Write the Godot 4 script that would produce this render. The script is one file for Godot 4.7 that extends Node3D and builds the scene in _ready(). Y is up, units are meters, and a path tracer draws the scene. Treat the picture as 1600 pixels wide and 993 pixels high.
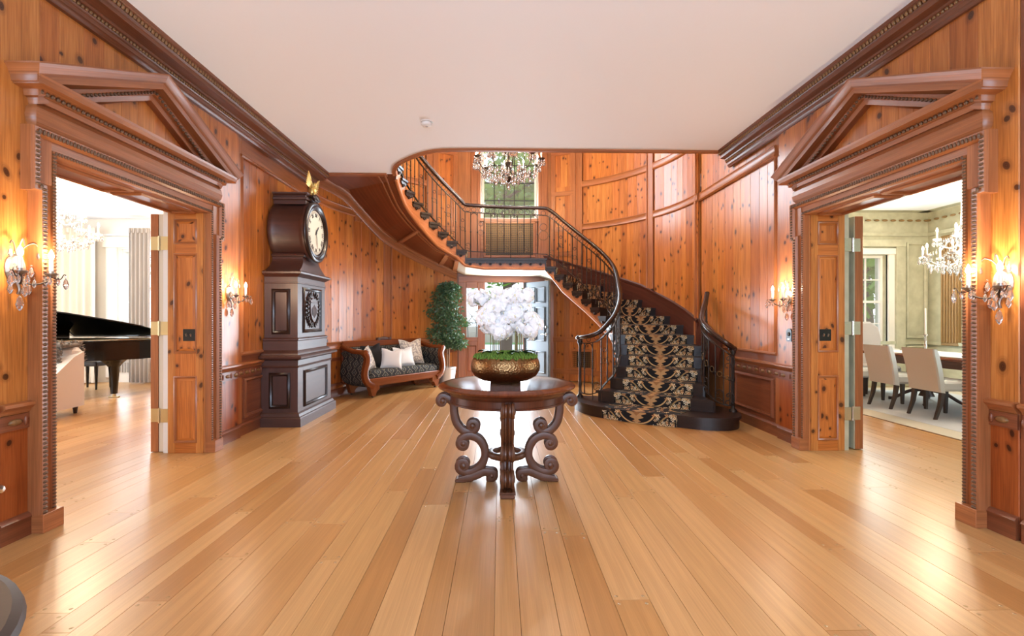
extends Node3D
# A panelled entrance hall with a horseshoe stair. Helpers first, then _ready() builds camera, light, setting, things.
# Plan coordinates: x to the right, d away from the camera, h up; V(x, h, d) is the point.

var rng := RandomNumberGenerator.new()
var used := {}
var MAT := {}

func V(x: float, h: float, d: float) -> Vector3:
	return Vector3(x, h, -d)

class MB:
	var v := PackedVector3Array()
	var n := PackedVector3Array()
	var t := PackedVector2Array()
	func tri(a: Vector3, b: Vector3, c: Vector3, na: Vector3, nb: Vector3, nc: Vector3, ta: Vector2, tb: Vector2, tc: Vector2) -> void:
		# corners run counter-clockwise seen from outside; stored clockwise for Godot
		if (b - a).cross(c - a).dot(na + nb + nc) < 0.0:
			v.append(a); v.append(b); v.append(c)
			n.append(na); n.append(nb); n.append(nc)
			t.append(ta); t.append(tb); t.append(tc)
			return
		v.append(a); v.append(c); v.append(b)
		n.append(na); n.append(nc); n.append(nb)
		t.append(ta); t.append(tc); t.append(tb)
	func quad(a: Vector3, b: Vector3, c: Vector3, d: Vector3, off := Vector2.ZERO, sc := 1.0) -> void:
		var nn := (c - a).cross(d - b).normalized()
		var u := (b - a).length() * sc
		var w := (d - a).length() * sc
		var t0 := off
		var t1 := off + Vector2(u, 0)
		var t2 := off + Vector2(u, w)
		var t3 := off + Vector2(0, w)
		if u > w:
			t1 = off + Vector2(0, u); t2 = off + Vector2(w, u); t3 = off + Vector2(w, 0)
		tri(a, b, c, nn, nn, nn, t0, t1, t2)
		tri(a, c, d, nn, nn, nn, t0, t2, t3)
	func quad2(a: Vector3, b: Vector3, c: Vector3, d: Vector3, t0: Vector2, t1: Vector2, nn: Vector3) -> void:
		tri(a, b, c, nn, nn, nn, t0, Vector2(t1.x, t0.y), t1)
		tri(a, c, d, nn, nn, nn, t0, t1, Vector2(t0.x, t1.y))
	func quadn(a: Vector3, b: Vector3, c: Vector3, d: Vector3, na: Vector3, nb: Vector3, nc: Vector3, nd: Vector3, ta: Vector2, tb: Vector2, tc: Vector2, td: Vector2) -> void:
		tri(a, b, c, na, nb, nc, ta, tb, tc)
		tri(a, c, d, na, nc, nd, ta, tc, td)
	func flat(a: Vector3, b: Vector3, c: Vector3) -> void:
		var nn := (b - a).cross(c - a).normalized()
		tri(a, b, c, nn, nn, nn, Vector2(a.x + a.z, a.y), Vector2(b.x + b.z, b.y), Vector2(c.x + c.z, c.y))
	func box(c: Vector3, s: Vector3, bev := 0.0, bs := Basis(), off := Vector2.ZERO) -> void:
		var h := s * 0.5
		bev = minf(bev, minf(h.x, minf(h.y, h.z)) * 0.9)
		var ax := [Vector3.RIGHT, Vector3.UP, Vector3.BACK]
		for i in 3:
			var j := (i + 1) % 3
			var k := (i + 2) % 3
			for sg: float in [1.0, -1.0]:
				var o: Vector3 = ax[i] * h[i] * sg
				var p: Vector3 = ax[j] * (h[j] - bev) * sg
				var q: Vector3 = ax[k] * (h[k] - bev)
				quad(c + bs * (o - p - q), c + bs * (o + p - q), c + bs * (o + p + q), c + bs * (o - p + q), off)
		if bev <= 0.0:
			return
		for i in 3:
			var j := (i + 1) % 3
			var k := (i + 2) % 3
			for sj: float in [1.0, -1.0]:
				for sk: float in [1.0, -1.0]:
					var a: Vector3 = ax[j] * h[j] * sj + ax[k] * (h[k] - bev) * sk
					var b: Vector3 = ax[j] * (h[j] - bev) * sj + ax[k] * h[k] * sk
					var e: Vector3 = ax[i] * (h[i] - bev)
					if sj * sk > 0.0:
						quad(c + bs * (a - e), c + bs * (b - e) , c + bs * (b + e), c + bs * (a + e), off)
						fixlast(c)
					else:
						quad(c + bs * (b - e), c + bs * (a - e), c + bs * (a + e), c + bs * (b + e), off)
						fixlast(c)
		for sx: float in [1.0, -1.0]:
			for sy: float in [1.0, -1.0]:
				for sz: float in [1.0, -1.0]:
					var a := Vector3(h.x * sx, (h.y - bev) * sy, (h.z - bev) * sz)
					var b := Vector3((h.x - bev) * sx, h.y * sy, (h.z - bev) * sz)
					var e := Vector3((h.x - bev) * sx, (h.y - bev) * sy, h.z * sz)
					flat(c + bs * a, c + bs * b, c + bs * e) if sx * sy * sz > 0 else flat(c + bs * a, c + bs * e, c + bs * b)
	func fixlast(c: Vector3) -> void:
		# turn the last quad outwards from c when it faces in
		var s := v.size()
		if n[s - 1].dot((v[s - 1] + v[s - 5]) * 0.5 - c) < 0.0:
			for k in [s - 6, s - 3]:
				var a := v[k + 1]; v[k + 1] = v[k + 2]; v[k + 2] = a
				var b := t[k + 1]; t[k + 1] = t[k + 2]; t[k + 2] = b
			for k in range(s - 6, s):
				n[k] = -n[k]
	func lathe(prof: Array, segs: int, at := Vector3.ZERO, bs := Basis(), a0 := 0.0, a1 := TAU, crease := 0.6) -> void:
		# prof: Vector2(radius, height) from bottom to top gives outward normals
		var m := prof.size()
		var sn: Array[Vector2] = []
		for j in m - 1:
			var e: Vector2 = prof[j + 1] - prof[j]
			sn.append(Vector2(e.y, -e.x).normalized())
		var len := 0.0
		for j in m - 1:
			var n0: Vector2 = sn[j]
			var n1: Vector2 = sn[j]
			if j > 0 and sn[j].dot(sn[j - 1]) > crease:
				n0 = (sn[j] + sn[j - 1]).normalized()
			if j < m - 2 and sn[j].dot(sn[j + 1]) > crease:
				n1 = (sn[j] + sn[j + 1]).normalized()
			var p: Vector2 = prof[j]
			var q: Vector2 = prof[j + 1]
			var l2: float = len + (q - p).length()
			for i in segs:
				var f0 := a0 + (a1 - a0) * i / segs
				var f1 := a0 + (a1 - a0) * (i + 1) / segs
				var c0 := Vector3(cos(f0), 0, -sin(f0))
				var c1 := Vector3(cos(f1), 0, -sin(f1))
				var y := Vector3.UP
				quadn(at + bs * (c0 * p.x + y * p.y), at + bs * (c1 * p.x + y * p.y), at + bs * (c1 * q.x + y * q.y), at + bs * (c0 * q.x + y * q.y),
					bs * (c0 * n0.x + y * n0.y), bs * (c1 * n0.x + y * n0.y), bs * (c1 * n1.x + y * n1.y), bs * (c0 * n1.x + y * n1.y),
					Vector2(f0 * 0.3, len), Vector2(f1 * 0.3, len), Vector2(f1 * 0.3, l2), Vector2(f0 * 0.3, l2))
			len = l2
	func ball(c: Vector3, r: Vector3, segs := 8, rings := 6, bs := Basis()) -> void:
		for j in rings:
			var b0 := -PI / 2 + PI * j / rings
			var b1 := -PI / 2 + PI * (j + 1) / rings
			for i in segs:
				var f0 := TAU * i / segs
				var f1 := TAU * (i + 1) / segs
				var d := [Vector3(cos(b0) * cos(f0), sin(b0), -cos(b0) * sin(f0)), Vector3(cos(b0) * cos(f1), sin(b0), -cos(b0) * sin(f1)), Vector3(cos(b1) * cos(f1), sin(b1), -cos(b1) * sin(f1)), Vector3(cos(b1) * cos(f0), sin(b1), -cos(b1) * sin(f0))]
				var p := []
				var nn := []
				for e: Vector3 in d:
					p.append(c + bs * (e * r)); nn.append((bs * (e / r)).normalized())
				if j > 0:
					tri(p[0], p[1], p[2], nn[0], nn[1], nn[2], Vector2(f0, b0) * 0.1, Vector2(f1, b0) * 0.1, Vector2(f1, b1) * 0.1)
				if j < rings - 1:
					tri(p[0], p[2], p[3], nn[0], nn[2], nn[3], Vector2(f0, b0) * 0.1, Vector2(f1, b1) * 0.1, Vector2(f0, b1) * 0.1)
				elif j == 0:
					tri(p[0], p[2], p[3], nn[0], nn[2], nn[3], Vector2.ZERO, Vector2.ZERO, Vector2.ZERO)
	func sweep(path: Array, xs: Array, ys: Array, prof: Array, shut := false, caps := true, loop := false, crease := 0.75, sharp := 0.9) -> void:
		# profile point p lies at path + xs*p.x + ys*p.y; the profile runs counter-clockwise seen against the way of the path
		var m := prof.size()
		var cnt := m if shut else m - 1
		var sn: Array[Vector2] = []
		for j in cnt:
			var e: Vector2 = prof[(j + 1) % m] - prof[j]
			sn.append(Vector2(e.y, -e.x).normalized())
		var segs := path.size() if loop else path.size() - 1
		var run := 0.0
		for i in segs:
			var i2 := (i + 1) % path.size()
			var a: Vector3 = path[i]
			var b: Vector3 = path[i2]
			var l := (b - a).length()
			var acc := 0.0
			for j in cnt:
				var p: Vector2 = prof[j]
				var q: Vector2 = prof[(j + 1) % m]
				var n0 := sn[j]
				var n1 := sn[j]
				var jp := (j - 1 + cnt) % cnt
				var jn := (j + 1) % cnt
				if (shut or j > 0) and sn[j].dot(sn[jp]) > crease:
					n0 = (sn[j] + sn[jp]).normalized()
				if (shut or j < cnt - 1) and sn[j].dot(sn[jn]) > crease:
					n1 = (sn[j] + sn[jn]).normalized()
				var A0: Vector3 = a + xs[i] * p.x + ys[i] * p.y
				var A1: Vector3 = a + xs[i] * q.x + ys[i] * q.y
				var B0: Vector3 = b + xs[i2] * p.x + ys[i2] * p.y
				var B1: Vector3 = b + xs[i2] * q.x + ys[i2] * q.y
				var na0: Vector3 = (xs[i] * n0.x + ys[i] * n0.y).normalized()
				var na1: Vector3 = (xs[i] * n1.x + ys[i] * n1.y).normalized()
				var nb0: Vector3 = (xs[i2] * n0.x + ys[i2] * n0.y).normalized()
				var nb1: Vector3 = (xs[i2] * n1.x + ys[i2] * n1.y).normalized()
				var fn := (B0 - A0).cross(A1 - B0)
				if fn.length() < 1e-12:
					fn = (B1 - A0).cross(A1 - A0)
				fn = fn.normalized()
				if na0.dot(fn) < 0.0:
					na0 = -na0; na1 = -na1; nb0 = -nb0; nb1 = -nb1
				if na0.dot(fn) < sharp and na0.dot(nb0) < 0.97:
					na0 = fn; na1 = fn; nb0 = fn; nb1 = fn
				var l2 := acc + (q - p).length()
				quadn(A0, B0, B1, A1, na0, nb0, nb1, na1, Vector2(acc, run), Vector2(acc, run + l), Vector2(l2, run + l), Vector2(l2, run))
				acc = l2
			run += l
		if caps and not loop and shut:
			var poly := PackedVector2Array(prof)
			var ix := Geometry2D.triangulate_polygon(poly)
			for e in [0, path.size() - 1]:
				for k in range(0, ix.size(), 3):
					var w := []
					for q in 3:
						var pp := poly[ix[k + q]]
						w.append(path[e] + xs[e] * pp.x + ys[e] * pp.y)
					var out: Vector3 = (path[0] - path[1]) if e == 0 else (path[e] - path[e - 1])
					if (w[1] - w[0]).cross(w[2] - w[0]).dot(out) > 0.0:
						flat(w[0], w[1], w[2])
					else:
						flat(w[0], w[2], w[1])
	func tube(path: Array, r, segs := 6, loop := false) -> void:
		# a round bar; r is a number or one radius per point
		var xs := []
		var ys := []
		var up := Vector3.UP
		var m := path.size()
		for i in m:
			var tg: Vector3
			if loop:
				tg = path[(i + 1) % m] - path[(i - 1 + m) % m]
			else:
				tg = path[mini(i + 1, m - 1)] - path[maxi(i - 1, 0)]
			tg = tg.normalized()
			if i == 0:
				up = Vector3.UP if absf(tg.y) < 0.9 else Vector3.RIGHT
			var x := tg.cross(up).normalized()
			up = x.cross(tg).normalized()
			var rr: float = r[i] if r is Array else r
			xs.append(x * rr); ys.append(up * rr)
		var prof := []
		for k in segs:
			prof.append(Vector2(cos(TAU * k / segs), sin(TAU * k / segs)))
		sweep(path, xs, ys, prof, true, true, loop, -1.0, 0.3)
	func prism(poly: PackedVector2Array, depth: float, xf: Transform3D, bev := 0.0) -> void:
		# outline in x, y, extruded from z = 0 to z = depth; bev draws the front rim in
		if Geometry2D.is_polygon_clockwise(poly):
			poly.reverse()
		var front := poly
		if bev > 0.0:
			var offs := Geometry2D.offset_polygon(poly, -bev)
			if offs.size() == 1 and offs[0].size() == poly.size():
				var best := 0
				for k in poly.size():
					if offs[0][k].distance_to(poly[0]) < offs[0][best].distance_to(poly[0]):
						best = k
				front = PackedVector2Array()
				for k in poly.size():
					front.append(offs[0][(k + best) % poly.size()])
		var ix := Geometry2D.triangulate_polygon(front)
		for k in range(0, ix.size(), 3):
			var a := front[ix[k]]; var b := front[ix[k + 1]]; var c := front[ix[k + 2]]
			if (b - a).cross(c - a) < 0.0:
				var s := b; b = c; c = s
			flatxy(xf * Vector3(a.x, a.y, depth), xf * Vector3(b.x, b.y, depth), xf * Vector3(c.x, c.y, depth), a, b, c)
		ix = Geometry2D.triangulate_polygon(poly)
		for k in range(0, ix.size(), 3):
			var a := poly[ix[k]]; var b := poly[ix[k + 1]]; var c := poly[ix[k + 2]]
			if (b - a).cross(c - a) < 0.0:
				var s := b; b = c; c = s
			flatxy(xf * Vector3(a.x, a.y, 0), xf * Vector3(c.x, c.y, 0), xf * Vector3(b.x, b.y, 0), a, c, b)
		var zf := depth - (bev if front != poly else 0.0)
		for k in poly.size():
			var a := poly[k]
			var b := poly[(k + 1) % poly.size()]
			quad(xf * Vector3(a.x, a.y, 0), xf * Vector3(b.x, b.y, 0), xf * Vector3(b.x, b.y, zf), xf * Vector3(a.x, a.y, zf))
			if front != poly:
				var c := front[k]
				var d := front[(k + 1) % poly.size()]
				quad(xf * Vector3(a.x, a.y, zf), xf * Vector3(b.x, b.y, zf), xf * Vector3(d.x, d.y, depth), xf * Vector3(c.x, c.y, depth))
	func flatxy(a: Vector3, b: Vector3, c: Vector3, ta: Vector2, tb: Vector2, tc: Vector2) -> void:
		var nn := (b - a).cross(c - a).normalized()
		tri(a, b, c, nn, nn, nn, ta, tb, tc)
	func mesh() -> ArrayMesh:
		var arr := []
		arr.resize(Mesh.ARRAY_MAX)
		arr[Mesh.ARRAY_VERTEX] = v
		arr[Mesh.ARRAY_NORMAL] = n
		arr[Mesh.ARRAY_TEX_UV] = t
		var am := ArrayMesh.new()
		am.add_surface_from_arrays(Mesh.PRIMITIVE_TRIANGLES, arr)
		return am

# ---------- naming ----------
func numbered(called: String) -> String:
	if not used.has(called):
		used[called] = 0
		return called
	used[called] += 1
	return "%s_%03d" % [called, used[called]]

func tag(o: Node3D, label := "", category := "", group := "", kind := "") -> Node3D:
	if label: o.set_meta("label", label)
	if category: o.set_meta("category", category)
	if group: o.set_meta("group", group)
	if kind: o.set_meta("kind", kind)
	return o

func thing(called: String, label := "", category := "", group := "", kind := "") -> Node3D:
	var o := Node3D.new()
	o.name = numbered(called)
	add_child(o)
	return tag(o, label, category, group, kind)

func put(called: String, what, mat: Material, parent: Node = null) -> MeshInstance3D:
	var o := MeshInstance3D.new()
	o.mesh = what.mesh() if what is MB else what
	o.material_override = mat
	if parent == null:
		o.name = numbered(called)
		add_child(o)
	else:
		var c := 0
		var key := "%d/%s" % [parent.get_instance_id(), called]
		if used.has(key):
			c = used[key] + 1
		used[key] = c
		o.name = called if c == 0 else "%s_%03d" % [called, c]
		parent.add_child(o, true)
	return o

func struct(called: String, what, mat: Material) -> MeshInstance3D:
	var o := put(called, what, mat)
	o.set_meta("kind", "structure")
	return o

func stuff(called: String, what, mat: Material, parent: Node = null) -> MeshInstance3D:
	var o := put(called, what, mat, parent)
	o.set_meta("kind", "stuff")
	return o

func copies(called: String, m: Mesh, mat: Material, where: Array, parent: Node = null) -> MultiMeshInstance3D:
	var mm := MultiMesh.new()
	mm.transform_format = MultiMesh.TRANSFORM_3D
	mm.mesh = m
	mm.instance_count = where.size()
	for i in where.size():
		mm.set_instance_transform(i, where[i])
	var o := MultiMeshInstance3D.new()
	o.multimesh = mm
	o.material_override = mat
	o.name = numbered(called) if parent == null else called
	(self if parent == null else parent).add_child(o, true)
	o.set_meta("kind", "stuff")
	return o

func smooth(pts: Array, per := 6, loop := false) -> Array:
	# Catmull-Rom through the points
	var out := []
	var m := pts.size()
	var segs := m if loop else m - 1
	for i in segs:
		var p0 = pts[(i - 1 + m) % m] if loop or i > 0 else pts[0]
		var p1 = pts[i]
		var p2 = pts[(i + 1) % m]
		var p3 = pts[(i + 2) % m] if loop or i < m - 2 else pts[m - 1]
		for k in per:
			var t := float(k) / per
			out.append(0.5 * ((2.0 * p1) + (p2 - p0) * t + (2.0 * p0 - 5.0 * p1 + 4.0 * p2 - p3) * t * t + (3.0 * p1 - p0 - 3.0 * p2 + p3) * t * t * t))
	if not loop:
		out.append(pts[m - 1])
	return out

func planpath(pts: Array, up := Vector3.UP, loop := false, flip := false) -> Array:
	# [path, xs, ys] for a moulding along points: x = to the left of travel (mitred), y = up
	var m := pts.size()
	var xs := []
	var ys := []
	for i in m:
		var a: Vector3 = pts[(i - 1 + m) % m] if loop or i > 0 else pts[0]
		var c: Vector3 = pts[(i + 1) % m] if loop or i < m - 1 else pts[m - 1]
		var b: Vector3 = pts[i]
		var t0 := (b - a).normalized() if (b - a).length() > 1e-6 else (c - b).normalized()
		var t1 := (c - b).normalized() if (c - b).length() > 1e-6 else t0
		var n0 := up.cross(t0).normalized()
		var n1 := up.cross(t1).normalized()
		var s := n0 + n1
		s = s / maxf(s.dot(n0), 0.2)
		xs.append(-s if flip else s)
		ys.append(up)
	return [pts, xs, ys]

func spiral(c: Vector2, r0: float, r1: float, a0: float, turns: float, n := 14) -> Array:
	var out := []
	for i in n + 1:
		var f := float(i) / n
		var r := lerpf(r0, r1, f)
		var a := a0 + turns * TAU * f
		out.append(c + Vector2(cos(a), sin(a)) * r)
	return out

# ---------- textures and materials ----------
func noise(freq: float, w: int, h: int, sd: int, kind := FastNoiseLite.TYPE_SIMPLEX_SMOOTH, oct := 3) -> Image:
	var fn := FastNoiseLite.new()
	fn.seed = sd
	fn.frequency = freq
	fn.noise_type = kind
	fn.fractal_octaves = oct
	return fn.get_seamless_image(w, h)

func grain_image(w: int, h: int, sd: int, c0: Color, c1: Color, c2: Color, knots: int) -> Image:
	# long streaks along v; knots bend the streaks round them
	var broad := noise(0.012, w, h / 16, sd)
	broad.resize(w, h, Image.INTERPOLATE_CUBIC)
	var fine := noise(0.09, w, h / 32, sd + 1)
	fine.resize(w, h, Image.INTERPOLATE_CUBIC)
	broad.convert(Image.FORMAT_L8); fine.convert(Image.FORMAT_L8)
	var A := broad.get_data()
	var B := fine.get_data()
	var out := PackedByteArray()
	out.resize(w * h * 3)
	var lut := PackedByteArray()
	for i in 512:
		var f := i / 511.0
		var c := c0.lerp(c1, f * 2.0) if f < 0.5 else c1.lerp(c2, f * 2.0 - 1.0)
		lut.append(int(c.r * 255)); lut.append(int(c.g * 255)); lut.append(int(c.b * 255))
	for i in w * h:
		var k := A[i] + B[i]
		var ring := (A[i] * 5) % 256
		k = clampi(k + (absi(ring - 128) - 64) / 3, 0, 511) * 3
		out[i * 3] = lut[k]; out[i * 3 + 1] = lut[k + 1]; out[i * 3 + 2] = lut[k + 2]
	var im := Image.create_from_data(w, h, false, Image.FORMAT_RGB8, out)
	var r := RandomNumberGenerator.new()
	r.seed = sd
	for q in knots:
		var cx := r.randi_range(0, w - 1)
		var cy := r.randi_range(0, h - 1)
		var rx := r.randf_range(8.0, 19.0) * w / 1024.0
		var ry := rx * r.randf_range(1.0, 1.9)
		var tilt := r.randf_range(-0.5, 0.5)
		var R := int(ry * 2.6)
		var ca := cos(tilt); var sa := sin(tilt)
		for yy in range(-R, R + 1):
			for xx in range(-R, R + 1):
				var e := (Vector2(xx * ca + yy * sa, -xx * sa + yy * ca) / Vector2(rx, ry)).length()
				if e > 2.2:
					continue
				var px := posmod(cx + xx, w); var py := posmod(cy + yy, h)
				var base := im.get_pixel(px, py)
				var dark := Color(0.20, 0.085, 0.04)
				var ringy := 0.5 + 0.5 * sin(e * 14.0)
				var f := 0.0
				if e < 0.75:
					f = 0.88 - 0.2 * ringy
				elif e < 1.0:
					f = lerpf(0.8, 0.35, (e - 0.75) * 4.0)
				else:
					f = maxf(0.0, 0.33 * (2.2 - e) / 1.2) * (0.55 + 0.45 * ringy)
				im.set_pixel(px, py, base.lerp(dark, f))
	return im

func tex(im: Image) -> ImageTexture:
	return ImageTexture.create_from_image(im)

func mat(called: String, c: Color, rough := 0.5, metal := 0.0, t: Texture2D = null, sc := Vector3.ONE) -> StandardMaterial3D:
	var m := StandardMaterial3D.new()
	m.resource_name = called
	m.albedo_color = c
	m.roughness = rough
	m.metallic = metal
	if t:
		m.albedo_texture = t
		m.uv1_scale = sc
	MAT[called] = m
	return m

func glow(called: String, c: Color, e: float) -> StandardMaterial3D:
	var m := mat(called, c, 0.4)
	m.emission_enabled = true
	m.emission = c
	m.emission_energy_multiplier = e
	return m

func c8(r: int, g: int, b: int) -> Color:
	return Color(r / 255.0, g / 255.0, b / 255.0)

func make_materials() -> void:
	var pine := tex(grain_image(1024, 2048, 7, c8(146, 84, 37), c8(192, 120, 57), c8(217, 150, 84), 44))
	var grain := tex(grain_image(512, 1024, 21, Color(0.70, 0.68, 0.66), Color(0.86, 0.85, 0.84), Color(1, 1, 1), 0))
	var fgrain := tex(grain_image(512, 1024, 44, Color(0.86, 0.85, 0.83), Color(0.93, 0.925, 0.92), Color(1, 1, 1), 0))
	var pk := Vector3(1 / 1.15, 1 / 2.3, 1)
	var gk := Vector3(1 / 0.5, 1 / 1.4, 1)
	var tints := [c8(255, 255, 255), c8(238, 228, 222), c8(255, 244, 226), c8(226, 208, 198), c8(248, 236, 238)]
	for i in 5:
		mat("pine_board_%d" % i, tints[i], 0.3, 0, pine, pk)
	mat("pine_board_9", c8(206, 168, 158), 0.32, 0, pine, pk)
	mat("pine_clean", c8(200, 130, 76), 0.32, 0, grain, gk)
	mat("pine_trim", c8(184, 114, 68), 0.34, 0, grain, gk)
	mat("pine_rail", c8(188, 116, 66), 0.32, 0, grain, gk)
	mat("pine_dado", c8(146, 84, 54), 0.34, 0, grain, gk)
	mat("jamb_pine", c8(255, 236, 214), 0.36, 0, pine, pk)
	mat("crown_wood", c8(136, 82, 54), 0.36, 0, grain, gk)
	mat("carved", c8(112, 78, 50), 0.42, 0, grain, gk)
	mat("carved_gold", c8(150, 108, 64), 0.4, 0, grain, gk)
	mat("soffit_wood", c8(138, 74, 44), 0.36, 0, grain, gk)
	mat("stringer_wood", c8(204, 130, 80), 0.4, 0, grain, gk)
	var oaks := [c8(207, 157, 100), c8(199, 147, 89), c8(214, 166, 110), c8(191, 138, 82), c8(209, 161, 104), c8(203, 151, 94)]
	for i in 6:
		var o := mat("oak_plank_%d" % i, oaks[i], 0.3, 0, fgrain, Vector3(1 / 0.35, 1 / 1.8, 1))
		o.metallic_specular = 0.4
	mat("floor_gap", c8(146, 100, 58), 0.6)
	mat("oak_pale", c8(214, 178, 128), 0.26, 0, grain, gk)
	mat("mahogany", c8(80, 44, 33), 0.44, 0, grain, gk)
	MAT.mahogany.metallic_specular = 0.65
	mat("mahogany_dark", c8(48, 30, 25), 0.3, 0, grain, gk)
	mat("stair_dark", c8(42, 27, 22), 0.38, 0, grain, gk)
	mat("drum_wood", c8(52, 32, 26), 0.5, 0, grain, gk)
	mat("stair_skirt", c8(92, 46, 32), 0.32, 0, grain, gk)
	mat("table_wood", c8(124, 64, 36), 0.16, 0, grain, gk)
	mat("table_apron", c8(98, 52, 32), 0.3, 0, grain, gk)
	mat("table_leg", c8(108, 64, 38), 0.4, 0, grain, gk)
	mat("sofa_wood", c8(140, 72, 34), 0.26, 0, grain, gk)
	mat("rail_wood", c8(58, 36, 28), 0.22, 0, grain, gk)
	mat("iron", c8(58, 48, 42), 0.42, 0.7)
	mat("iron_gilt", c8(104, 82, 54), 0.4, 0.75)
	mat("plaster", c8(247, 250, 254), 0.7)
	mat("white_paint", c8(236, 233, 226), 0.45)
	mat("cream_paint", c8(222, 212, 192), 0.5)
	mat("grey_door", c8(72, 83, 92), 0.5)
	mat("black_plastic", c8(24, 22, 22), 0.3)
	mat("brass", c8(222, 202, 156), 0.3, 1.0)
	mat("nickel", c8(214, 210, 204), 0.22, 1.0)
	mat("pewter", c8(150, 142, 134), 0.32, 0.9)
	mat("gilt", c8(226, 196, 120), 0.34, 0.8)
	mat("candle_white", c8(244, 238, 226), 0.5)
	mat("dial_white", c8(232, 224, 204), 0.45)
	mat("ink", c8(40, 34, 30), 0.5)
	mat("moss", c8(92, 122, 40), 0.9)
	mat("leaf_dark", c8(38, 66, 34), 0.4)
	mat("stem_green", c8(126, 122, 70), 0.5)
	mat("stake_brown", c8(120, 92, 58), 0.6)
	var pet := mat("petal", c8(255, 254, 254), 0.5)
	pet.backlight_enabled = true
	pet.backlight = Color(0.7, 0.7, 0.7)
	mat("petal_lip", c8(238, 230, 190), 0.5)
	var fl := mat("ficus_leaf", c8(66, 96, 66), 0.45)
	fl.backlight_enabled = true
	fl.backlight = Color(0.2, 0.3, 0.15)
	mat("ficus_bark", c8(150, 128, 106), 0.8)
	mat("white_pot", c8(228, 224, 218), 0.5)
	mat("piano_black", c8(12, 12, 13), 0.06)
	mat("ivory", c8(240, 236, 226), 0.3)
	mat("chair_linen", c8(206, 206, 200), 0.85)
	mat("white_linen", c8(232, 232, 230), 0.85)
	mat("dark_leg", c8(66, 50, 40), 0.4)
	mat("fur", c8(130, 126, 122), 0.95)
	mat("drape_white", c8(234, 228, 216), 0.8)
	mat("drape_grey", c8(176, 172, 170), 0.8)
	mat("smoke_white", c8(236, 234, 230), 0.5)
	mat("glare_pale", c8(236, 232, 224), 0.9)  # whitened ground colour, stands in for overexposed daylight
	mat("grass", c8(96, 128, 60), 0.9)
	var tl := mat("tree_leaf", c8(98, 132, 52), 0.6)
	tl.backlight_enabled = true
	tl.backlight = Color(0.5, 0.6, 0.2)
	mat("tree_bark", c8(110, 92, 76), 0.9)
	var gi := noise(0.02, 256, 256, 5)
	gi.convert(Image.FORMAT_RGB8)
	for y in 256:
		for x in 256:
			gi.set_pixel(x, y, c8(172, 172, 148).lerp(c8(196, 197, 174), gi.get_pixel(x, y).r))
	mat("glazed_green", Color.WHITE, 0.45, 0, tex(gi), Vector3(0.8, 0.8, 0.8))
	mat("glazed_brown", c8(190, 150, 110), 0.5, 0, tex(gi), Vector3(0.8, 0.8, 0.8))
	var g := mat("pane_glass", Color(1, 1, 1, 0.06), 0.02)
	g.transparency = BaseMaterial3D.TRANSPARENCY_ALPHA
	var cr := mat("crystal", Color(1, 1, 1, 0.05), 0.02)
	cr.refraction_enabled = true
	cr.refraction_scale = 0.05
	var clear := mat("clear_glass", Color(1, 1, 1, 0.25), 0.04)
	clear.transparency = BaseMaterial3D.TRANSPARENCY_ALPHA
	glow("bulb_glow", Color(1.0, 0.92, 0.8), 14.0)
	# hammered copper
	var hm := noise(0.055, 256, 256, 9, FastNoiseLite.TYPE_CELLULAR, 1)
	var cu := mat("hammered_copper", c8(138, 106, 70), 0.36, 1.0)
	hm.convert(Image.FORMAT_RGB8)
	hm.bump_map_to_normal_map(3.0)
	cu.normal_enabled = true
	cu.normal_texture = tex(hm)
	cu.normal_scale = 1.6
	cu.uv1_triplanar = true
	cu.uv1_scale = Vector3(5, 5, 5)
	# sofa lattice
	var si := Image.create(128, 128, false, Image.FORMAT_RGB8)
	for y in 128:
		for x in 128:
			var u := fposmod(x / 64.0, 1.0) - 0.5
			var w := fposmod(y / 64.0 + (0.5 if x >= 64 else 0.0), 1.0) - 0.5
			var dd := absf(u) * 1.0 + absf(w)
			var c := c8(34, 33, 33)
			if absf(dd - 0.44) < 0.05:
				c = c8(132, 124, 104)
			elif dd < 0.2:
				c = c8(86, 86, 80)
			elif absf(dd - 0.31) < 0.03:
				c = c8(20, 20, 21)
			si.set_pixel(x, y, c)
	var sf := mat("sofa_fabric", Color.WHITE, 0.85, 0, tex(si), Vector3(3.6, 3.6, 3.6))
	sf.uv1_triplanar = true
	mat("black_velvet", c8(20, 19, 20), 0.9)
	# toile cushion
	var ti := noise(0.03, 256, 256, 31, FastNoiseLite.TYPE_SIMPLEX_SMOOTH, 4)
	ti.convert(Image.FORMAT_RGB8)
	for y in 256:
		for x in 256:
			var k := ti.get_pixel(x, y).r
			var c := c8(222, 214, 202)
			if k > 0.52:
				c = c8(138, 130, 126).lerp(c8(190, 182, 174), absf(sin(k * 60.0)))
			ti.set_pixel(x, y, c)
	mat("toile", Color.WHITE, 0.85, 0, tex(ti), Vector3(2.2, 2.2, 2.2))
	mat("rug_border", c8(196, 186, 166), 0.95)
	mat("rug_field", c8(190, 192, 194), 0.95)
	mat("carpet_floral", Color.WHITE, 0.95, 0, tex(carpet_image()))

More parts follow.
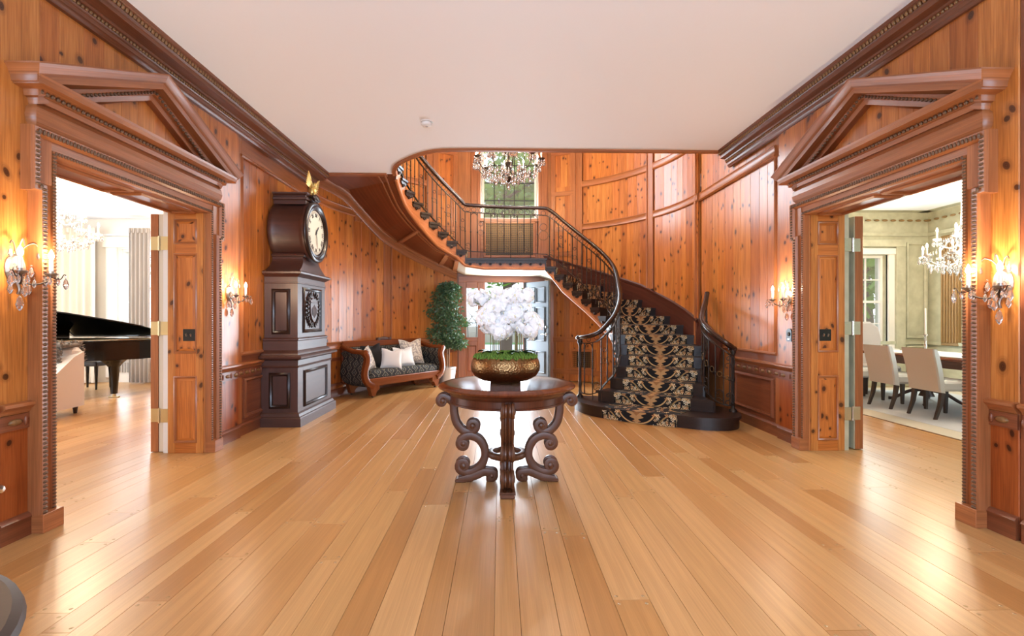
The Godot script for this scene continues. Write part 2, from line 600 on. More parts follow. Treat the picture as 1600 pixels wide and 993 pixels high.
func carpet_image() -> Image:
	# black ground, gold fan in the middle, mirrored vines with leaves and blossoms; one repeat per step
	var W := 384
	var Hh := 180
	var im := Image.create(W, Hh, false, Image.FORMAT_RGB8)
	im.fill(c8(17, 15, 17))
	var r := RandomNumberGenerator.new()
	r.seed = 3
	var cols := [c8(222, 194, 146), c8(190, 140, 90), c8(226, 214, 180), c8(120, 106, 70), c8(208, 172, 122)]
	for y in Hh:
		for x in W:
			var u := absf(x - W / 2.0) / W
			var v := y / float(Hh)
			var w := 0.105 * (1.0 - v * 2.7) + 0.022 * sin(v * 52.0) if v < 0.4 else 0.05 + 0.03 * sin(v * 30.0)
			if u < w:
				im.set_pixel(x, y, c8(176, 136, 88) if int(v * 9.0 + u * 20.0) % 3 != 0 else c8(150, 104, 62))
			var arc := absf(Vector2(u - 0.02, (v + 0.1) * 0.47).length() - 0.2)
			if arc < 0.009:
				im.set_pixel(x, y, c8(196, 158, 104))
			var arc2 := absf(Vector2(u - 0.42, (v - 0.35) * 0.47).length() - 0.15)
			if arc2 < 0.01:
				im.set_pixel(x, y, c8(150, 120, 74))
	for q in 70:
		var cx := r.randf_range(0.1, 0.49)
		var cy := r.randf() * (0.42 if q < 42 else 1.0)
		if cx < 0.2 and cy < 0.4:
			continue
		var rad := r.randf_range(6, 13)
		var pet := r.randi_range(4, 6)
		var col: Color = cols[r.randi_range(0, 4)]
		var ph := r.randf() * TAU
		for sgn: float in [-1.0, 1.0]:
			var px := W / 2.0 + sgn * cx * W
			var py := cy * Hh
			for yy in range(-16, 17):
				for xx in range(-16, 17):
					var p := Vector2(xx * sgn, yy)
					var e := p.length() / rad
					var a := p.angle() * pet + ph
					if e < 0.62 + 0.38 * cos(a):
						var kx := int(px + xx); var ky := posmod(int(py + yy), Hh)
						if kx >= 0 and kx < W:
							im.set_pixel(kx, ky, col if e > 0.25 else c8(120, 76, 50))
	return im

# ---------- pieces of wall ----------
const XL := -2.84
const XR := 3.03
const XC := 0.095
const DC := 7.28
const RW := 2.935
const CEIL := 3.5

func arc(deg: float, r := RW) -> Vector2:
	# plan point (x, d) on the round wall; 0 = right, 90 = back, 180 = left
	var a := deg_to_rad(deg)
	return Vector2(XC + cos(a) * r, DC + sin(a) * r)

func board(parent: Node, p0: Vector2, p1: Vector2, nrm: Vector2, b0: float, t0: float, b1: float, t1: float, th := 0.02, m := -1) -> void:
	# one vertical plank between plan points p0 and p1, its foot at b0/b1 and its head at t0/t1
	var mb := MB.new()
	var n3 := V(nrm.x, 0, nrm.y)
	var A := V(p0.x, 0, p0.y)
	var B := V(p1.x, 0, p1.y)
	var e := (B - A).normalized() * 0.004
	var off := Vector2(rng.randf() * 3.0, rng.randf() * 5.0)
	var up := Vector3.UP
	var w := (B - A).length()
	var fr := [A + e + n3 * th + up * b0, B - e + n3 * th + up * b1, B - e + n3 * th + up * t1, A + e + n3 * th + up * t0]
	var nn := n3
	var uv := [off + Vector2(0.004, b0), off + Vector2(w - 0.004, b1), off + Vector2(w - 0.004, t1), off + Vector2(0.004, t0)]
	mb.quadn(fr[0], fr[1], fr[2], fr[3], nn, nn, nn, nn, uv[0], uv[1], uv[2], uv[3])
	var bk := [A + n3 * (th - 0.005) + up * b0, B + n3 * (th - 0.005) + up * b1, B + n3 * (th - 0.005) + up * t1, A + n3 * (th - 0.005) + up * t0]
	var side := -(B - A).normalized() + n3
	side = side.normalized()
	mb.quadn(bk[0], fr[0], fr[3], bk[3], side, side, side, side, uv[0], uv[0], uv[3], uv[3])
	side = ((B - A).normalized() + n3).normalized()
	mb.quadn(fr[1], bk[1], bk[2], fr[2], side, side, side, side, uv[1], uv[1], uv[2], uv[2])
	var ba := [A + up * b0, B + up * b1, B + up * t1, A + up * t0]
	mb.quad(ba[0], bk[0], bk[3], ba[3], off)
	mb.quad(bk[1], ba[1], ba[2], bk[2], off)
	mb.quad(bk[3], bk[2], ba[2], ba[3], off)
	mb.quad(ba[0], ba[1], bk[1], bk[0], off)
	if m < 0:
		m = rng.randi_range(0, 4)
	put("board", mb, MAT["pine_board_%d" % m], parent)

func boards(parent: Node, p0: Vector2, p1: Vector2, nrm: Vector2, b: float, t: float, th := 0.02, lo := 0.13, hi := 0.24) -> void:
	var L := p0.distance_to(p1)
	var x := 0.0
	while x < L - 0.001:
		var w := rng.randf_range(lo, hi)
		if x + w > L - 0.07:
			w = L - x
		board(parent, p0.lerp(p1, x / L), p0.lerp(p1, (x + w) / L), nrm, b, t, b, t, th)
		x += w

func arc_boards(parent: Node, a0: float, a1: float, bottom: Callable, top: Callable, r := RW, th := 0.02) -> void:
	# planks round the curved wall, feet and heads following two heights given by angle
	var a := a0
	while a < a1 - 0.01:
		var w := rng.randf_range(2.6, 4.4)
		if a + w > a1 - 1.4:
			w = a1 - a
		var mid := deg_to_rad(a + w * 0.5)
		board(parent, arc(a, r), arc(a + w, r), Vector2(-cos(mid), -sin(mid)), bottom.call(a), top.call(a), bottom.call(a + w), top.call(a + w), th)
		a += w

func mould(called: String, pts: Array, normal: Vector3, prof: Array, m: Material, parent: Node, shut := true, loop := false) -> MeshInstance3D:
	# a moulding on a flat surface: profile x lies in the surface, y stands out of it
	var mb := MB.new()
	var pp := planpath(pts, normal, loop)
	mb.sweep(pp[0], pp[1], pp[2], prof, shut, true, loop)
	return put(called, mb, m, parent)

func returned(called: String, pts: Array, normal: Vector3, prof: Array, m: Material, parent: Node) -> void:
	# a moulding whose two ends are mitred and turn back to the wall
	var pp := planpath(pts, normal)
	var k := pts.size() - 1
	var up := Vector3.UP * signf(pp[1][0].y)
	var mb := MB.new()
	for e: Array in [[0, 1], [k, k - 1]]:
		var away: Vector3 = pts[e[0]] - pts[e[1]]
		away = Vector3(away.x, 0, away.z).normalized()
		pp[1][e[0]] = up
		pp[2][e[0]] = normal + away
		mb.sweep([pts[e[0]], pts[e[0]] + normal * 1e-5], [up, up], [away, normal + away], prof, true, false)
	mb.sweep(pp[0], pp[1], pp[2], prof, true, false)
	put(called, mb, m, parent)

func arc_mould(called: String, a0: float, a1: float, hh: Callable, prof: Array, m: Material, parent: Node, r := RW) -> MeshInstance3D:
	# profile x = up, y = out from the round wall
	var mb := MB.new()
	var path := []
	var xs := []
	var ys := []
	var k := int(absf(a1 - a0) / 2.5) + 2
	for i in k + 1:
		var a := lerpf(a0, a1, float(i) / k)
		var p := arc(a, r)
		path.append(V(p.x, hh.call(a), p.y))
		xs.append(Vector3.UP)
		ys.append(V(-cos(deg_to_rad(a)), 0, -sin(deg_to_rad(a))))
	mb.sweep(path, xs, ys, prof, true, true, false, 0.75, -1.0)
	return put(called, mb, m, parent)

func rect(a: Vector3, b: Vector3) -> Array:
	# corners of an upright rectangle on a wall from low corner a to high corner b
	return [a, Vector3(b.x, a.y, b.z), b, Vector3(a.x, b.y, a.z)]

func beads(called: String, pts: Array, step: float, size: Vector3, normal: Vector3, off: Vector2, m: Material, parent: Node, loop := false) -> void:
	# carved eggs in a row along a moulding
	var pp := planpath(pts, normal, loop)
	var line := []
	for i in pts.size():
		line.append(pts[i] + pp[1][i] * off.x + normal * off.y)
	if loop:
		line.append(line[0])
	var at := []
	for i in line.size() - 1:
		var a: Vector3 = line[i]
		var b: Vector3 = line[i + 1]
		var k := maxi(1, int((b - a).length() / step))
		var tg := (b - a).normalized()
		var bs := Basis(tg, normal.cross(tg).normalized(), normal) * Basis.from_scale(size)
		for j in k:
			at.append(Transform3D(bs, a.lerp(b, (j + 0.5) / k)))
	var mb := MB.new()
	mb.ball(Vector3.ZERO, Vector3.ONE, 6, 4)
	copies(called, mb.mesh(), m, at, parent)

func raised(parent: Node, called: String, c: Vector3, wide: Vector3, hgt: float, normal: Vector3, m: Material, frame_m: Material, out := 0.012) -> void:
	# a framed panel: a field with a sloped border inside a thin moulding
	var h := wide * 0.5
	var u := Vector3.UP * hgt * 0.5
	var mb := MB.new()
	var o := [c - h - u, c + h - u, c + h + u, c - h + u]
	var e := wide.normalized() * 0.035
	var f := Vector3.UP * 0.035
	var i := [c - h - u + e + f + normal * out, c + h - u - e + f + normal * out, c + h + u - e - f + normal * out, c - h + u + e - f + normal * out]
	var off := Vector2(rng.randf() * 3, rng.randf() * 3)
	mb.quad(i[0], i[1], i[2], i[3], off)
	for k in 4:
		mb.quad(o[k], o[(k + 1) % 4], i[(k + 1) % 4], i[k], off)
	put(called, mb, m, parent)
	mould("panel_moulding", o, normal, [Vector2(-0.012, 0), Vector2(-0.012, 0.014), Vector2(0.0, 0.02), Vector2(0.012, 0.006), Vector2(0.012, 0)], frame_m, parent, true, true)

# ---------- the scene ----------
func _ready() -> void:
	rng.seed = 11
	setup_view()
	make_materials()
	make_floor()
	make_ceiling()
	make_side_wall(-1.0)
	make_side_wall(1.0)
	make_rotunda()
	make_front_wall()
	make_music_room()
	make_dining_room()
	make_outside()
	make_stair()
	make_things()

func setup_view() -> void:
	var cam := Camera3D.new()
	cam.name = "camera"
	add_child(cam)
	cam.position = Vector3(0, 1.3, 0)
	cam.rotation.y = -atan(19.0 / 755.0)
	cam.fov = rad_to_deg(2.0 * atan(496.5 / 755.0))
	cam.near = 0.02
	cam.current = true
	var sky := Sky.new()
	var sm := ProceduralSkyMaterial.new()
	sm.sky_top_color = c8(190, 212, 240)
	sm.sky_horizon_color = c8(240, 244, 250)
	sm.ground_bottom_color = c8(150, 155, 140)
	sm.ground_horizon_color = c8(225, 230, 228)
	sm.sky_energy_multiplier = 1.5
	sm.ground_energy_multiplier = 1.0
	sm.sun_angle_max = 1.0
	sky.sky_material = sm
	var env := Environment.new()
	env.background_mode = Environment.BG_SKY
	env.sky = sky
	env.tonemap_mode = Environment.TONE_MAPPER_LINEAR
	env.tonemap_exposure = 1.04
	env.sdfgi_enabled = true
	env.ssao_enabled = true
	env.ssil_enabled = true
	var we := WorldEnvironment.new()
	we.name = "world"
	we.environment = env
	add_child(we)
	# front fill first, then daylight through the openings, one area light just inside each
	daylight("added_front_fill", V(0.1, 1.9, -2.7), Vector2(4.6, 2.6), Vector3(0, 0.85, -1), 46.0, Color(0.79, 0.89, 1.0))  # fill light added behind the camera, tilted up to brighten the ceiling
	daylight("music_window_daylight", V(-7.2, 1.7, 9.9), Vector2(1.0, 2.2), Vector3(0, 0, 1), 9.0, Color(0.9, 0.95, 1.0))
	daylight("music_side_window_daylight", V(-10.0, 1.8, 5.6), Vector2(4.0, 2.4), Vector3(1, 0, 0), 21.0, Color(0.9, 0.95, 1.0))
	daylight("dining_window_daylight", V(6.95, 1.6, 8.9), Vector2(0.9, 1.8), Vector3(0, 0, 1), 4.5, Color(0.93, 1.0, 1.0))
	daylight("dining_side_window_daylight", V(8.0, 1.8, 4.2), Vector2(3.0, 2.2), Vector3(-1, 0, 0), 11.0, Color(0.86, 0.97, 1.0))
	daylight("landing_window_daylight", V(0.2, 4.5, 9.98), Vector2(1.1, 2.1), Vector3(0, -0.15, 1), 15.0, Color(0.88, 0.95, 1.0))
	daylight("entrance_daylight", V(0.1, 1.05, 9.98), Vector2(0.8, 2.0), Vector3(0, 0, 1), 15.0, Color(0.9, 0.95, 1.0))

func daylight(called: String, at: Vector3, size: Vector2, towards: Vector3, e: float, c: Color) -> void:
	var l := AreaLight3D.new()
	l.name = called
	l.area_size = size
	l.light_energy = e
	l.area_normalize_energy = true
	l.light_color = c
	l.area_range = 30.0
	l.area_attenuation = 2.0
	l.shadow_enabled = true
	add_child(l)
	l.look_at_from_position(at, at + towards, Vector3.UP)

func lamp(at: Vector3, e: float, size := 0.02, c := Color(1.0, 0.8, 0.56), parent: Node = null) -> void:
	var l := OmniLight3D.new()
	l.name = "bulb_light"
	l.light_energy = e
	l.light_color = c
	l.light_size = size
	l.omni_range = 20.0
	l.omni_attenuation = 2.0
	l.shadow_enabled = true
	(self if parent == null else parent).add_child(l, true)
	l.position = at

func lay_floor(called: String, x0: float, x1: float, d0: float, d1: float, edges: Array, base: Material) -> void:
	var sub := MB.new()
	sub.box(V((x0 + x1) / 2, -0.075, (d0 + d1) / 2), Vector3(x1 - x0, 0.11, d1 - d0))
	var f := struct(called, sub, base)
	var at := []
	for i in edges.size() - 1:
		var a: float = edges[i]
		var b: float = edges[i + 1]
		var d := d0 - rng.randf_range(0.0, 1.8)
		while d < d1 - 0.05:
			var l := rng.randf_range(1.5, 3.0)
			var e0 := maxf(d, d0)
			var e1 := minf(d + l, d1)
			if d1 - e1 < 0.5:
				e1 = d1
			if e1 - e0 > 0.05:
				var mb := MB.new()
				mb.box(V((a + b) / 2, -0.01, (e0 + e1) / 2), Vector3(b - a - 0.0018, 0.02, e1 - e0 - 0.0016), 0.0005, Basis(), Vector2(rng.randf() * 2, rng.randf() * 4))
				put("plank", mb, MAT["oak_plank_%d" % rng.randi_range(0, 5)], f)
				for q: float in [0.022, b - a - 0.022]:
					at.append(Transform3D(Basis(), V(a + q, 0, e0 + 0.03)))
					at.append(Transform3D(Basis(), V(a + q, 0, e1 - 0.03)))
			d = e1
	var pg := MB.new()
	pg.lathe([Vector2(0.0085, 0.0), Vector2(0.008, 0.0006), Vector2(0, 0.0007)], 8)
	copies("peg", pg.mesh(), MAT["oak_pale"], at, f)

func make_floor() -> void:
	var e := [-1.18, -0.973, -0.855, -0.687, -0.54, -0.349, -0.236, -0.024, 0.089, 0.252, 0.37, 0.522, 0.692]
	while e[0] > XL + 0.12:
		e.push_front(maxf(e[0] - rng.randf_range(0.11, 0.21), XL - 0.02))
	while e[-1] < XR - 0.12:
		e.append(minf(e[-1] + rng.randf_range(0.11, 0.21), XR + 0.02))
	e[0] = XL - 0.02
	e[-1] = XR + 0.02
	lay_floor("floor", XL - 0.02, XR + 0.02, -0.2, 10.15, e, MAT.floor_gap)
	var l := [XL - 0.02]
	while l[-1] > -10.2:
		l.append(l[-1] - rng.randf_range(0.12, 0.2))
	l.reverse()
	lay_floor("floor_music_room", l[0], XL - 0.02, 3.0, 10.05, l, MAT.floor_gap)
	var r := [XR + 0.02]
	while r[-1] < 5.05:
		r.append(r[-1] + rng.randf_range(0.12, 0.2))
	lay_floor("floor_dining_room", XR + 0.02, r[-1], 2.9, 9.05, r, MAT.floor_gap)
	var mb := MB.new()
	mb.box(V(XC, -0.065, -1.7), Vector3(XR - XL + 0.04, 0.13, 3.0))
	mb.box(V(-6.6, -0.065, 1.5), Vector3(7.5, 0.13, 3.0))
	mb.box(V(6.6, -0.065, 1.45), Vector3(7.1, 0.13, 2.9))
	mb.box(V(7.4, -0.065, 6.0), Vector3(4.6, 0.13, 6.2))
	struct("floor_border", mb, MAT.oak_pale)

func flat_shape(pts: Array, h0: float, th: float, m := MB.new()) -> MB:
	# a level slab with the plan outline pts (x, d)
	m.prism(PackedVector2Array(pts), th, Transform3D(Basis(Vector3.RIGHT, Vector3.FORWARD, Vector3.UP), Vector3(0, h0, 0)))
	return m

func well_edge() -> Array:
	var c := [Vector2(-1.6, 7.44), Vector2(-1.56, 7.2), Vector2(-1.448, 6.93), Vector2(-1.238, 6.664), Vector2(-1.02, 6.46), Vector2(-0.76, 6.335), Vector2(-0.3, 6.31)]
	var s := smooth(c, 4)
	s.append(Vector2(XR - 0.1, 6.305))
	return s

func make_ceiling() -> void:
	var o := [Vector2(XL - 0.1, 7.44), Vector2(XL - 0.1, -3.1), Vector2(XR + 0.1, -3.1), Vector2(XR + 0.1, 6.305)]
	var w := well_edge()
	w.reverse()
	o.append_array(w)
	struct("ceiling", flat_shape(o, CEIL, 0.34), MAT.plaster)
	# wooden edge of the stair well
	var t := thing("trim_1", "dark pine band edging the opening in the white ceiling over the stair", "trim", "", "structure")
	w.reverse()
	var pts := []
	for p: Vector2 in w:
		pts.append(V(p.x, CEIL, p.y))
	var pp := planpath(pts)
	var mb := MB.new()
	mb.sweep(pp[0], pp[1], pp[2], [Vector2(-0.035, -0.03), Vector2(0.02, -0.03), Vector2(0.03, -0.015), Vector2(0.03, 0.03), Vector2(0.01, 0.05), Vector2(0.01, 0.3), Vector2(0.04, 0.32), Vector2(0.04, 0.36), Vector2(0.001, 0.36), Vector2(0.001, 0.0), Vector2(-0.035, 0.0)], true)
	put("edge_band", mb, MAT.pine_trim, t)
	var up := MB.new()
	up.box(V(XC, 6.75, 6.2), Vector3(6.4, 0.3, 8.6))
	struct("ceiling_stairwell", up, MAT.plaster)

func make_side_wall(s: float) -> void:
	# s = -1 left, +1 right; bay = the stretch round the doorway, which stands 25 mm proud
	var left := s < 0
	var X := XL if left else XR
	var nm := "left" if left else "right"
	var N := V(-s, 0, 0)
	var n2 := Vector2(-s, 0)
	var d0 := 3.12 if left else 3.05
	var d1 := 4.74 if left else 4.67
	var hd := 2.31
	var bay0 := 2.80 if left else 2.745
	var bay1 := 5.33 if left else 5.17
	var b := X + s * 0.045          # face of the wall behind the planks of the bay
	var back := b + s * 0.29
	var mb := MB.new()
	var th := absf(back - b)
	var cx := (b + back) / 2
	mb.box(V(cx, 3.3, (d0 - 3.1) / 2), Vector3(th, 6.6, d0 + 3.1))
	mb.box(V(cx, 3.3, (d1 + DC) / 2), Vector3(th, 6.6, DC - d1))
	mb.box(V(cx, (hd + 0.012 + 6.6) / 2, (d0 + d1) / 2), Vector3(th, 6.6 - hd - 0.012, d1 - d0))
	var wall := struct("wall_" + nm, mb, MAT.pine_clean)
	wall.set_meta("label", "knotty pine panelled %s wall of the hall with a pedimented doorway" % nm)
	var L := func(h: float, d: float, out := 0.0) -> Vector3: return V(X - s * out, h, d)
	# planks of the bay, from floor to crown, behind the pediment
	var ends := [bay0 - 1.2, bay0]
	boards(wall, Vector2(b, -0.4), Vector2(b, bay0 - 0.03), n2, 0.7, 3.42, 0.03)
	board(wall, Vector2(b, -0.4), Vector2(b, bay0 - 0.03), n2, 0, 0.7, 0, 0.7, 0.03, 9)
	board(wall, Vector2(b, bay0), Vector2(b, d0 - 0.06), n2, 0.7, 3.42, 0.7, 3.42, 0.045, 0)
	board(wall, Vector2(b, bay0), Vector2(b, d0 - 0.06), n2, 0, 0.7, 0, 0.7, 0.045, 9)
	boards(wall, Vector2(b, d0 - 0.06), Vector2(b, d1 + 0.06), n2, hd + 0.05, 3.42, 0.045, 0.13, 0.2)
	board(wall, Vector2(b, d1 + 0.06), Vector2(b, bay1), n2, 0.7, 3.42, 0.7, 3.42, 0.045, 4)
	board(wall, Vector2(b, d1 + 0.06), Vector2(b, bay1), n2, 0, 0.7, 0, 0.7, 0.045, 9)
	# a dark upright joint at the near edge of the bay
	var st := MB.new()
	st.box(V(b - s * 0.02, 1.7, bay0 - 0.015), Vector3(0.04, 3.4, 0.03), 0.004)
	put("stile", st, MAT.pine_dado, wall)
	# panel beyond the bay
	var p1 := 7.0 if left else DC
	var pe := DC
	boards(wall, Vector2(b, bay1 + 0.1), Vector2(b, pe), n2, 0.9, 3.3 if left else 3.08, 0.012, 0.15, 0.26)
	if not left:
		boards(wall, Vector2(b, bay1 + 0.1), Vector2(b, pe), n2, 3.2, 6.5, 0.012, 0.15, 0.26)
	var sb := MB.new()
	sb.box(V(b - s * 0.0125, 1.75, bay1 + 0.05), Vector3(0.025, 3.5, 0.1), 0.003)
	put("stile", sb, MAT.pine_rail, wall)
	mould("panel_moulding", [L.call(0.92, bay1 + 0.1, -0.02), L.call(3.08, bay1 + 0.1, -0.02)], N, [Vector2(-0.018, -0.03), Vector2(-0.018, 0.012), Vector2(0.0, 0.02), Vector2(0.02, 0.0), Vector2(0.02, -0.03)], MAT.pine_trim, wall)
	for hh: float in ([0.9, 3.1] if left else [0.9]):
		mould("panel_moulding", [L.call(hh, bay1 + 0.08, -0.02), L.call(hh, pe, -0.02)], N, [Vector2(-0.018, -0.03), Vector2(-0.018, 0.012), Vector2(0.0, 0.02), Vector2(0.02, 0.0), Vector2(0.02, -0.03)], MAT.pine_trim, wall)
	if left:
		var fr := MB.new()
		fr.box(V(b - s * 0.0125, 3.26, (bay1 + 0.1 + pe) / 2), Vector3(0.025, 0.3, pe - bay1 - 0.1), 0.002)
		put("frieze_rail", fr, MAT.pine_trim, wall)
	else:
		mould("curved_rail", [L.call(3.14, bay1 + 0.08, -0.03), L.call(3.14, pe, -0.03)], N, RAILP, MAT.pine_rail, wall)
		mould("curved_rail", [L.call(4.0, 5.0, -0.03), L.call(4.0, pe, -0.03)], N, RAILP, MAT.pine_rail, wall)
	# dado beyond the bay: rail, carved band, sunk panels
	var da := bay1 + 0.02
	var db := DC if left else 6.3
	var dd := MB.new()
	dd.box(V(b - s * 0.01, 0.45, (da + db) / 2), Vector3(0.02, 0.9, db - da))
	put("dado_board", dd, MAT.pine_dado, wall)
	mould("panel_moulding", rect(L.call(0.2, da + 0.14, -0.02), L.call(0.6, db - 0.12, -0.02)), N, [Vector2(-0.02, -0.02), Vector2(-0.02, 0.012), Vector2(0.0, 0.022), Vector2(0.02, 0.0), Vector2(0.02, -0.02)], MAT.pine_dado, wall, true, true)
	for seg: Array in [[bay0 - 3.0, bay0 - 0.03, 0.0], [bay0, d0 - 0.13, 0.0], [d1 + 0.13, bay1, 0.0], [bay1, db, -0.025]]:
		var o: float = seg[2] - 0.002
		var s0: float = seg[0]
		var s1: float = seg[1]
		mould("dado_rail", [L.call(0.76, s0, o), L.call(0.76, s1, o)], N, [Vector2(-0.02, 0), Vector2(-0.02, 0.016), Vector2(0.0, 0.024), Vector2(0.022, 0.05), Vector2(0.04, 0.05), Vector2(0.045, 0.03), Vector2(0.045, 0)] if left else [Vector2(-0.045, 0), Vector2(-0.045, 0.03), Vector2(-0.04, 0.05), Vector2(-0.022, 0.05), Vector2(0.0, 0.024), Vector2(0.02, 0.016), Vector2(0.02, 0)], MAT.pine_trim, wall)
		mould("carved_band", [L.call(0.69, s0, o), L.call(0.69, s1, o)], N, [Vector2(-0.045, 0), Vector2(-0.045, 0.014), Vector2(0.045, 0.014), Vector2(0.045, 0)], MAT.pine_dado, wall)
		beads("carved_leaves", [L.call(0.69, s0, o), L.call(0.69, s1, o)], 0.13, Vector3(0.045, 0.02, 0.016), N, Vector2(0, 0.014), MAT.carved_gold, wall)
		beads("carved_reeds", [L.call(0.69, s0 + 0.06, o), L.call(0.69, s1 + 0.06, o)], 0.13, Vector3(0.011, 0.03, 0.012), N, Vector2(0, 0.014), MAT.pine_dado, wall)
	# base board
	var bb := thing("baseboard_" + nm, "red brown pine skirting with a moulded top along the %s wall" % nm, "baseboard", "", "structure")
	for seg: Array in [[bay0 - 3.0, bay0 - 0.03, 0.0], [bay0, d0 - 0.135, 0.0], [d1 + 0.135, bay1, 0.0], [bay1, db, -0.025]]:
		mould("skirting", [L.call(0.0, seg[0], seg[2] - 0.002), L.call(0.0, seg[1], seg[2] - 0.002)], N,
			[Vector2(0, 0), Vector2(0, 0.022), Vector2(-s * 0.1, 0.022), Vector2(-s * 0.115, 0.03), Vector2(-s * 0.135, 0.014), Vector2(-s * 0.14, 0.0)], MAT.pine_dado, bb)
	# crown
	var cr := thing("trim_2" if left else "trim_3", "dark carved crown moulding with two egg bands along the %s side of the ceiling" % nm, "crown moulding", "", "structure")
	var q := 1.0 if left else 0.66
	var cd := 7.44 if left else 6.3
	var y0 := 0.0
	var prof := []
	for e: Array in [[-0.27, -0.02], [-0.27, 0.03], [-0.245, 0.04], [-0.235, 0.055], [-0.205, 0.06], [-0.195, 0.075], [-0.165, 0.085], [-0.16, 0.1], [-0.14, 0.105], [-0.125, 0.19], [-0.085, 0.195], [-0.075, 0.205], [-0.035, 0.235], [-0.03, 0.25], [0.0, 0.255], [0.0, -0.02]]:
		prof.append(Vector2(-s * e[0] * 0.8, e[1] * q))
	mould("crown", [L.call(CEIL, -3.0), L.call(CEIL, cd)], N, prof, MAT.crown_wood, cr)
	beads("egg_band", [L.call(CEIL - 0.045, -0.5), L.call(CEIL - 0.045, cd)], 0.036, Vector3(0.015, 0.02, 0.014), N, Vector2(0, 0.226 * q), MAT.carved_gold, cr)
	beads("egg_band", [L.call(CEIL - 0.143, -0.5), L.call(CEIL - 0.143, cd)], 0.032, Vector3(0.012, 0.013, 0.012), N, Vector2(0, 0.084 * q), MAT.carved_gold, cr)
	make_doorway(s, X, N, d0, d1, hd, back)

const RAILP := [Vector2(-0.065, 0), Vector2(-0.065, 0.03), Vector2(-0.05, 0.045), Vector2(-0.035, 0.035), Vector2(0.035, 0.035), Vector2(0.05, 0.045), Vector2(0.065, 0.03), Vector2(0.065, 0)]

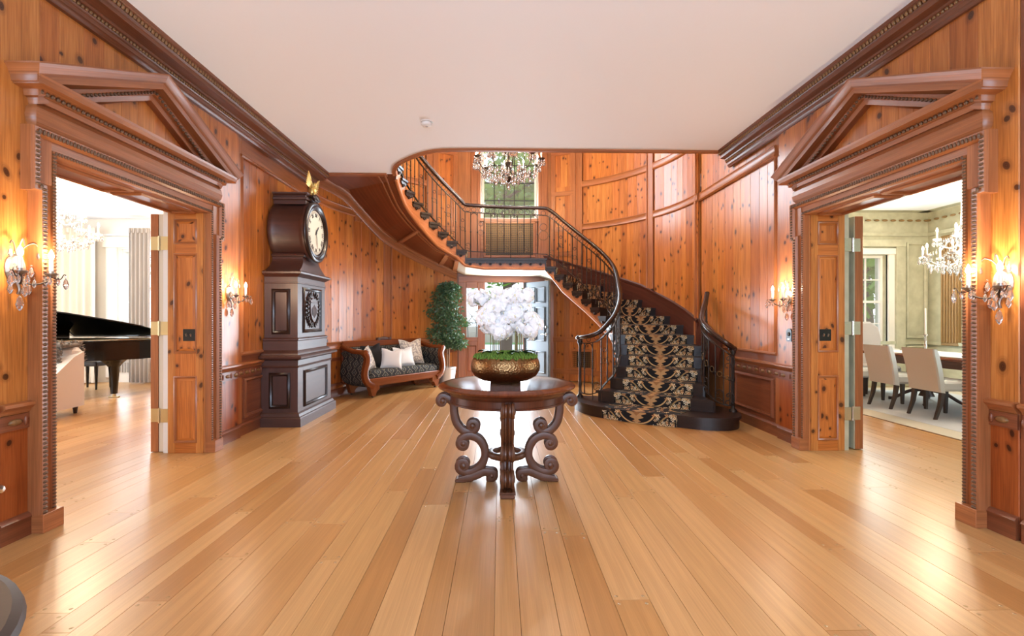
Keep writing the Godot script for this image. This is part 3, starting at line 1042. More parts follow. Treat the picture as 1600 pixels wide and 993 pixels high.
func make_doorway(s: float, X: float, N: Vector3, d0: float, d1: float, hd: float, back: float) -> void:
	var left := s < 0
	var nm := "left" if left else "right"
	var g := -1.0 if left else 1.0
	var t := thing("trim_4" if left else "trim_5", "carved pine door surround with triangular pediment around the %s doorway" % nm, "door surround", "", "structure")
	var L := func(h: float, d: float, out := 0.0) -> Vector3: return V(X - s * out, h, d)
	# jamb linings with two framed panels each, and a coffered head
	for d: float in [d0, d1]:
		var e := 1.0 if d == d0 else -1.0
		var nn := V(0, 0, e)
		var mb := MB.new()
		mb.box(V((X + back) / 2, hd / 2, d - e * 0.016), Vector3(absf(back - X), hd, 0.04))
		put("jamb", mb, MAT.pine_clean, t)
		var mx := (X + s * 0.03 + back) / 2
		for pr: Array in [[0.42, 0.62], [1.44, 0.94], [2.13, 0.22]]:
			var field := MB.new()
			var wv := 0.2
			raised(t, "jamb_panel", V(mx, pr[0], d + e * 0.005), V(wv * g * e, 0, 0), pr[1], nn, MAT.jamb_pine, MAT.pine_trim, 0.008)
		for k in 4:
			# rails between the panels, proud of them
			var hs: Array = [[0.055, 0.11], [0.85, 0.24], [1.965, 0.11], [2.275, 0.07]][k]
			var rl := MB.new()
			rl.box(V(mx, hs[0], d + e * 0.010), Vector3(0.2, hs[1], 0.012), 0.002, Basis(), Vector2(rng.randf(), rng.randf()))
			put("jamb_rail", rl, MAT.jamb_pine, t)
		for sx: float in [-0.133, 0.133]:
			var stl := MB.new()
			stl.box(V(mx + sx, hd / 2, d + e * 0.011), Vector3(0.068, hd, 0.014), 0.002, Basis(), Vector2(rng.randf(), rng.randf()))
			put("jamb_stile", stl, MAT.pine_board_0, t)
	var hb := MB.new()
	hb.box(V((X + back) / 2, hd + 0.005, (d0 + d1) / 2), Vector3(absf(back - X), 0.012, d1 - d0))
	put("head_board", hb, MAT.pine_trim, t)
	for k in 2:
		var dm := lerpf(d0, d1, 0.26 + 0.48 * k)
		var xm := (X + back) / 2
		mould("head_moulding", [V(xm - 0.11, hd - 0.001, dm - 0.34), V(xm + 0.11, hd - 0.001, dm - 0.34), V(xm + 0.11, hd - 0.001, dm + 0.34), V(xm - 0.11, hd - 0.001, dm + 0.34)], Vector3.DOWN, [Vector2(-0.015, 0), Vector2(-0.015, 0.015), Vector2(0.0, 0.02), Vector2(0.015, 0.006), Vector2(0.015, 0)], MAT.pine_trim, t, true, true)
	# casing: inner band, flat, outer band with ears
	var path := [L.call(0.11, d0), L.call(hd, d0), L.call(hd, d1), L.call(0.11, d1)]
	var sg := g
	var P := func(a: Array) -> Array:
		var o := []
		for e: Array in a: o.append(Vector2(e[0] * -sg, e[1]))
		return o
	var inner := [[0, -0.05], [0.0, 0.04], [0.012, 0.052], [0.03, 0.052], [0.036, 0.04], [0.088, 0.045], [0.088, -0.05]]
	mould("casing", path, N, P.call(inner), MAT.pine_trim, t)
	beads("egg_moulding", path, 0.021, Vector3(0.0085, 0.013, 0.011), N, Vector2(-sg * 0.021, 0.05), MAT.carved, t)
	var he := 2.12
	var ear := 0.045
	var jog := [L.call(0.11, d0 - 0.085), L.call(he, d0 - 0.085), L.call(he, d0 - 0.085 - ear), L.call(hd + 0.085, d0 - 0.085 - ear), L.call(hd + 0.085, d1 + 0.085 + ear), L.call(he, d1 + 0.085 + ear), L.call(he, d1 + 0.085), L.call(0.11, d1 + 0.085)]
	mould("outer_casing", jog, N, P.call([[-0.0, -0.02], [-0.0, 0.055], [0.012, 0.075], [0.05, 0.08], [0.056, 0.06], [0.056, -0.02]]), MAT.pine_trim, t)
	beads("egg_moulding", jog, 0.026, Vector3(0.0105, 0.018, 0.013), N, Vector2(-sg * 0.028, 0.076), MAT.carved, t)
	for d: float in [d0 - 0.068, d1 + 0.068]:
		var pl := MB.new()
		pl.box(L.call(0.057, d, 0.03), Vector3(0.12, 0.114, 0.14), 0.003)
		put("plinth", pl, MAT.pine_trim, t)
		var ef := MB.new()
		ef.box(L.call(2.26, d + (-0.03 if d < 4 else 0.03), 0.02), Vector3(0.06, 0.28, 0.12), 0.002)
		put("ear_block", ef, MAT.pine_trim, t)
	# frieze, cornice and raking cornice
	var f0 := d0 - 0.13
	var f1 := d1 + 0.13
	returned("frieze", [L.call(2.45, f0 + 0.04), L.call(2.45, f1 - 0.04)], N, P2(s, [[-0.01, -0.02], [-0.01, 0.03], [0.03, 0.062], [0.075, 0.07], [0.12, 0.062], [0.15, 0.035], [0.16, 0.03], [0.16, -0.02]]), MAT.pine_trim, t)
	returned("cornice", [L.call(2.61, f0 + 0.04), L.call(2.61, f1 - 0.02)], N, P2(s, [[0, -0.02], [0, 0.05], [0.03, 0.06], [0.035, 0.075], [0.065, 0.08], [0.07, 0.15], [0.1, 0.155], [0.115, 0.165], [0.115, -0.02]]), MAT.pine_trim, t)
	beads("egg_moulding", [L.call(2.66, f0 - 0.03), L.call(2.66, f1 + 0.05)], 0.036, Vector3(0.013, 0.014, 0.014), N, Vector2(0, 0.082), MAT.carved, t)
	var mid := (d0 + d1) / 2
	var hx := 2.70
	var ap := 3.16
	var rake := [L.call(hx, f0 + 0.05), L.call(ap, mid), L.call(hx, f1 - 0.02)]
	returned("raking_cornice", rake, N, P2(s, [[-0.11, -0.02], [-0.11, 0.055], [-0.075, 0.065], [-0.07, 0.085], [-0.035, 0.09], [-0.03, 0.15], [0.01, 0.155], [0.02, 0.17], [0.05, 0.185], [0.065, 0.2], [0.075, 0.2], [0.075, -0.02]]), MAT.pine_trim, t)
	beads("egg_moulding", [L.call(hx + 0.09, f0 + 0.2), L.call(ap, mid), L.call(hx + 0.09, f1 - 0.2)], 0.036, Vector3(0.012, 0.013, 0.013), N, Vector2(s * 0.052, 0.09), MAT.carved, t)
	# the leaf folded right back inside the next room, seen on its hinge edge
	var dr := thing("door_1" if left else "door_2", ("pine and cream door folded back inside the music room doorway" if left else "red pine door folded back inside the dining room doorway"), "door", "", "structure")
	var xa := -3.318 if left else 3.527
	var lf := MB.new()
	lf.box(V(xa + s * 0.025, 1.155, d1 + 0.02 + 0.38), Vector3(0.07 if left else 0.08, 2.3, 0.76), 0.003)
	put("door_leaf", lf, MAT.stringer_wood if left else MAT.pine_trim, dr)
	var wf := MB.new()
	wf.box(V(xa - s * (0.041 if left else 0.017), 1.155, d1 + 0.025 + 0.38), Vector3(0.05 if left else 0.012, 2.3, 0.76), 0.002)
	put("painted_face", wf, MAT.cream_paint if left else MAT.glazed_green, dr)
	var cs := MB.new()
	cs.box(V(back + s * 0.036, 1.17, d1 + 0.062), Vector3(0.066, 2.42, 0.13), 0.004)
	put("room_casing", cs, MAT.white_paint if left else MAT.glazed_green, dr)
	for hh: float in [0.36, 1.2, 2.02]:
		var hg := thing_part("hinge", dr)
		var k := MB.new()
		var xm := back + s * 0.07
		k.box(V(xm + s * 0.09, hh, d1 + 0.015), Vector3(0.07, 0.13, 0.006), 0.001)
		k.box(V(xm - s * 0.015, hh, d1 - 0.004), Vector3(0.07, 0.13, 0.006), 0.001)
		put("hinge_leaf", k, MAT.brass if left else MAT.nickel, hg)
		var kn := MB.new()
		kn.lathe([Vector2(0, -0.075), Vector2(0.009, -0.07), Vector2(0.009, 0.07), Vector2(0, 0.075)], 8, V(xm + s * 0.038, hh, d1))
		put("hinge_pin", kn, MAT.brass if left else MAT.nickel, hg)

func P2(s: float, a: Array) -> Array:
	var o := []
	for e: Array in a:
		o.append(Vector2(e[0] * -s, e[1]))
	return o

func thing_part(called: String, parent: Node) -> Node3D:
	var o := Node3D.new()
	var key := "%d/%s" % [parent.get_instance_id(), called]
	var c := 0
	if used.has(key):
		c = used[key] + 1
	used[key] = c
	o.name = called if c == 0 else "%s_%03d" % [called, c]
	parent.add_child(o, true)
	return o

# ---------- the round end of the hall ----------
const FLAT_U := 0.97
const FLAT_D := 10.08

func soffit_wall(a: float) -> float:
	# height of the stair's underside where it meets the round wall, by angle
	var k := [[20.0, 1.0], [28.0, 1.25], [40.0, 1.55], [49.0, 1.7], [58.0, 1.85], [67.0, 2.0], [76.0, 2.16], [106.0, 2.18], [113.6, 2.33], [129.5, 2.63], [142.0, 2.9], [152.5, 3.25], [160.0, 3.46], [166.0, 3.5], [180.0, 3.5]]
	for i in k.size() - 1:
		if a <= k[i + 1][0]:
			return lerpf(k[i][1], k[i + 1][1], clampf((a - k[i][0]) / (k[i + 1][0] - k[i][0]), 0.0, 1.0))
	return 3.5

func make_rotunda() -> void:
	var mb := MB.new()
	var ring := func(m: MB, a0: float, a1: float, r0: float, r1: float, h0: float, h1: float) -> void:
		var k := int((a1 - a0) / 3.0) + 1
		for i in k:
			var f0 := lerpf(a0, a1, float(i) / k)
			var f1 := lerpf(a0, a1, float(i + 1) / k)
			var p := arc(f0, r0); var q := arc(f1, r0); var u := arc(f0, r1); var w := arc(f1, r1)
			m.quad(V(p.x, h0, p.y), V(q.x, h0, q.y), V(q.x, h1, q.y), V(p.x, h1, p.y))
			m.quad(V(w.x, h0, w.y), V(u.x, h0, u.y), V(u.x, h1, u.y), V(w.x, h1, w.y))
			m.quad(V(p.x, h1, p.y), V(q.x, h1, q.y), V(w.x, h1, w.y), V(u.x, h1, u.y))
			m.quad(V(p.x, h0, p.y), V(u.x, h0, u.y), V(w.x, h0, w.y), V(q.x, h0, q.y))
	ring.call(mb, 0.0, 70.6, RW + 0.02, RW + 0.4, 0.0, 6.6)
	ring.call(mb, 109.4, 180.0, RW + 0.02, RW + 0.4, 0.0, 6.6)
	var D := FLAT_D + 0.17
	var bx := func(x0: float, x1: float, h0: float, h1: float) -> void:
		mb.box(V((x0 + x1) / 2, (h0 + h1) / 2, D), Vector3(x1 - x0, h1 - h0, 0.3))
	bx.call(-0.98, -0.71, 0.0, 6.6)
	bx.call(-0.71, -0.45, 0.0, 0.86)
	bx.call(-0.71, 0.5, 2.06, 3.34)
	bx.call(-0.71, -0.45, 1.95, 2.06)
	bx.call(-0.45, -0.33, 0.0, 2.06)
	bx.call(0.5, 1.17, 0.0, 3.34)
	bx.call(-0.71, -0.41, 3.34, 6.6)
	bx.call(0.81, 1.17, 3.34, 6.6)
	bx.call(-0.41, 0.81, 5.7, 6.6)
	var wall := struct("wall_back", mb, MAT.pine_clean)
	wall.set_meta("label", "curved knotty pine wall of the stair hall behind the staircase")
	var flat := Vector2(0, -1)
	# lower planks: left round to the entrance, and right under the stair
	var z := func(_a: float) -> float: return 0.86
	arc_boards(wall, 109.6, 137.3, z, func(a: float) -> float: return soffit_wall(a) - 0.03)
	arc_boards(wall, 141.0, 180.0, z, func(a: float) -> float: return minf(soffit_wall(a) - 0.03, 3.42))
	var stile := func(a: float, h0: float, h1: float, wd := 0.07, out := 0.035, m := "pine_rail") -> void:
		var p := arc(a)
		var s := MB.new()
		s.box(V(p.x, (h0 + h1) / 2, p.y), Vector3(wd, h1 - h0, out * 2), 0.004, Basis(Vector3.UP, deg_to_rad(a - 90)))
		put("stile", s, MAT[m], wall)
	stile.call(139.2, 0.0, 2.8, 0.13, 0.02)
	stile.call(137.6, 0.9, 2.72, 0.03, 0.035, "pine_trim")
	stile.call(140.9, 0.9, 2.86, 0.03, 0.035, "pine_trim")
	stile.call(110.6, 0.0, 2.25, 0.1, 0.025)
	# dado of the left round
	arc_boards(wall, 109.6, 180.0, func(_a: float) -> float: return 0.02, func(_a: float) -> float: return 0.86, RW, 0.012)
	arc_mould("dado_rail", 109.8, 180.0, func(_a: float) -> float: return 0.84, RAILP, MAT.pine_trim, wall)
	arc_mould("dado_rail", 109.8, 180.0, func(_a: float) -> float: return 0.62, [Vector2(-0.03, 0), Vector2(-0.03, 0.03), Vector2(0.03, 0.03), Vector2(0.03, 0)], MAT.pine_dado, wall)
	arc_mould("dado_rail", 109.8, 180.0, func(_a: float) -> float: return 0.2, [Vector2(-0.02, 0), Vector2(-0.02, 0.03), Vector2(0.02, 0.03), Vector2(0.02, 0)], MAT.pine_dado, wall)
	var bb := thing("baseboard_back", "red brown pine skirting round the curved wall behind the sofa", "baseboard", "", "structure")
	arc_mould("skirting", 110.2, 180.0, func(_a: float) -> float: return 0.0, [Vector2(0, 0), Vector2(0, 0.04), Vector2(0.1, 0.04), Vector2(0.13, 0.02), Vector2(0.13, 0)], MAT.pine_dado, bb)
	# dark cornice following the underside of the stair along the wall
	var tr := thing("trim_6", "dark wooden cornice sweeping down the curved wall under the stair", "moulding", "", "structure")
	arc_mould("cornice", 110.0, 180.0, func(a: float) -> float: return soffit_wall(a), [Vector2(-0.17, -0.01), Vector2(-0.17, 0.035), Vector2(-0.145, 0.05), Vector2(-0.06, 0.055), Vector2(-0.05, 0.08), Vector2(-0.02, 0.1), Vector2(-0.01, 0.14), Vector2(0.01, 0.14), Vector2(0.01, -0.01)], MAT.pine_trim, tr)
	# right under the stair: planked panels and a grille
	var rt := func(a: float) -> float: return soffit_wall(a) - 0.02
	arc_boards(wall, 28.0, 70.4, func(_a: float) -> float: return 0.02, rt, RW, 0.015)
	arc_mould("panel_rail", 30.0, 70.4, func(_a: float) -> float: return 0.86, [Vector2(-0.05, 0), Vector2(-0.05, 0.035), Vector2(0.05, 0.035), Vector2(0.05, 0)], MAT.pine_rail, wall)
	for a: float in [69.5, 64.0, 49.0]:
		stile.call(a, 0.0, soffit_wall(a) - 0.1, 0.12, 0.03)
	arc_mould("panel_rail", 30.0, 70.4, func(_a: float) -> float: return 0.2, [Vector2(-0.05, 0), Vector2(-0.05, 0.035), Vector2(0.05, 0.035), Vector2(0.05, 0)], MAT.pine_rail, wall)
	grille("vent_grille", arc(56.8, RW - 0.03), 56.8, 0.46, 0.46, 0.32, 11, 8, "dark square-mesh vent grille low on the wall panel under the stair")
	upper_wall(wall, stile)
	make_entrance()
	make_landing_window(wall)

func grille(called: String, at: Vector2, ang: float, h: float, w: float, hh: float, nx: int, ny: int, label: String) -> void:
	var o := thing(called, label, "vent")
	o.position = V(at.x, h, at.y)
	o.rotation.y = deg_to_rad(ang - 90)
	var b := MB.new()
	b.box(Vector3(0, 0, -0.012), Vector3(w, hh, 0.004))
	put("backing", b, MAT.ink, o)
	var f := MB.new()
	for s: float in [-1.0, 1.0]:
		f.box(Vector3(0, s * (hh / 2 + 0.025), 0), Vector3(w + 0.1, 0.05, 0.03), 0.006)
		f.box(Vector3(s * (w / 2 + 0.025), 0, 0), Vector3(0.05, hh, 0.03), 0.006)
	put("frame", f, MAT.pine_rail, o)
	var m := MB.new()
	for i in nx + 1:
		m.box(Vector3(lerpf(-w / 2, w / 2, float(i) / nx), 0, 0), Vector3(0.011, hh, 0.008))
	for i in ny + 1:
		m.box(Vector3(0, lerpf(-hh / 2, hh / 2, float(i) / ny), 0.003), Vector3(w, 0.011, 0.008))
	stuff("mesh_bars", m, MAT.iron_gilt, o)

func upper_wall(wall: Node, stile: Callable) -> void:
	# panelling above the stair; angles of the uprights on each side
	var low := func(_a: float) -> float: return 3.14
	var top := func(_a: float) -> float: return 4.0
	for s: float in [0.0, 1.0]:
		var A := func(a: float) -> float: return 180.0 - a if s > 0 else a
		for pr: Array in [[0.5, 25.0], [29.0, 57.0], [61.0, 70.4]]:
			var a0: float = minf(A.call(pr[0]), A.call(pr[1]))
			var a1: float = maxf(A.call(pr[0]), A.call(pr[1]))
			var wide: bool = pr[0] < 60.0
			var st := func(a: float) -> float: return soffit_wall(a) - 0.1
			if s == 0.0:
				arc_boards(wall, a0, a1, func(a: float) -> float: return maxf(0.2, (a - 10.0) * 0.035), low, RW + 0.005)
			else:
				arc_boards(wall, a0, a1, func(a: float) -> float: return minf(2.3 + (a - 106.0) * 0.025, 3.0), low, RW + 0.005)
			arc_boards(wall, a0, a1, low, top, RW + 0.005)
			arc_boards(wall, a0, a1, top, func(_a: float) -> float: return 6.5, RW + 0.005)
			if wide:
				for hh: float in [3.14, 4.0]:
					arc_mould("curved_rail", a0 - 0.6, a1 + 0.6, func(_a: float) -> float: return hh, RAILP, MAT.pine_rail, wall)
			else:
				for hh: float in [2.62, 3.14, 3.86, 4.7]:
					arc_mould("panel_rail", a0, a1, func(_a: float) -> float: return hh, [Vector2(-0.045, 0), Vector2(-0.045, 0.035), Vector2(0.045, 0.035), Vector2(0.045, 0)], MAT.pine_rail, wall)
		for a: float in [27.0, 59.0]:
			var aa: float = A.call(a)
			var foot: float = stair_level_wall(a) + 0.28 if s == 0.0 else (3.0 if a < 50 else 2.4)
			stile.call(aa, foot, 6.4, 0.14, 0.025)
			stile.call(aa - 1.45, foot, 6.4, 0.025, 0.04, "pine_trim")
			stile.call(aa + 1.45, foot, 6.4, 0.025, 0.04, "pine_trim")
		for a: float in [61.6, 69.6]:
			stile.call(A.call(a), 2.3, 6.4, 0.09, 0.035)
		if s == 0.0:
			stile.call(1.5, 0.9, 6.4, 0.05, 0.04)
	# dark skirting rising with the right flight
	var sk := thing("trim_7", "dark skirting board climbing the curved wall beside the lower flight", "moulding", "", "structure")
	arc_mould("skirting", 0.0, 74.0, func(a: float) -> float: return stair_level_wall(a) + 0.07, [Vector2(-0.34, 0.0), Vector2(-0.34, 0.025), Vector2(0.15, 0.025), Vector2(0.16, 0.04), Vector2(0.2, 0.045), Vector2(0.22, 0.02), Vector2(0.22, 0.0)], MAT.stair_skirt, sk)
	mb_straight_skirt(sk)

func mb_straight_skirt(sk: Node) -> void:
	var N := V(-1, 0, 0)
	mould("skirting", [V(XR, 0.80, 6.55), V(XR, 1.10, DC)], N, [Vector2(0.34, 0.0), Vector2(0.34, 0.025), Vector2(-0.15, 0.025), Vector2(-0.16, 0.04), Vector2(-0.2, 0.045), Vector2(-0.22, 0.02), Vector2(-0.22, 0.0)], MAT.stair_skirt, sk)

func make_entrance() -> void:
	var D := FLAT_D
	var t := thing("trim_8", "red pine frame around the front entrance and its narrow side window", "door frame", "", "structure")
	var bx := func(called: String, x0: float, x1: float, h0: float, h1: float, dd := 0.0, m := "pine_trim", th := 0.06) -> void:
		var b := MB.new()
		b.box(V((x0 + x1) / 2, (h0 + h1) / 2, D - dd), Vector3(x1 - x0, h1 - h0, th), 0.006)
		put(called, b, MAT[m], t)
	bx.call("upright", -0.86, -0.70, 0.0, 2.1, 0.0, "pine_rail")
	bx.call("upright", -0.46, -0.31, 0.0, 2.1, 0.0, "pine_trim")
	bx.call("upright", 0.49, 0.6, 0.0, 2.1)
	bx.call("upright", 0.93, 1.05, 0.0, 2.1, 0.02, "cream_paint", 0.08)
	bx.call("upright", 1.05, 1.14, 0.0, 2.1, 0.03, "pine_trim", 0.1)
	bx.call("head_rail", -0.86, 1.05, 2.04, 2.18, 0.01)
	bx.call("side_panel", -0.70, -0.46, 0.0, 0.86)
	bx.call("side_rail", -0.70, -0.46, 0.82, 0.9, 0.02)
	bx.call("side_rail", -0.70, -0.46, 1.92, 2.06, 0.02)
	mould("panel_moulding", rect(V(-0.66, 0.2, D - 0.03), V(-0.5, 0.72, D - 0.03)), V(0, 0, -1), [Vector2(-0.012, 0), Vector2(-0.012, 0.015), Vector2(0.012, 0.006), Vector2(0.012, 0)], MAT.pine_dado, t, true, true)
	# side light with its leading
	var w := thing("window_1", "tall narrow leaded side window left of the front door", "window", "", "structure")
	var g := MB.new()
	g.box(V(-0.58, 1.41, D + 0.05), Vector3(0.25, 1.1, 0.005))
	put("pane", g, MAT.pane_glass, w)
	var ld := MB.new()
	for s: float in [-1.0, 1.0]:
		var pts := [Vector3(-0.58 + s * 0.085, 0.9, -D - 0.045), Vector3(-0.58 + s * 0.085, 1.2, -D - 0.045), Vector3(-0.58, 1.32, -D - 0.045), Vector3(-0.58 + s * 0.06, 1.4, -D - 0.045), Vector3(-0.58 + s * 0.085, 1.5, -D - 0.045), Vector3(-0.58 + s * 0.085, 1.92, -D - 0.045)]
		ld.tube(smooth(pts, 3), 0.006, 5)
	for hh: float in [1.2, 1.34]:
		ld.box(V(-0.58, hh, D + 0.045), Vector3(0.24, 0.01, 0.01))
	put("leading", ld, MAT.ink, w)
	# open leaf
	var dr := thing("door_3", "blue grey six-panel front door standing open behind the white orchids", "door", "", "structure")
	dr.position = V(0.5, 0, D - 0.04)
	dr.rotation.y = -atan2(0.60, 0.44)
	var W := 0.76
	var lf := MB.new()
	lf.box(Vector3(W / 2, 1.02, -0.012), Vector3(W, 2.02, 0.03), 0.003)
	put("door_leaf", lf, MAT.grey_door, dr)
	for c in 2:
		var x0 := 0.11 + c * (W - 0.22 + 0.06) / 2
		var ww := (W - 0.22 - 0.06) / 2
		for r: Array in [[0.22, 0.62], [0.86, 1.5], [1.62, 1.9]]:
			mould("door_panel", rect(Vector3(x0, r[0], 0.003), Vector3(x0 + ww, r[1], 0.003)), Vector3(0, 0, 1), [Vector2(-0.02, 0), Vector2(-0.02, 0.012), Vector2(-0.005, 0.02), Vector2(0.012, 0.002), Vector2(0.012, 0)], MAT.grey_door, dr, true, true)
			var dp := MB.new()
			dp.box(Vector3(x0 + ww / 2, (r[0] + r[1]) / 2, 0.003), Vector3(0.018, r[1] - r[0] - 0.06, 0.008), 0.001)
	var hd := MB.new()
	hd.lathe([Vector2(0, -0.005), Vector2(0.028, -0.005), Vector2(0.028, 0.004), Vector2(0.01, 0.008), Vector2(0.01, 0.05), Vector2(0, 0.05)], 12, Vector3(W - 0.06, 0.98, 0.003), Basis(Vector3.RIGHT, PI / 2))
	hd.tube([Vector3(W - 0.06, 0.98, 0.05), Vector3(W - 0.11, 0.985, 0.055), Vector3(W - 0.16, 0.975, 0.05)], 0.009, 8)
	put("door_handle", hd, MAT.nickel, dr)
	var lk := MB.new()
	lk.lathe([Vector2(0, 0), Vector2(0.024, 0), Vector2(0.02, 0.014), Vector2(0, 0.016)], 12, Vector3(W - 0.06, 1.12, 0.003), Basis(Vector3.RIGHT, PI / 2))
	put("lock", lk, MAT.nickel, dr)

func sash(called: String, label: String, x0: float, x1: float, h0: float, h1: float, D: float, nx: int, ny: int, bar: Material, frame: Material, mid := true, thick := 0.022, depth := 0.05) -> void:
	# an upright window across the view: frame, panes one by one, glazing bars
	var w := thing(called, label, "window", "", "structure")
	var f := MB.new()
	var fw := 0.05
	f.box(V((x0 + x1) / 2, h0 + fw / 2, D), Vector3(x1 - x0, fw, depth + 0.02), 0.004)
	f.box(V((x0 + x1) / 2, h1 - fw / 2, D), Vector3(x1 - x0, fw, depth + 0.02), 0.004)
	for x: float in [x0 + fw / 2, x1 - fw / 2]:
		f.box(V(x, (h0 + h1) / 2, D), Vector3(fw, h1 - h0 - fw * 2, depth + 0.02), 0.004)
	if mid:
		f.box(V((x0 + x1) / 2, (h0 + h1) / 2, D - 0.01), Vector3(x1 - x0 - fw * 2, 0.045, depth), 0.004)
	put("window_frame", f, frame, w)
	var ix0 := x0 + fw
	var iw := x1 - x0 - fw * 2
	var ih := h1 - h0 - fw * 2
	for i in range(1, nx):
		var b := MB.new()
		b.box(V(ix0 + iw * i / nx, (h0 + h1) / 2, D), Vector3(thick, ih, 0.03), 0.003)
		put("glazing_bar", b, bar, w)
	for j in range(1, ny):
		if mid and j * 2 == ny:
			continue
		var b := MB.new()
		b.box(V((x0 + x1) / 2, h0 + fw + ih * j / ny, D), Vector3(iw, thick, 0.03), 0.003)
		put("glazing_bar", b, bar, w)
	for i in nx:
		for j in ny:
			var g := MB.new()
			g.box(V(ix0 + iw * (i + 0.5) / nx, h0 + fw + ih * (j + 0.5) / ny, D + 0.005), Vector3(iw / nx - thick * 0.5, ih / ny - thick * 0.5, 0.004))
			put("pane", g, MAT.pane_glass, w)

func make_landing_window(wall: Node) -> void:
	sash("window_2", "tall leaded window above the stair landing with trees outside", -0.38, 0.78, 3.36, 5.68, FLAT_D + 0.14, 5, 6, MAT.ink, MAT.white_paint, false, 0.018)
	var t := thing("trim_9", "pine casing and apron around the landing window", "window casing", "", "structure")
	var D := FLAT_D
	var bx := func(called: String, x0: float, x1: float, h0: float, h1: float, dd: float, m: String, th := 0.05) -> void:
		var b := MB.new()
		b.box(V((x0 + x1) / 2, (h0 + h1) / 2, D - dd), Vector3(x1 - x0, h1 - h0, th), 0.005)
		put(called, b, MAT[m], t)
	for s: float in [-1.0, 1.0]:
		var c := 0.2
		var e := func(u: float) -> float: return c + s * u
		bx.call("side_casing", minf(e.call(0.6), e.call(0.66)), maxf(e.call(0.6), e.call(0.66)), 2.37, 6.3, 0.01, "pine_trim", 0.09)
		bx.call("side_casing", minf(e.call(0.66), e.call(0.8)), maxf(e.call(0.66), e.call(0.8)), 2.37, 6.3, 0.0, "pine_rail")
		bx.call("reveal", minf(e.call(0.585), e.call(0.61)), maxf(e.call(0.585), e.call(0.61)), 3.34, 5.7, -0.1, "white_paint", 0.24)
	bx.call("sill", -0.42, 0.82, 3.3, 3.36, 0.02, "pine_trim", 0.12)
	bx.call("apron", -0.40, 0.80, 2.37, 3.3, -0.01, "pine_rail")
	grille("radiator_grille", Vector2(0.2, D - 0.055), 90.0, 2.93, 0.98, 0.66, 26, 17, "brown lattice radiator grille below the landing window")

func make_front_wall() -> void:
	# the wall behind the camera, with an unseen window added for the fill light
	var mb := MB.new()
	mb.box(V(-2.7, 1.75, -3.0), Vector3(0.8, 3.5, 0.2))
	mb.box(V(2.9, 1.75, -3.0), Vector3(0.8, 3.5, 0.2))
	mb.box(V(0.1, 0.25, -3.0), Vector3(4.8, 0.5, 0.2))
	mb.box(V(0.1, 3.35, -3.0), Vector3(4.8, 0.3, 0.2))
	struct("wall_front", mb, MAT.pine_clean)
	sash("window_3", "unseen window added behind the camera for the fill light", -2.3, 2.5, 0.5, 3.2, -3.0, 8, 4, MAT.white_paint, MAT.white_paint, true)
	# the upper hall in front of the stair well
	var up := MB.new()
	up.box(V(XC, 5.2, 2.2), Vector3(6.2, 2.8, 0.2))
	struct("wall_upper_hall", up, MAT.plaster)

func room_box(called: String, x0: float, x1: float, d0: float, d1: float, hc: float, m: Material, holes_back: Array, hole_side: Array, side_x: float) -> void:
	# walls of a side room with thickness; openings as [x0, x1, h0, h1] in the far wall and [d0, d1, h0, h1] in the outer wall
	var mb := MB.new()
	var cut := func(a0: float, a1: float, hs: Array, place: Callable) -> void:
		var x := a0
		for h: Array in hs:
			place.call(x, h[0], 0.0, hc)
			place.call(h[0], h[1], 0.0, h[2])
			place.call(h[0], h[1], h[3], hc)
			x = h[1]
		place.call(x, a1, 0.0, hc)
	cut.call(x0, x1, holes_back, func(a: float, b: float, h0: float, h1: float) -> void:
		if b > a and h1 > h0:
			mb.box(V((a + b) / 2, (h0 + h1) / 2, d1 + 0.15), Vector3(b - a, h1 - h0, 0.3)))
	cut.call(d0, d1, hole_side, func(a: float, b: float, h0: float, h1: float) -> void:
		if b > a and h1 > h0:
			mb.box(V(side_x + signf(side_x) * 0.15, (h0 + h1) / 2, (a + b) / 2), Vector3(0.3, h1 - h0, b - a)))
	mb.box(V((x0 + x1) / 2, hc / 2, d0 - 0.1), Vector3(x1 - x0, hc, 0.2))
	struct("wall_" + called, mb, m)
	var c := MB.new()
	c.box(V((x0 + x1) / 2, hc + 0.1, (d0 + d1) / 2), Vector3(x1 - x0 + 0.6, 0.2, d1 - d0 + 0.6))
	struct("ceiling_" + called, c, MAT.plaster)

func drape(called: String, label: String, x0: float, x1: float, h0: float, h1: float, D: float, folds: int, m: Material, amp := 0.05) -> void:
	var mb := MB.new()
	var k := folds * 8
	var path := []
	var xs := []
	var ys := []
	for i in k + 1:
		var f := float(i) / k
		var off := sin(f * folds * TAU) * amp * (0.75 + 0.25 * sin(f * 31.0))
		path.append(V(lerpf(x0, x1, f), h0, D + off))
	for i in k + 1:
		var tg: Vector3 = path[mini(i + 1, k)] - path[maxi(i - 1, 0)]
		xs.append(tg.normalized().cross(Vector3.UP).normalized())
		ys.append(Vector3.UP)
	mb.sweep(path, xs, ys, [Vector2(0.004, 0), Vector2(0.004, h1 - h0), Vector2(-0.004, h1 - h0), Vector2(-0.004, 0)], true, true, false, 0.75, -1.0)
	var c := thing(called, label, "curtain")
	put("panel", mb, m, c)
	for i in folds:
		var hd := MB.new()
		var f := (i + 0.5) / folds
		hd.box(V(lerpf(x0, x1, f), h1 - 0.05, D), Vector3(absf(x1 - x0) / folds * 0.45, 0.1, amp * 2.0), 0.01)
		put("heading", hd, m, c)

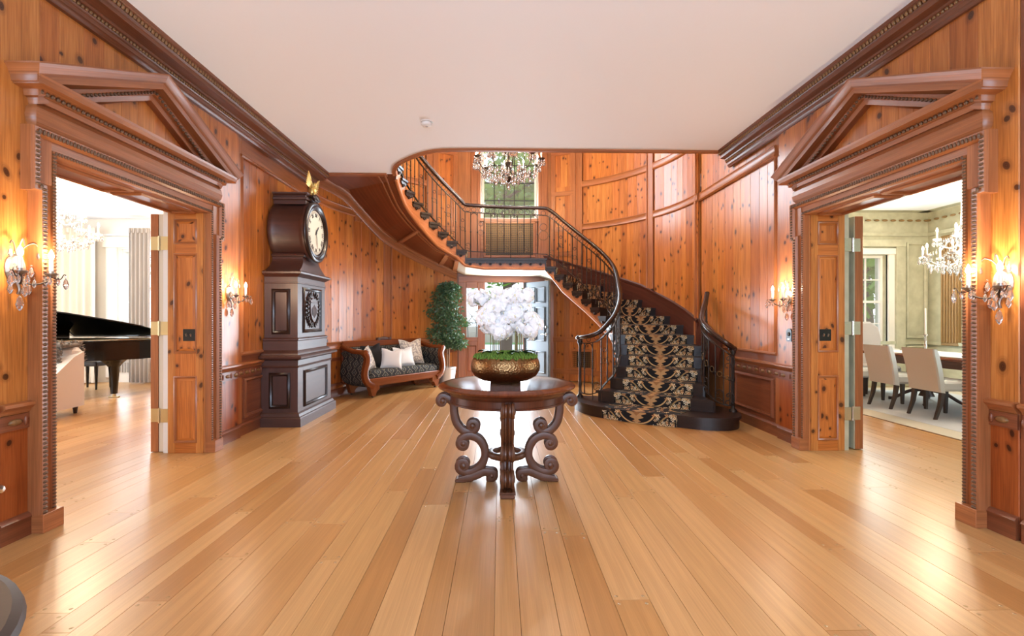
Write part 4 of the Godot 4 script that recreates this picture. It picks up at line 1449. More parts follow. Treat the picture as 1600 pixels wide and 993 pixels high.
func make_music_room() -> void:
	var x1 := XL - 0.335
	room_box("music_room", -10.2, x1, 1.0, 10.0, 3.3, MAT.white_paint, [[-7.72, -6.78, 0.55, 2.7]], [[2.6, 4.2, 0.4, 2.7], [5.6, 7.2, 0.4, 2.7]], -10.2)
	sash("window_4", "white sash window behind the grand piano in the music room", -7.72, -6.78, 0.55, 2.7, 10.12, 3, 6, MAT.white_paint, MAT.white_paint)
	for i in 2:
		var w := thing("window_%d" % (5 + i), "window in the outer wall of the music room", "window", "", "structure")
		var g := MB.new()
		g.box(V(-10.3, 1.55, 3.4 + 3.0 * i), Vector3(0.005, 2.3, 1.6))
		put("pane", g, MAT.pane_glass, w)
	var t := thing("trim_10", "white casing around the music room window", "window casing", "", "structure")
	var c := MB.new()
	for x: float in [-7.85, -6.66]:
		c.box(V(x, 1.45, 9.97), Vector3(0.2, 2.7, 0.06), 0.008)
	c.box(V(-7.25, 2.83, 9.96), Vector3(1.5, 0.22, 0.08), 0.008)
	c.box(V(-7.25, 0.5, 9.95), Vector3(1.4, 0.07, 0.1), 0.008)
	put("casing", c, MAT.white_paint, t)
	var cv := thing("trim_11", "white plaster cornice of the music room", "cornice", "", "structure")
	mould("cornice", [V(-10.1, 3.3, 9.99), V(XL - 0.45, 3.3, 9.99)], V(0, 0, -1), [Vector2(0, 0), Vector2(0, 0.14), Vector2(0.04, 0.12), Vector2(0.06, 0.06), Vector2(0.12, 0.04), Vector2(0.14, 0.0)], MAT.plaster, cv)
	mould("picture_rail", [V(-10.1, 2.98, 9.99), V(XL - 0.45, 2.98, 9.99)], V(0, 0, -1), [Vector2(-0.02, 0), Vector2(-0.02, 0.02), Vector2(0.02, 0.02), Vector2(0.02, 0)], MAT.plaster, cv)
	mould("skirting", [V(-10.1, 0.0, 9.99), V(XL - 0.45, 0.0, 9.99)], V(0, 0, -1), [Vector2(0, 0), Vector2(0, 0.025), Vector2(-0.16, 0.025), Vector2(-0.18, 0.0)], MAT.white_paint, cv)
	drape("curtain", "white floor-length curtain left of the music room window", -9.0, -8.02, 0.02, 3.08, 9.78, 7, MAT.drape_white)
	drape("curtain", "grey floor-length curtain right of the music room window", -7.36, -6.95, 0.02, 3.08, 9.78, 5, MAT.drape_grey)
	var gr := thing("floor_register", "white slotted vent low on the music room wall behind the piano", "vent")
	for i in 14:
		var b := MB.new()
		b.box(V(-7.7 + i * 0.055, 0.3, 9.97), Vector3(0.03, 0.2, 0.02), 0.003)
		put("slat", b, MAT.drape_grey, gr)
	make_piano()
	# armchair with fur throw, only its side shows past the door frame
	var a := thing("armchair", "cream armchair in the music room, cut off by the door frame", "armchair")
	a.position = V(-6.16, 0, 6.35)
	a.rotation.y = 0.1
	var bd := MB.new()
	bd.box(Vector3(0, 0.27, 0), Vector3(0.9, 0.34, 0.85), 0.04)
	put("seat", bd, MAT.white_linen, a)
	var ar := MB.new()
	ar.prism(PackedVector2Array([Vector2(-0.42, 0.1), Vector2(0.42, 0.1), Vector2(0.42, 0.5), Vector2(0.36, 0.56), Vector2(0.05, 0.58), Vector2(-0.25, 0.78), Vector2(-0.42, 0.84)]), 0.14, Transform3D(Basis(Vector3(0, 0, 1), Vector3.UP, Vector3(-1, 0, 0)), Vector3(0.47, 0, 0)), 0.02)
	put("arm", ar, MAT.white_linen, a)
	var ar2 := MB.new()
	ar2.box(Vector3(-0.4, 0.36, 0), Vector3(0.14, 0.5, 0.84), 0.03)
	put("arm", ar2, MAT.white_linen, a)
	var bk := MB.new()
	bk.box(Vector3(0, 0.55, -0.36), Vector3(0.88, 0.7, 0.16), 0.05, Basis(Vector3.RIGHT, -0.12))
	put("backrest", bk, MAT.white_linen, a)
	for s: Vector2 in [Vector2(0.4, 0.36), Vector2(-0.4, 0.36), Vector2(0.4, -0.36), Vector2(-0.4, -0.36)]:
		var lg := MB.new()
		lg.lathe([Vector2(0, 0), Vector2(0.02, 0), Vector2(0.032, 0.1), Vector2(0, 0.1)], 8, Vector3(s.x, 0, s.y))
		put("leg", lg, MAT.dark_leg, a)
	var f := thing("fur_throw", "grey fur throw draped over the back of the cream armchair", "throw")
	var fb := MB.new()
	fb.box(Vector3.ZERO, Vector3(0.5, 0.06, 0.3), 0.02)
	f.position = V(-6.06, 0.93, 6.72)
	put("hide", fb, MAT.fur, f)
	var tufts := []
	for i in 700:
		var p := Vector3(rng.randf_range(-0.26, 0.26), rng.randf_range(-0.28, 0.04), rng.randf_range(-0.18, 0.18))
		if p.y < -0.03:
			p.z = 0.17 * signf(p.z)
		var dir := Vector3(rng.randf_range(-1, 1), rng.randf_range(0, 1), p.z * 5.0 + rng.randf_range(-0.5, 0.5)).normalized()
		tufts.append(Transform3D(Basis(Quaternion(Vector3.UP, dir)), p))
	var tf := MB.new()
	tf.lathe([Vector2(0.012, 0), Vector2(0.008, 0.03), Vector2(0, 0.05)], 4)
	copies("fur_tufts", tf.mesh(), MAT.fur, tufts, f)
	chandelier("crystal_chandelier", "clear crystal chandelier with lit candles hanging in the white music room", V(-6.12, 2.16, 6.8), 0.46, 8, 0.8, 3.3, MAT.clear_glass, MAT.crystal, 1.2, true)

func make_piano() -> void:
	var o := thing("grand_piano", "glossy black grand piano with raised lid in the white music room", "piano")
	o.position = V(-6.86, 0, 8.1)
	var out := [Vector2(-0.75, -0.72), Vector2(-0.75, 0.72), Vector2(0.3, 0.72), Vector2(0.68, 0.7), Vector2(0.87, 0.57), Vector2(0.93, 0.34), Vector2(0.86, 0.1), Vector2(0.68, -0.1), Vector2(0.45, -0.3), Vector2(0.15, -0.55), Vector2(-0.1, -0.68), Vector2(-0.35, -0.72)]
	# keyboard to the left, tail to the right; the curved side faces the hall
	for i in out.size():
		out[i].y = -out[i].y
	var poly := PackedVector2Array(out)
	var mb := MB.new()
	var lay := Basis(Vector3.RIGHT, Vector3(0, 0, -1), Vector3.UP)
	var flip := PackedVector2Array()
	for p: Vector2 in poly:
		flip.append(Vector2(p.x, -p.y))
	poly = flip
	mb.prism(poly, 0.32, Transform3D(lay, Vector3(0, 0.62, 0)), 0.01)
	put("case", mb, MAT.piano_black, o)
	var rim := MB.new()
	var pts := []
	for p: Vector2 in poly:
		pts.append(Vector3(p.x, 0.93, -p.y))
	rim.tube(pts, 0.012, 6, true)
	put("rim", rim, MAT.piano_black, o)
	var sb := MB.new()
	var inner := Geometry2D.offset_polygon(poly, -0.05)[0]
	sb.prism(inner, 0.01, Transform3D(lay, Vector3(0, 0.94, 0)))
	put("soundboard", sb, MAT.brass, o)
	# lid hinged along the far straight side and propped open
	var ld := MB.new()
	ld.prism(poly, 0.02, Transform3D(lay, Vector3.ZERO), 0.004)
	var lid := put("lid", ld, MAT.piano_black, o)
	var hinge := Vector3(0, 0.96, -0.72)
	var bs := Basis(Vector3(1, 0, 0), -0.33)
	lid.transform = Transform3D(bs, hinge) * Transform3D(Basis(), Vector3(0, 0, 0.72))
	var pr := MB.new()
	pr.tube([Vector3(-0.1, 0.93, 0.5), Vector3(-0.12, 1.35, 0.41)], 0.012, 6)
	put("prop", pr, MAT.piano_black, o)
	var ms := MB.new()
	ms.box(Vector3(-0.5, 1.06, 0.1), Vector3(0.03, 0.22, 0.9), 0.01)
	put("music_desk", ms, MAT.piano_black, o)
	var kb := MB.new()
	kb.box(Vector3(-0.84, 0.72, 0), Vector3(0.2, 0.1, 1.4), 0.008)
	put("key_bed", kb, MAT.piano_black, o)
	var ky := MB.new()
	ky.box(Vector3(-0.85, 0.775, 0), Vector3(0.14, 0.02, 1.22), 0.003)
	put("keys", ky, MAT.ivory, o)
	for p: Vector2 in [Vector2(0.54, 0.02), Vector2(-0.55, 0.55), Vector2(-0.55, -0.55)]:
		var lg := MB.new()
		var rg := [Vector2(0.0, 0.06), Vector2(0.045, 0.06), Vector2(0.075, 0.5), Vector2(0.12, 0.56), Vector2(0.18, 0.62), Vector2(0, 0.62)]
		lg.lathe(rg, 4, Vector3(p.x, 0, p.y), Basis(Vector3.UP, PI / 4))
		var l := put("leg", lg, MAT.piano_black, o)
		var cs := MB.new()
		cs.lathe([Vector2(0, 0), Vector2(0.02, 0.0), Vector2(0.028, 0.03), Vector2(0.02, 0.065), Vector2(0, 0.065)], 8, Vector3(p.x, 0, p.y))
		cs.box(Vector3(p.x, 0.012, p.y), Vector3(0.16, 0.02, 0.05), 0.005)
		put("caster", cs, MAT.brass, l)
	var ly := MB.new()
	for z: float in [-0.1, 0.1]:
		ly.box(Vector3(-0.62, 0.36, z), Vector3(0.03, 0.54, 0.03), 0.004)
	ly.box(Vector3(-0.62, 0.1, 0), Vector3(0.14, 0.07, 0.3), 0.008)
	put("pedal_lyre", ly, MAT.piano_black, o)
	var b := thing("piano_bench", "black piano bench beyond the grand piano", "bench")
	b.position = V(-7.52, 0, 9.1)
	var st := MB.new()
	st.box(Vector3(0, 0.47, 0), Vector3(0.5, 0.09, 0.4), 0.015)
	put("seat", st, MAT.black_plastic, b)
	for s: Vector2 in [Vector2(1, 1), Vector2(-1, 1), Vector2(1, -1), Vector2(-1, -1)]:
		var lg := MB.new()
		lg.lathe([Vector2(0, 0), Vector2(0.016, 0), Vector2(0.03, 0.43), Vector2(0, 0.43)], 4, Vector3(s.x * 0.21, 0, s.y * 0.16), Basis(Vector3.UP, PI / 4))
		put("leg", lg, MAT.piano_black, b)

func make_dining_room() -> void:
	var x0 := XR + 0.335
	room_box("dining_room", x0, 8.15, 1.0, 9.0, 3.3, MAT.glazed_green, [[6.45, 7.36, 0.72, 2.5]], [[2.8, 5.6, 0.6, 2.7]], 8.15)
	sash("window_7", "white sash window with green leaves outside in the dining room", 6.45, 7.36, 0.72, 2.5, 9.14, 3, 4, MAT.white_paint, MAT.white_paint)
	var w := thing("window_8", "window in the outer wall of the dining room", "window", "", "structure")
	var g := MB.new()
	g.box(V(8.3, 1.65, 4.2), Vector3(0.005, 2.1, 2.8))
	put("pane", g, MAT.pane_glass, w)
	var t := thing("trim_12", "pale green panelled casing and cornice of the dining room end wall", "panelling", "", "structure")
	var bx := func(called: String, xa: float, xb: float, h0: float, h1: float, dd: float, m := "glazed_green", th := 0.05) -> void:
		var b := MB.new()
		b.box(V((xa + xb) / 2, (h0 + h1) / 2, 9.0 - dd), Vector3(xb - xa, h1 - h0, th), 0.008)
		put(called, b, MAT[m], t)
	bx.call("window_casing", 6.28, 6.45, 0.6, 2.68, 0.03)
	bx.call("window_casing", 7.36, 7.48, 0.6, 2.62, 0.0, "white_paint", 0.08)
	bx.call("window_casing", 7.48, 7.66, 0.0, 2.78, 0.03, "glazed_green", 0.1)
	bx.call("window_casing", 6.28, 7.6, 2.5, 2.62, 0.02, "white_paint", 0.08)
	bx.call("window_casing", 6.2, 7.66, 2.64, 2.78, 0.03, "glazed_green", 0.12)
	bx.call("sill", 6.28, 7.5, 0.64, 0.72, 0.05, "white_paint", 0.16)
	for k in 2:
		mould("wall_panel", rect(V(7.74 , 0.95 if k == 0 else 0.15, 8.99), V(8.08, 2.7 if k == 0 else 0.75, 8.99)), V(0, 0, -1), [Vector2(-0.03, 0), Vector2(-0.03, 0.03), Vector2(0.0, 0.035), Vector2(0.02, 0.01), Vector2(0.02, 0)], MAT.glazed_green, t, true, true)
	for pth: Array in [[V(3.5, 3.3, 8.99), V(8.15, 3.3, 8.99)], [V(8.14, 3.3, 9.0), V(8.14, 3.3, 1.2)]]:
		var nn := V(0, 0, -1) if pth[0].x < 5 else V(-1, 0, 0)
		mould("cornice", pth, nn, [Vector2(0, 0), Vector2(0, 0.2), Vector2(0.04, 0.18), Vector2(0.06, 0.1), Vector2(0.1, 0.09), Vector2(0.12, 0.04), Vector2(0.2, 0.03), Vector2(0.22, 0.0)], MAT.glazed_green, t)
		mould("frieze_rail", [pth[0] - Vector3(0, 0.42, 0), pth[1] - Vector3(0, 0.42, 0)], nn, [Vector2(-0.03, 0), Vector2(-0.03, 0.03), Vector2(0.03, 0.05), Vector2(0.03, 0)], MAT.glazed_green, t)
		mould("dado_rail", [pth[0] - Vector3(0, 2.47, 0), pth[1] - Vector3(0, 2.47, 0)], nn, [Vector2(-0.03, 0), Vector2(-0.03, 0.04), Vector2(0.03, 0.05), Vector2(0.03, 0)], MAT.glazed_green, t)
		beads("carved_leaves", [pth[0] - Vector3(0, 0.16, 0), pth[1] - Vector3(0, 0.16, 0)], 0.16, Vector3(0.06, 0.022, 0.03), nn, Vector2(0, 0.05), MAT.glazed_brown, t)
	# fluted brown pilasters on the outer wall
	for i in 5:
		var fp := MB.new()
		var dm := 8.5 - i * 0.55
		if dm < 5.8:
			break
		fp.box(V(8.12, 1.8, dm), Vector3(0.06, 2.0, 0.34), 0.006)
		for k in 6:
			fp.box(V(8.08, 1.8, dm - 0.14 + k * 0.056), Vector3(0.03, 1.9, 0.026), 0.01)
		put("fluted_pilaster", fp, MAT.glazed_brown, t)
	# rug, table, chairs
	var r := thing("dining_rug", "pale rug with a beige border under the dining table", "rug")
	var rb := MB.new()
	rb.box(V(6.45, 0.006, 6.3), Vector3(3.14, 0.012, 5.0), 0.003)
	put("border", rb, MAT.rug_border, r)
	var rf := MB.new()
	rf.box(V(6.45, 0.0075, 6.3), Vector3(2.5, 0.013, 4.36), 0.002)
	put("field", rf, MAT.rug_field, r)
	var tb := thing("dining_table", "long dark dining table with a pale cloth runner", "table")
	tb.position = V(6.5, 0.014, 6.35)
	var top := MB.new()
	top.box(Vector3(0, 0.735, 0), Vector3(1.15, 0.04, 2.9), 0.012)
	put("tabletop", top, MAT.table_wood, tb)
	var ap := MB.new()
	ap.box(Vector3(0, 0.66, 0), Vector3(1.0, 0.11, 2.7), 0.006)
	put("apron", ap, MAT.table_apron, tb)
	for z: float in [-0.85, 0.85]:
		var pd := MB.new()
		pd.lathe([Vector2(0, 0.1), Vector2(0.1, 0.1), Vector2(0.06, 0.2), Vector2(0.1, 0.34), Vector2(0.05, 0.44), Vector2(0.08, 0.6), Vector2(0, 0.62)], 14, Vector3(0, 0, z))
		put("pedestal", pd, MAT.mahogany, tb)
		for a in 4:
			var ft := MB.new()
			var dr := Vector3(cos(PI / 4 + a * PI / 2), 0, sin(PI / 4 + a * PI / 2))
			ft.tube(smooth([Vector3(0, 0.2, z), Vector3(0, 0.16, z) + dr * 0.2, Vector3(0, 0.04, z) + dr * 0.38, Vector3(0, 0.025, z) + dr * 0.46], 4), [0.03, 0.03, 0.03, 0.03, 0.028, 0.027, 0.026, 0.025, 0.024, 0.024, 0.024, 0.026, 0.026], 6)
			put("foot", ft, MAT.mahogany, tb)
	var cl := thing("table_runner", "white cloth lying along the dining table", "cloth")
	var cm := MB.new()
	cm.box(V(6.5, 0.7725, 6.35), Vector3(0.9, 0.006, 2.7), 0.002)
	put("cloth", cm, MAT.white_linen, cl)
	var spots := [[5.80, 6.18, PI / 2, "grey linen dining chair nearest the doorway, its back to the hall"], [5.80, 6.88, PI / 2, "grey linen dining chair second from the doorway, its back to the hall"], [5.78, 7.62, PI / 2, "grey linen dining chair behind the folded red door edge"], [7.34, 6.2, -PI / 2, "white dining chair on the far side of the table behind the candlestick"], [7.34, 6.95, -PI / 2, "white dining chair on the far side of the table beyond two grey backs"]]
	var first: Node3D = null
	for i in spots.size():
		var c: Node3D
		if i == 0:
			c = make_dining_chair()
			first = c
		else:
			c = first.duplicate()
			c.name = numbered("dining_chair")
			add_child(c)
		c.set_meta("label", spots[i][3])
		c.position = V(spots[i][0], 0.0145, spots[i][1])
		c.rotation.y = spots[i][2]
	var wc := thing("wing_chair", "tall grey wing chair at the far end of the dining table", "chair")
	wc.position = V(6.45, 0.0145, 8.25)
	var wb := MB.new()
	wb.prism(PackedVector2Array([Vector2(-0.33, 0.3), Vector2(0.33, 0.3), Vector2(0.35, 0.9), Vector2(0.3, 1.12), Vector2(0.15, 1.22), Vector2(-0.15, 1.22), Vector2(-0.3, 1.12), Vector2(-0.35, 0.9)]), 0.12, Transform3D(Basis(), Vector3(0, 0, -0.3)), 0.03)
	put("backrest", wb, MAT.drape_grey, wc)
	var ws := MB.new()
	ws.box(Vector3(0, 0.4, 0.02), Vector3(0.62, 0.16, 0.6), 0.04)
	put("seat", ws, MAT.drape_grey, wc)
	for s: Vector2 in [Vector2(1, 1), Vector2(-1, 1), Vector2(1, -1), Vector2(-1, -1)]:
		var lg := MB.new()
		lg.lathe([Vector2(0, 0), Vector2(0.018, 0), Vector2(0.032, 0.34), Vector2(0, 0.34)], 8, Vector3(s.x * 0.26, 0, s.y * 0.24))
		put("leg", lg, MAT.dark_leg, wc)
	var cd := thing("candlestick", "tall silver candlestick with a white candle on the dining table", "candlestick")
	cd.position = V(6.12, 0.776, 6.8)
	var cb := MB.new()
	cb.lathe([Vector2(0, 0), Vector2(0.06, 0), Vector2(0.06, 0.01), Vector2(0.02, 0.03), Vector2(0.014, 0.1), Vector2(0.02, 0.14), Vector2(0.012, 0.16), Vector2(0.014, 0.26), Vector2(0.035, 0.28), Vector2(0.035, 0.29), Vector2(0, 0.29)], 14)
	put("stick", cb, MAT.nickel, cd)
	var cc := MB.new()
	cc.lathe([Vector2(0.012, 0.29), Vector2(0.011, 0.66), Vector2(0, 0.67)], 10)
	put("candle", cc, MAT.candle_white, cd)
	chandelier("crystal_chandelier", "sparkling crystal chandelier with lit candles above the dining table", V(6.36, 1.84, 6.5), 0.42, 8, 0.8, 3.3, MAT.white_paint, MAT.crystal, 1.0, true)

func make_dining_chair() -> Node3D:
	var c := thing("dining_chair", "x", "chair", "linen chairs around the dining table")
	var st := MB.new()
	st.box(Vector3(0, 0.42, 0.02), Vector3(0.47, 0.13, 0.48), 0.03)
	put("seat", st, MAT.chair_linen, c)
	var path := []
	var xs := []
	var ys := []
	for i in 9:
		var f := i / 8.0
		var h := lerpf(0.34, 0.89, f)
		var z := -0.22 - 0.05 * f - 0.06 * f * f
		path.append(Vector3(0, h, z))
		xs.append(Vector3.RIGHT * (1.0 + 0.06 * f))
		ys.append(Vector3(0, 0.15, -1).normalized() * (1.0 if f < 0.95 else 0.6))
	var bk := MB.new()
	bk.sweep(path, xs, ys, [Vector2(-0.235, -0.03), Vector2(-0.22, -0.045), Vector2(0.22, -0.045), Vector2(0.235, -0.03), Vector2(0.235, 0.03), Vector2(0.22, 0.045), Vector2(-0.22, 0.045), Vector2(-0.235, 0.03)], true, true, false, 0.75, -1.0)
	put("backrest", bk, MAT.chair_linen, c)
	for s: Array in [[-0.2, 0.22, 0.0], [0.2, 0.22, 0.0], [-0.2, -0.2, -0.09], [0.2, -0.2, -0.09]]:
		var lg := MB.new()
		var pa := [Vector3(s[0], 0.36, s[1]), Vector3(s[0], 0.18, s[1] + s[2] * 0.3), Vector3(s[0], 0.0, s[1] + s[2])]
		lg.sweep(pa, [Vector3.RIGHT, Vector3.RIGHT * 0.85, Vector3.RIGHT * 0.65], [Vector3.BACK, Vector3.BACK * 0.85, Vector3.BACK * 0.65], [Vector2(-0.024, -0.024), Vector2(0.024, -0.024), Vector2(0.024, 0.024), Vector2(-0.024, 0.024)], true)
		put("leg", lg, MAT.dark_leg, c)
	return c

func chandelier(called: String, label: String, at: Vector3, R: float, arms: int, hgt: float, ceil: float, metal: Material, drop: Material, e: float, chain: bool) -> void:
	# at = lowest point; two tiers of arms with candles, drops of crystal, a stem up to the ceiling
	var o := thing(called, label, "chandelier")
	o.position = at
	var st := MB.new()
	st.lathe([Vector2(0, 0.06), Vector2(0.03, 0.09), Vector2(0.055, 0.15), Vector2(0.02, 0.2), Vector2(0.03, 0.3), Vector2(0.06, 0.36), Vector2(0.02, 0.42), Vector2(0.016, 0.6), Vector2(0.05, 0.66), Vector2(0.015, 0.74), Vector2(0.01, hgt + 0.1), Vector2(0, hgt + 0.1)], 12)
	put("stem", st, metal, o)
	var ch := MB.new()
	ch.tube([Vector3(0, hgt + 0.05, 0), Vector3(0, ceil - at.y - 0.03, 0)], 0.008, 6)
	ch.lathe([Vector2(0.07, ceil - at.y - 0.04), Vector2(0.06, ceil - at.y), Vector2(0, ceil - at.y)], 12)
	put("chain", ch, metal, o)
	var ball_m := MB.new()
	ball_m.ball(Vector3.ZERO, Vector3(0.035, 0.05, 0.035), 8, 6)
	ball_m.ball(Vector3(0, 0.065, 0), Vector3(0.012, 0.015, 0.012), 6, 4)
	var bead := drop_mesh()
	var drops := []
	var n := 0
	for tier in 2:
		var ta := arms if tier == 0 else arms / 2
		var tr := R if tier == 0 else R * 0.62
		var th := hgt * 0.42 if tier == 0 else hgt * 0.72
		for i in ta:
			var a := TAU * (i + 0.5 * tier) / ta + 0.2
			var d := Vector3(cos(a), 0, sin(a))
			var arm := MB.new()
			var y0 := 0.2 if tier == 0 else th - 0.12
			arm.tube(smooth([d * 0.02 + Vector3(0, y0 + 0.08, 0), d * tr * 0.35 + Vector3(0, y0 - 0.02, 0), d * tr * 0.8 + Vector3(0, y0 + 0.02, 0), d * tr + Vector3(0, th - 0.03, 0)], 5), 0.008, 6)
			put("arm", arm, metal, o)
			var cup := MB.new()
			cup.lathe([Vector2(0, -0.03), Vector2(0.015, -0.03), Vector2(0.05, 0.0), Vector2(0.05, 0.006), Vector2(0.018, 0.004), Vector2(0.014, 0.02), Vector2(0, 0.02)], 10, d * tr + Vector3(0, th, 0))
			put("drip_pan", cup, metal, o)
			var cn := MB.new()
			cn.lathe([Vector2(0.011, 0.01), Vector2(0.011, 0.1), Vector2(0, 0.1)], 8, d * tr + Vector3(0, th, 0))
			var cdl := put("candle", cn, MAT.candle_white, o)
			bulb(cdl, d * tr + Vector3(0, th + 0.1, 0), e if i % 2 == 0 else 0.0)
			for k in 8:
				var a2 := TAU * k / 8.0
				drops.append(Transform3D(Basis(), d * tr + Vector3(cos(a2) * 0.045, th - 0.055, sin(a2) * 0.045)))
			for k in 10:
				# swags from the head of the stem to the arms
				var f := (k + 1) / 11.0
				var p := Vector3(0, hgt * 0.98, 0).lerp(d * tr + Vector3(0, th - 0.01, 0), f) - Vector3(0, sin(f * PI) * 0.1, 0)
				drops.append(Transform3D(Basis.from_scale(Vector3.ONE * 0.7), p))
			n += 1
	for k in 70:
		var a := k * 2.399
		var rr := R * 0.85 * sqrt((k + 0.5) / 70.0)
		drops.append(Transform3D(Basis.from_scale(Vector3.ONE * 1.2), Vector3(cos(a) * rr, 0.1 + rr * 0.25 + 0.03 * sin(k * 1.7), sin(a) * rr)))
	drops.append(Transform3D(Basis.from_scale(Vector3.ONE * 1.6), Vector3(0, 0.03, 0)))
	copies("crystal_drops", bead.mesh(), drop, drops, o)

func drop_mesh() -> MB:
	# a cut crystal almond with a small bead over it
	var m := MB.new()
	m.lathe([Vector2(0, -0.05), Vector2(0.012, -0.038), Vector2(0.02, -0.018), Vector2(0.012, 0.012), Vector2(0, 0.028)], 6, Vector3.ZERO, Basis.from_scale(Vector3(1, 1, 0.7)), 0.0, TAU, 2.0)
	m.lathe([Vector2(0, 0.03), Vector2(0.008, 0.038), Vector2(0, 0.046)], 6, Vector3.ZERO, Basis(), 0.0, TAU, 2.0)
	return m

func bulb(parent: Node, at: Vector3, e: float) -> void:
	var b := MB.new()
	b.lathe([Vector2(0.006, 0), Vector2(0.014, 0.018), Vector2(0.015, 0.03), Vector2(0.009, 0.05), Vector2(0, 0.068)], 10, at)
	put("bulb", b, MAT.bulb_glow, parent)
	if e > 0.0:
		lamp(at + Vector3(0, 0.028, 0), e, 0.015, Color(1.0, 0.9, 0.76), parent)

func make_outside() -> void:
	var g := MB.new()
	g.box(V(0, -0.6, 22.0), Vector3(90, 0.4, 23.0))
	g.box(V(-30, -0.6, 0.0), Vector3(38, 0.4, 40.0))
	g.box(V(30, -0.6, 0.0), Vector3(38, 0.4, 40.0))
	var gr := struct("ground", g, MAT.grass)
	var dv := MB.new()
	dv.box(V(0, -0.45, 20.5), Vector3(9.0, 0.14, 20.0))
	struct("added_bright_ground", dv, MAT.glare_pale)  # pale slab added for the blown-out brightness beyond the open door
	var leaf := MB.new()
	leaf.quad(Vector3(-0.09, 0, 0), Vector3(0.03, -0.03, 0.0), Vector3(0.1, 0.02, 0.01), Vector3(0.0, 0.07, 0.02))
	var lm := leaf.mesh()
	for t: Array in [[0.2, 17.5, 8.0, 2.4, 2200, "spreading green tree whose trunk shows through the open front door"], [2.0, 20.0, 9.5, 3.0, 2600, "tall green tree further off behind the landing window"], [12.3, 16.0, 5.4, 2.4, 1500, "leafy green tree outside the dining room window"], [-15.5, 18.5, 6.0, 2.2, 900, "bare-looking tree outside the music room window"]]:
		var o := thing("tree", t[5], "tree")
		o.position = V(t[0], -0.4, t[1])
		var hgt: float = t[2]
		var r: float = t[3]
		var tk := MB.new()
		tk.tube([Vector3.ZERO, Vector3(0.1, hgt * 0.3, 0), Vector3(-0.05, hgt * 0.6, 0.1), Vector3(0, hgt * 0.9, 0)], [0.24, 0.18, 0.12, 0.04], 8)
		for k in 9:
			var a := k * 2.4
			var y := hgt * (0.35 + 0.05 * k)
			tk.tube(smooth([Vector3(0, y, 0), Vector3(cos(a) * r * 0.4, y + 0.5, sin(a) * r * 0.4), Vector3(cos(a) * r * 0.9, y + 0.7 + 0.2 * sin(a * 3), sin(a) * r * 0.9)], 3), [0.08, 0.07, 0.06, 0.05, 0.04, 0.03, 0.02], 5)
		put("trunk", tk, MAT.tree_bark, o)
		var at := []
		for k in int(t[4]):
			var d := Vector3(rng.randfn(), rng.randfn() * 0.8, rng.randfn()).normalized() * pow(rng.randf(), 0.45)
			var clump := Vector3(sin(k % 17 * 1.7), cos(k % 13 * 2.1), sin(k % 11 * 0.9)) * 0.35
			at.append(Transform3D(Basis.from_euler(Vector3(rng.randf() * 6, rng.randf() * 6, rng.randf() * 6)).scaled(Vector3.ONE * rng.randf_range(1.2, 2.6)), Vector3(0, hgt * 0.66, 0) + d * Vector3(r, hgt * 0.36, r) + clump))
		copies("foliage", lm, MAT.tree_leaf, at, o)

# ---------- the staircase ----------
const RISE := 0.148
var IN := {}
var OUT := {}

func stair_level_wall(a: float) -> float:
	var k := [2.0, 9.5, 17.0, 24.5, 31.0, 40.0, 49.0, 58.0, 67.0, 76.0]
	for i in 9:
		if a <= k[i + 1]:
			return RISE * (7.0 + i + (a - k[i]) / (k[i + 1] - k[i]))
	return RISE * 16.0

func stair_points() -> void:
	var r := [[1.37, 6.68], [1.58, 6.86], [1.70, 7.03], [1.77, 7.2], [1.80, 7.4], [1.82, 7.58], [1.82, 7.77], [1.775, 7.96], [1.69, 8.12], [1.57, 8.26], [1.43, 8.38], [1.28, 8.48], [1.13, 8.57], [0.98, 8.63], [0.82, 8.67],
		[-0.62, 8.67], [-0.78, 8.63], [-0.94, 8.58], [-1.09, 8.5], [-1.23, 8.4], [-1.36, 8.29], [-1.47, 8.15], [-1.56, 7.98], [-1.60, 7.8], [-1.62, 7.6]]
	for i in r.size():
		IN[i + 2] = Vector2(r[i][0], r[i][1])
	var o := [[2.60, 5.82], [2.60, 6.12], [2.70, 6.42], [2.84, 6.72], [3.0, 7.02], [3.02, 7.38]]
	for i in 6:
		OUT[i + 2] = Vector2(o[i][0], o[i][1])
	var an := [9.5, 17.0, 24.5, 31.0, 40.0, 49.0, 58.0, 67.0, 76.0, 106.0, 112.0, 118.0, 124.0, 130.0, 136.0, 142.0, 148.0, 154.0, 160.0]
	for i in an.size():
		var p := arc(an[i], RW - 0.012)
		p.y = minf(p.y, FLAT_D - 0.02)
		OUT[i + 8] = p

func inner(k: float) -> Vector2:
	# the open edge of the stair as a smooth curve, by step number
	var i := clampi(int(floor(k)), 2, 25)
	var t := k - i
	if i == 16:
		return IN[16].lerp(IN[17], t)
	var p1: Vector2 = IN[i]
	var p2: Vector2 = IN[i + 1]
	var p0: Vector2 = IN[maxi(i - 1, 2)] if i != 17 else p1 * 2.0 - p2
	var p3: Vector2 = IN[mini(i + 2, 26)] if i != 15 else p2 * 2.0 - p1
	return p1.cubic_interpolate(p2, p0, p3, t)

func inner_out(k: float) -> Vector2:
	# away from the treads, towards the middle of the well
	var a := inner(maxf(k - 0.1, 2.0))
	var b := inner(minf(k + 0.1, 26.0))
	var t := (b - a).normalized()
	return Vector2(-t.y, t.x) if k < 26.5 else Vector2(1, 0)

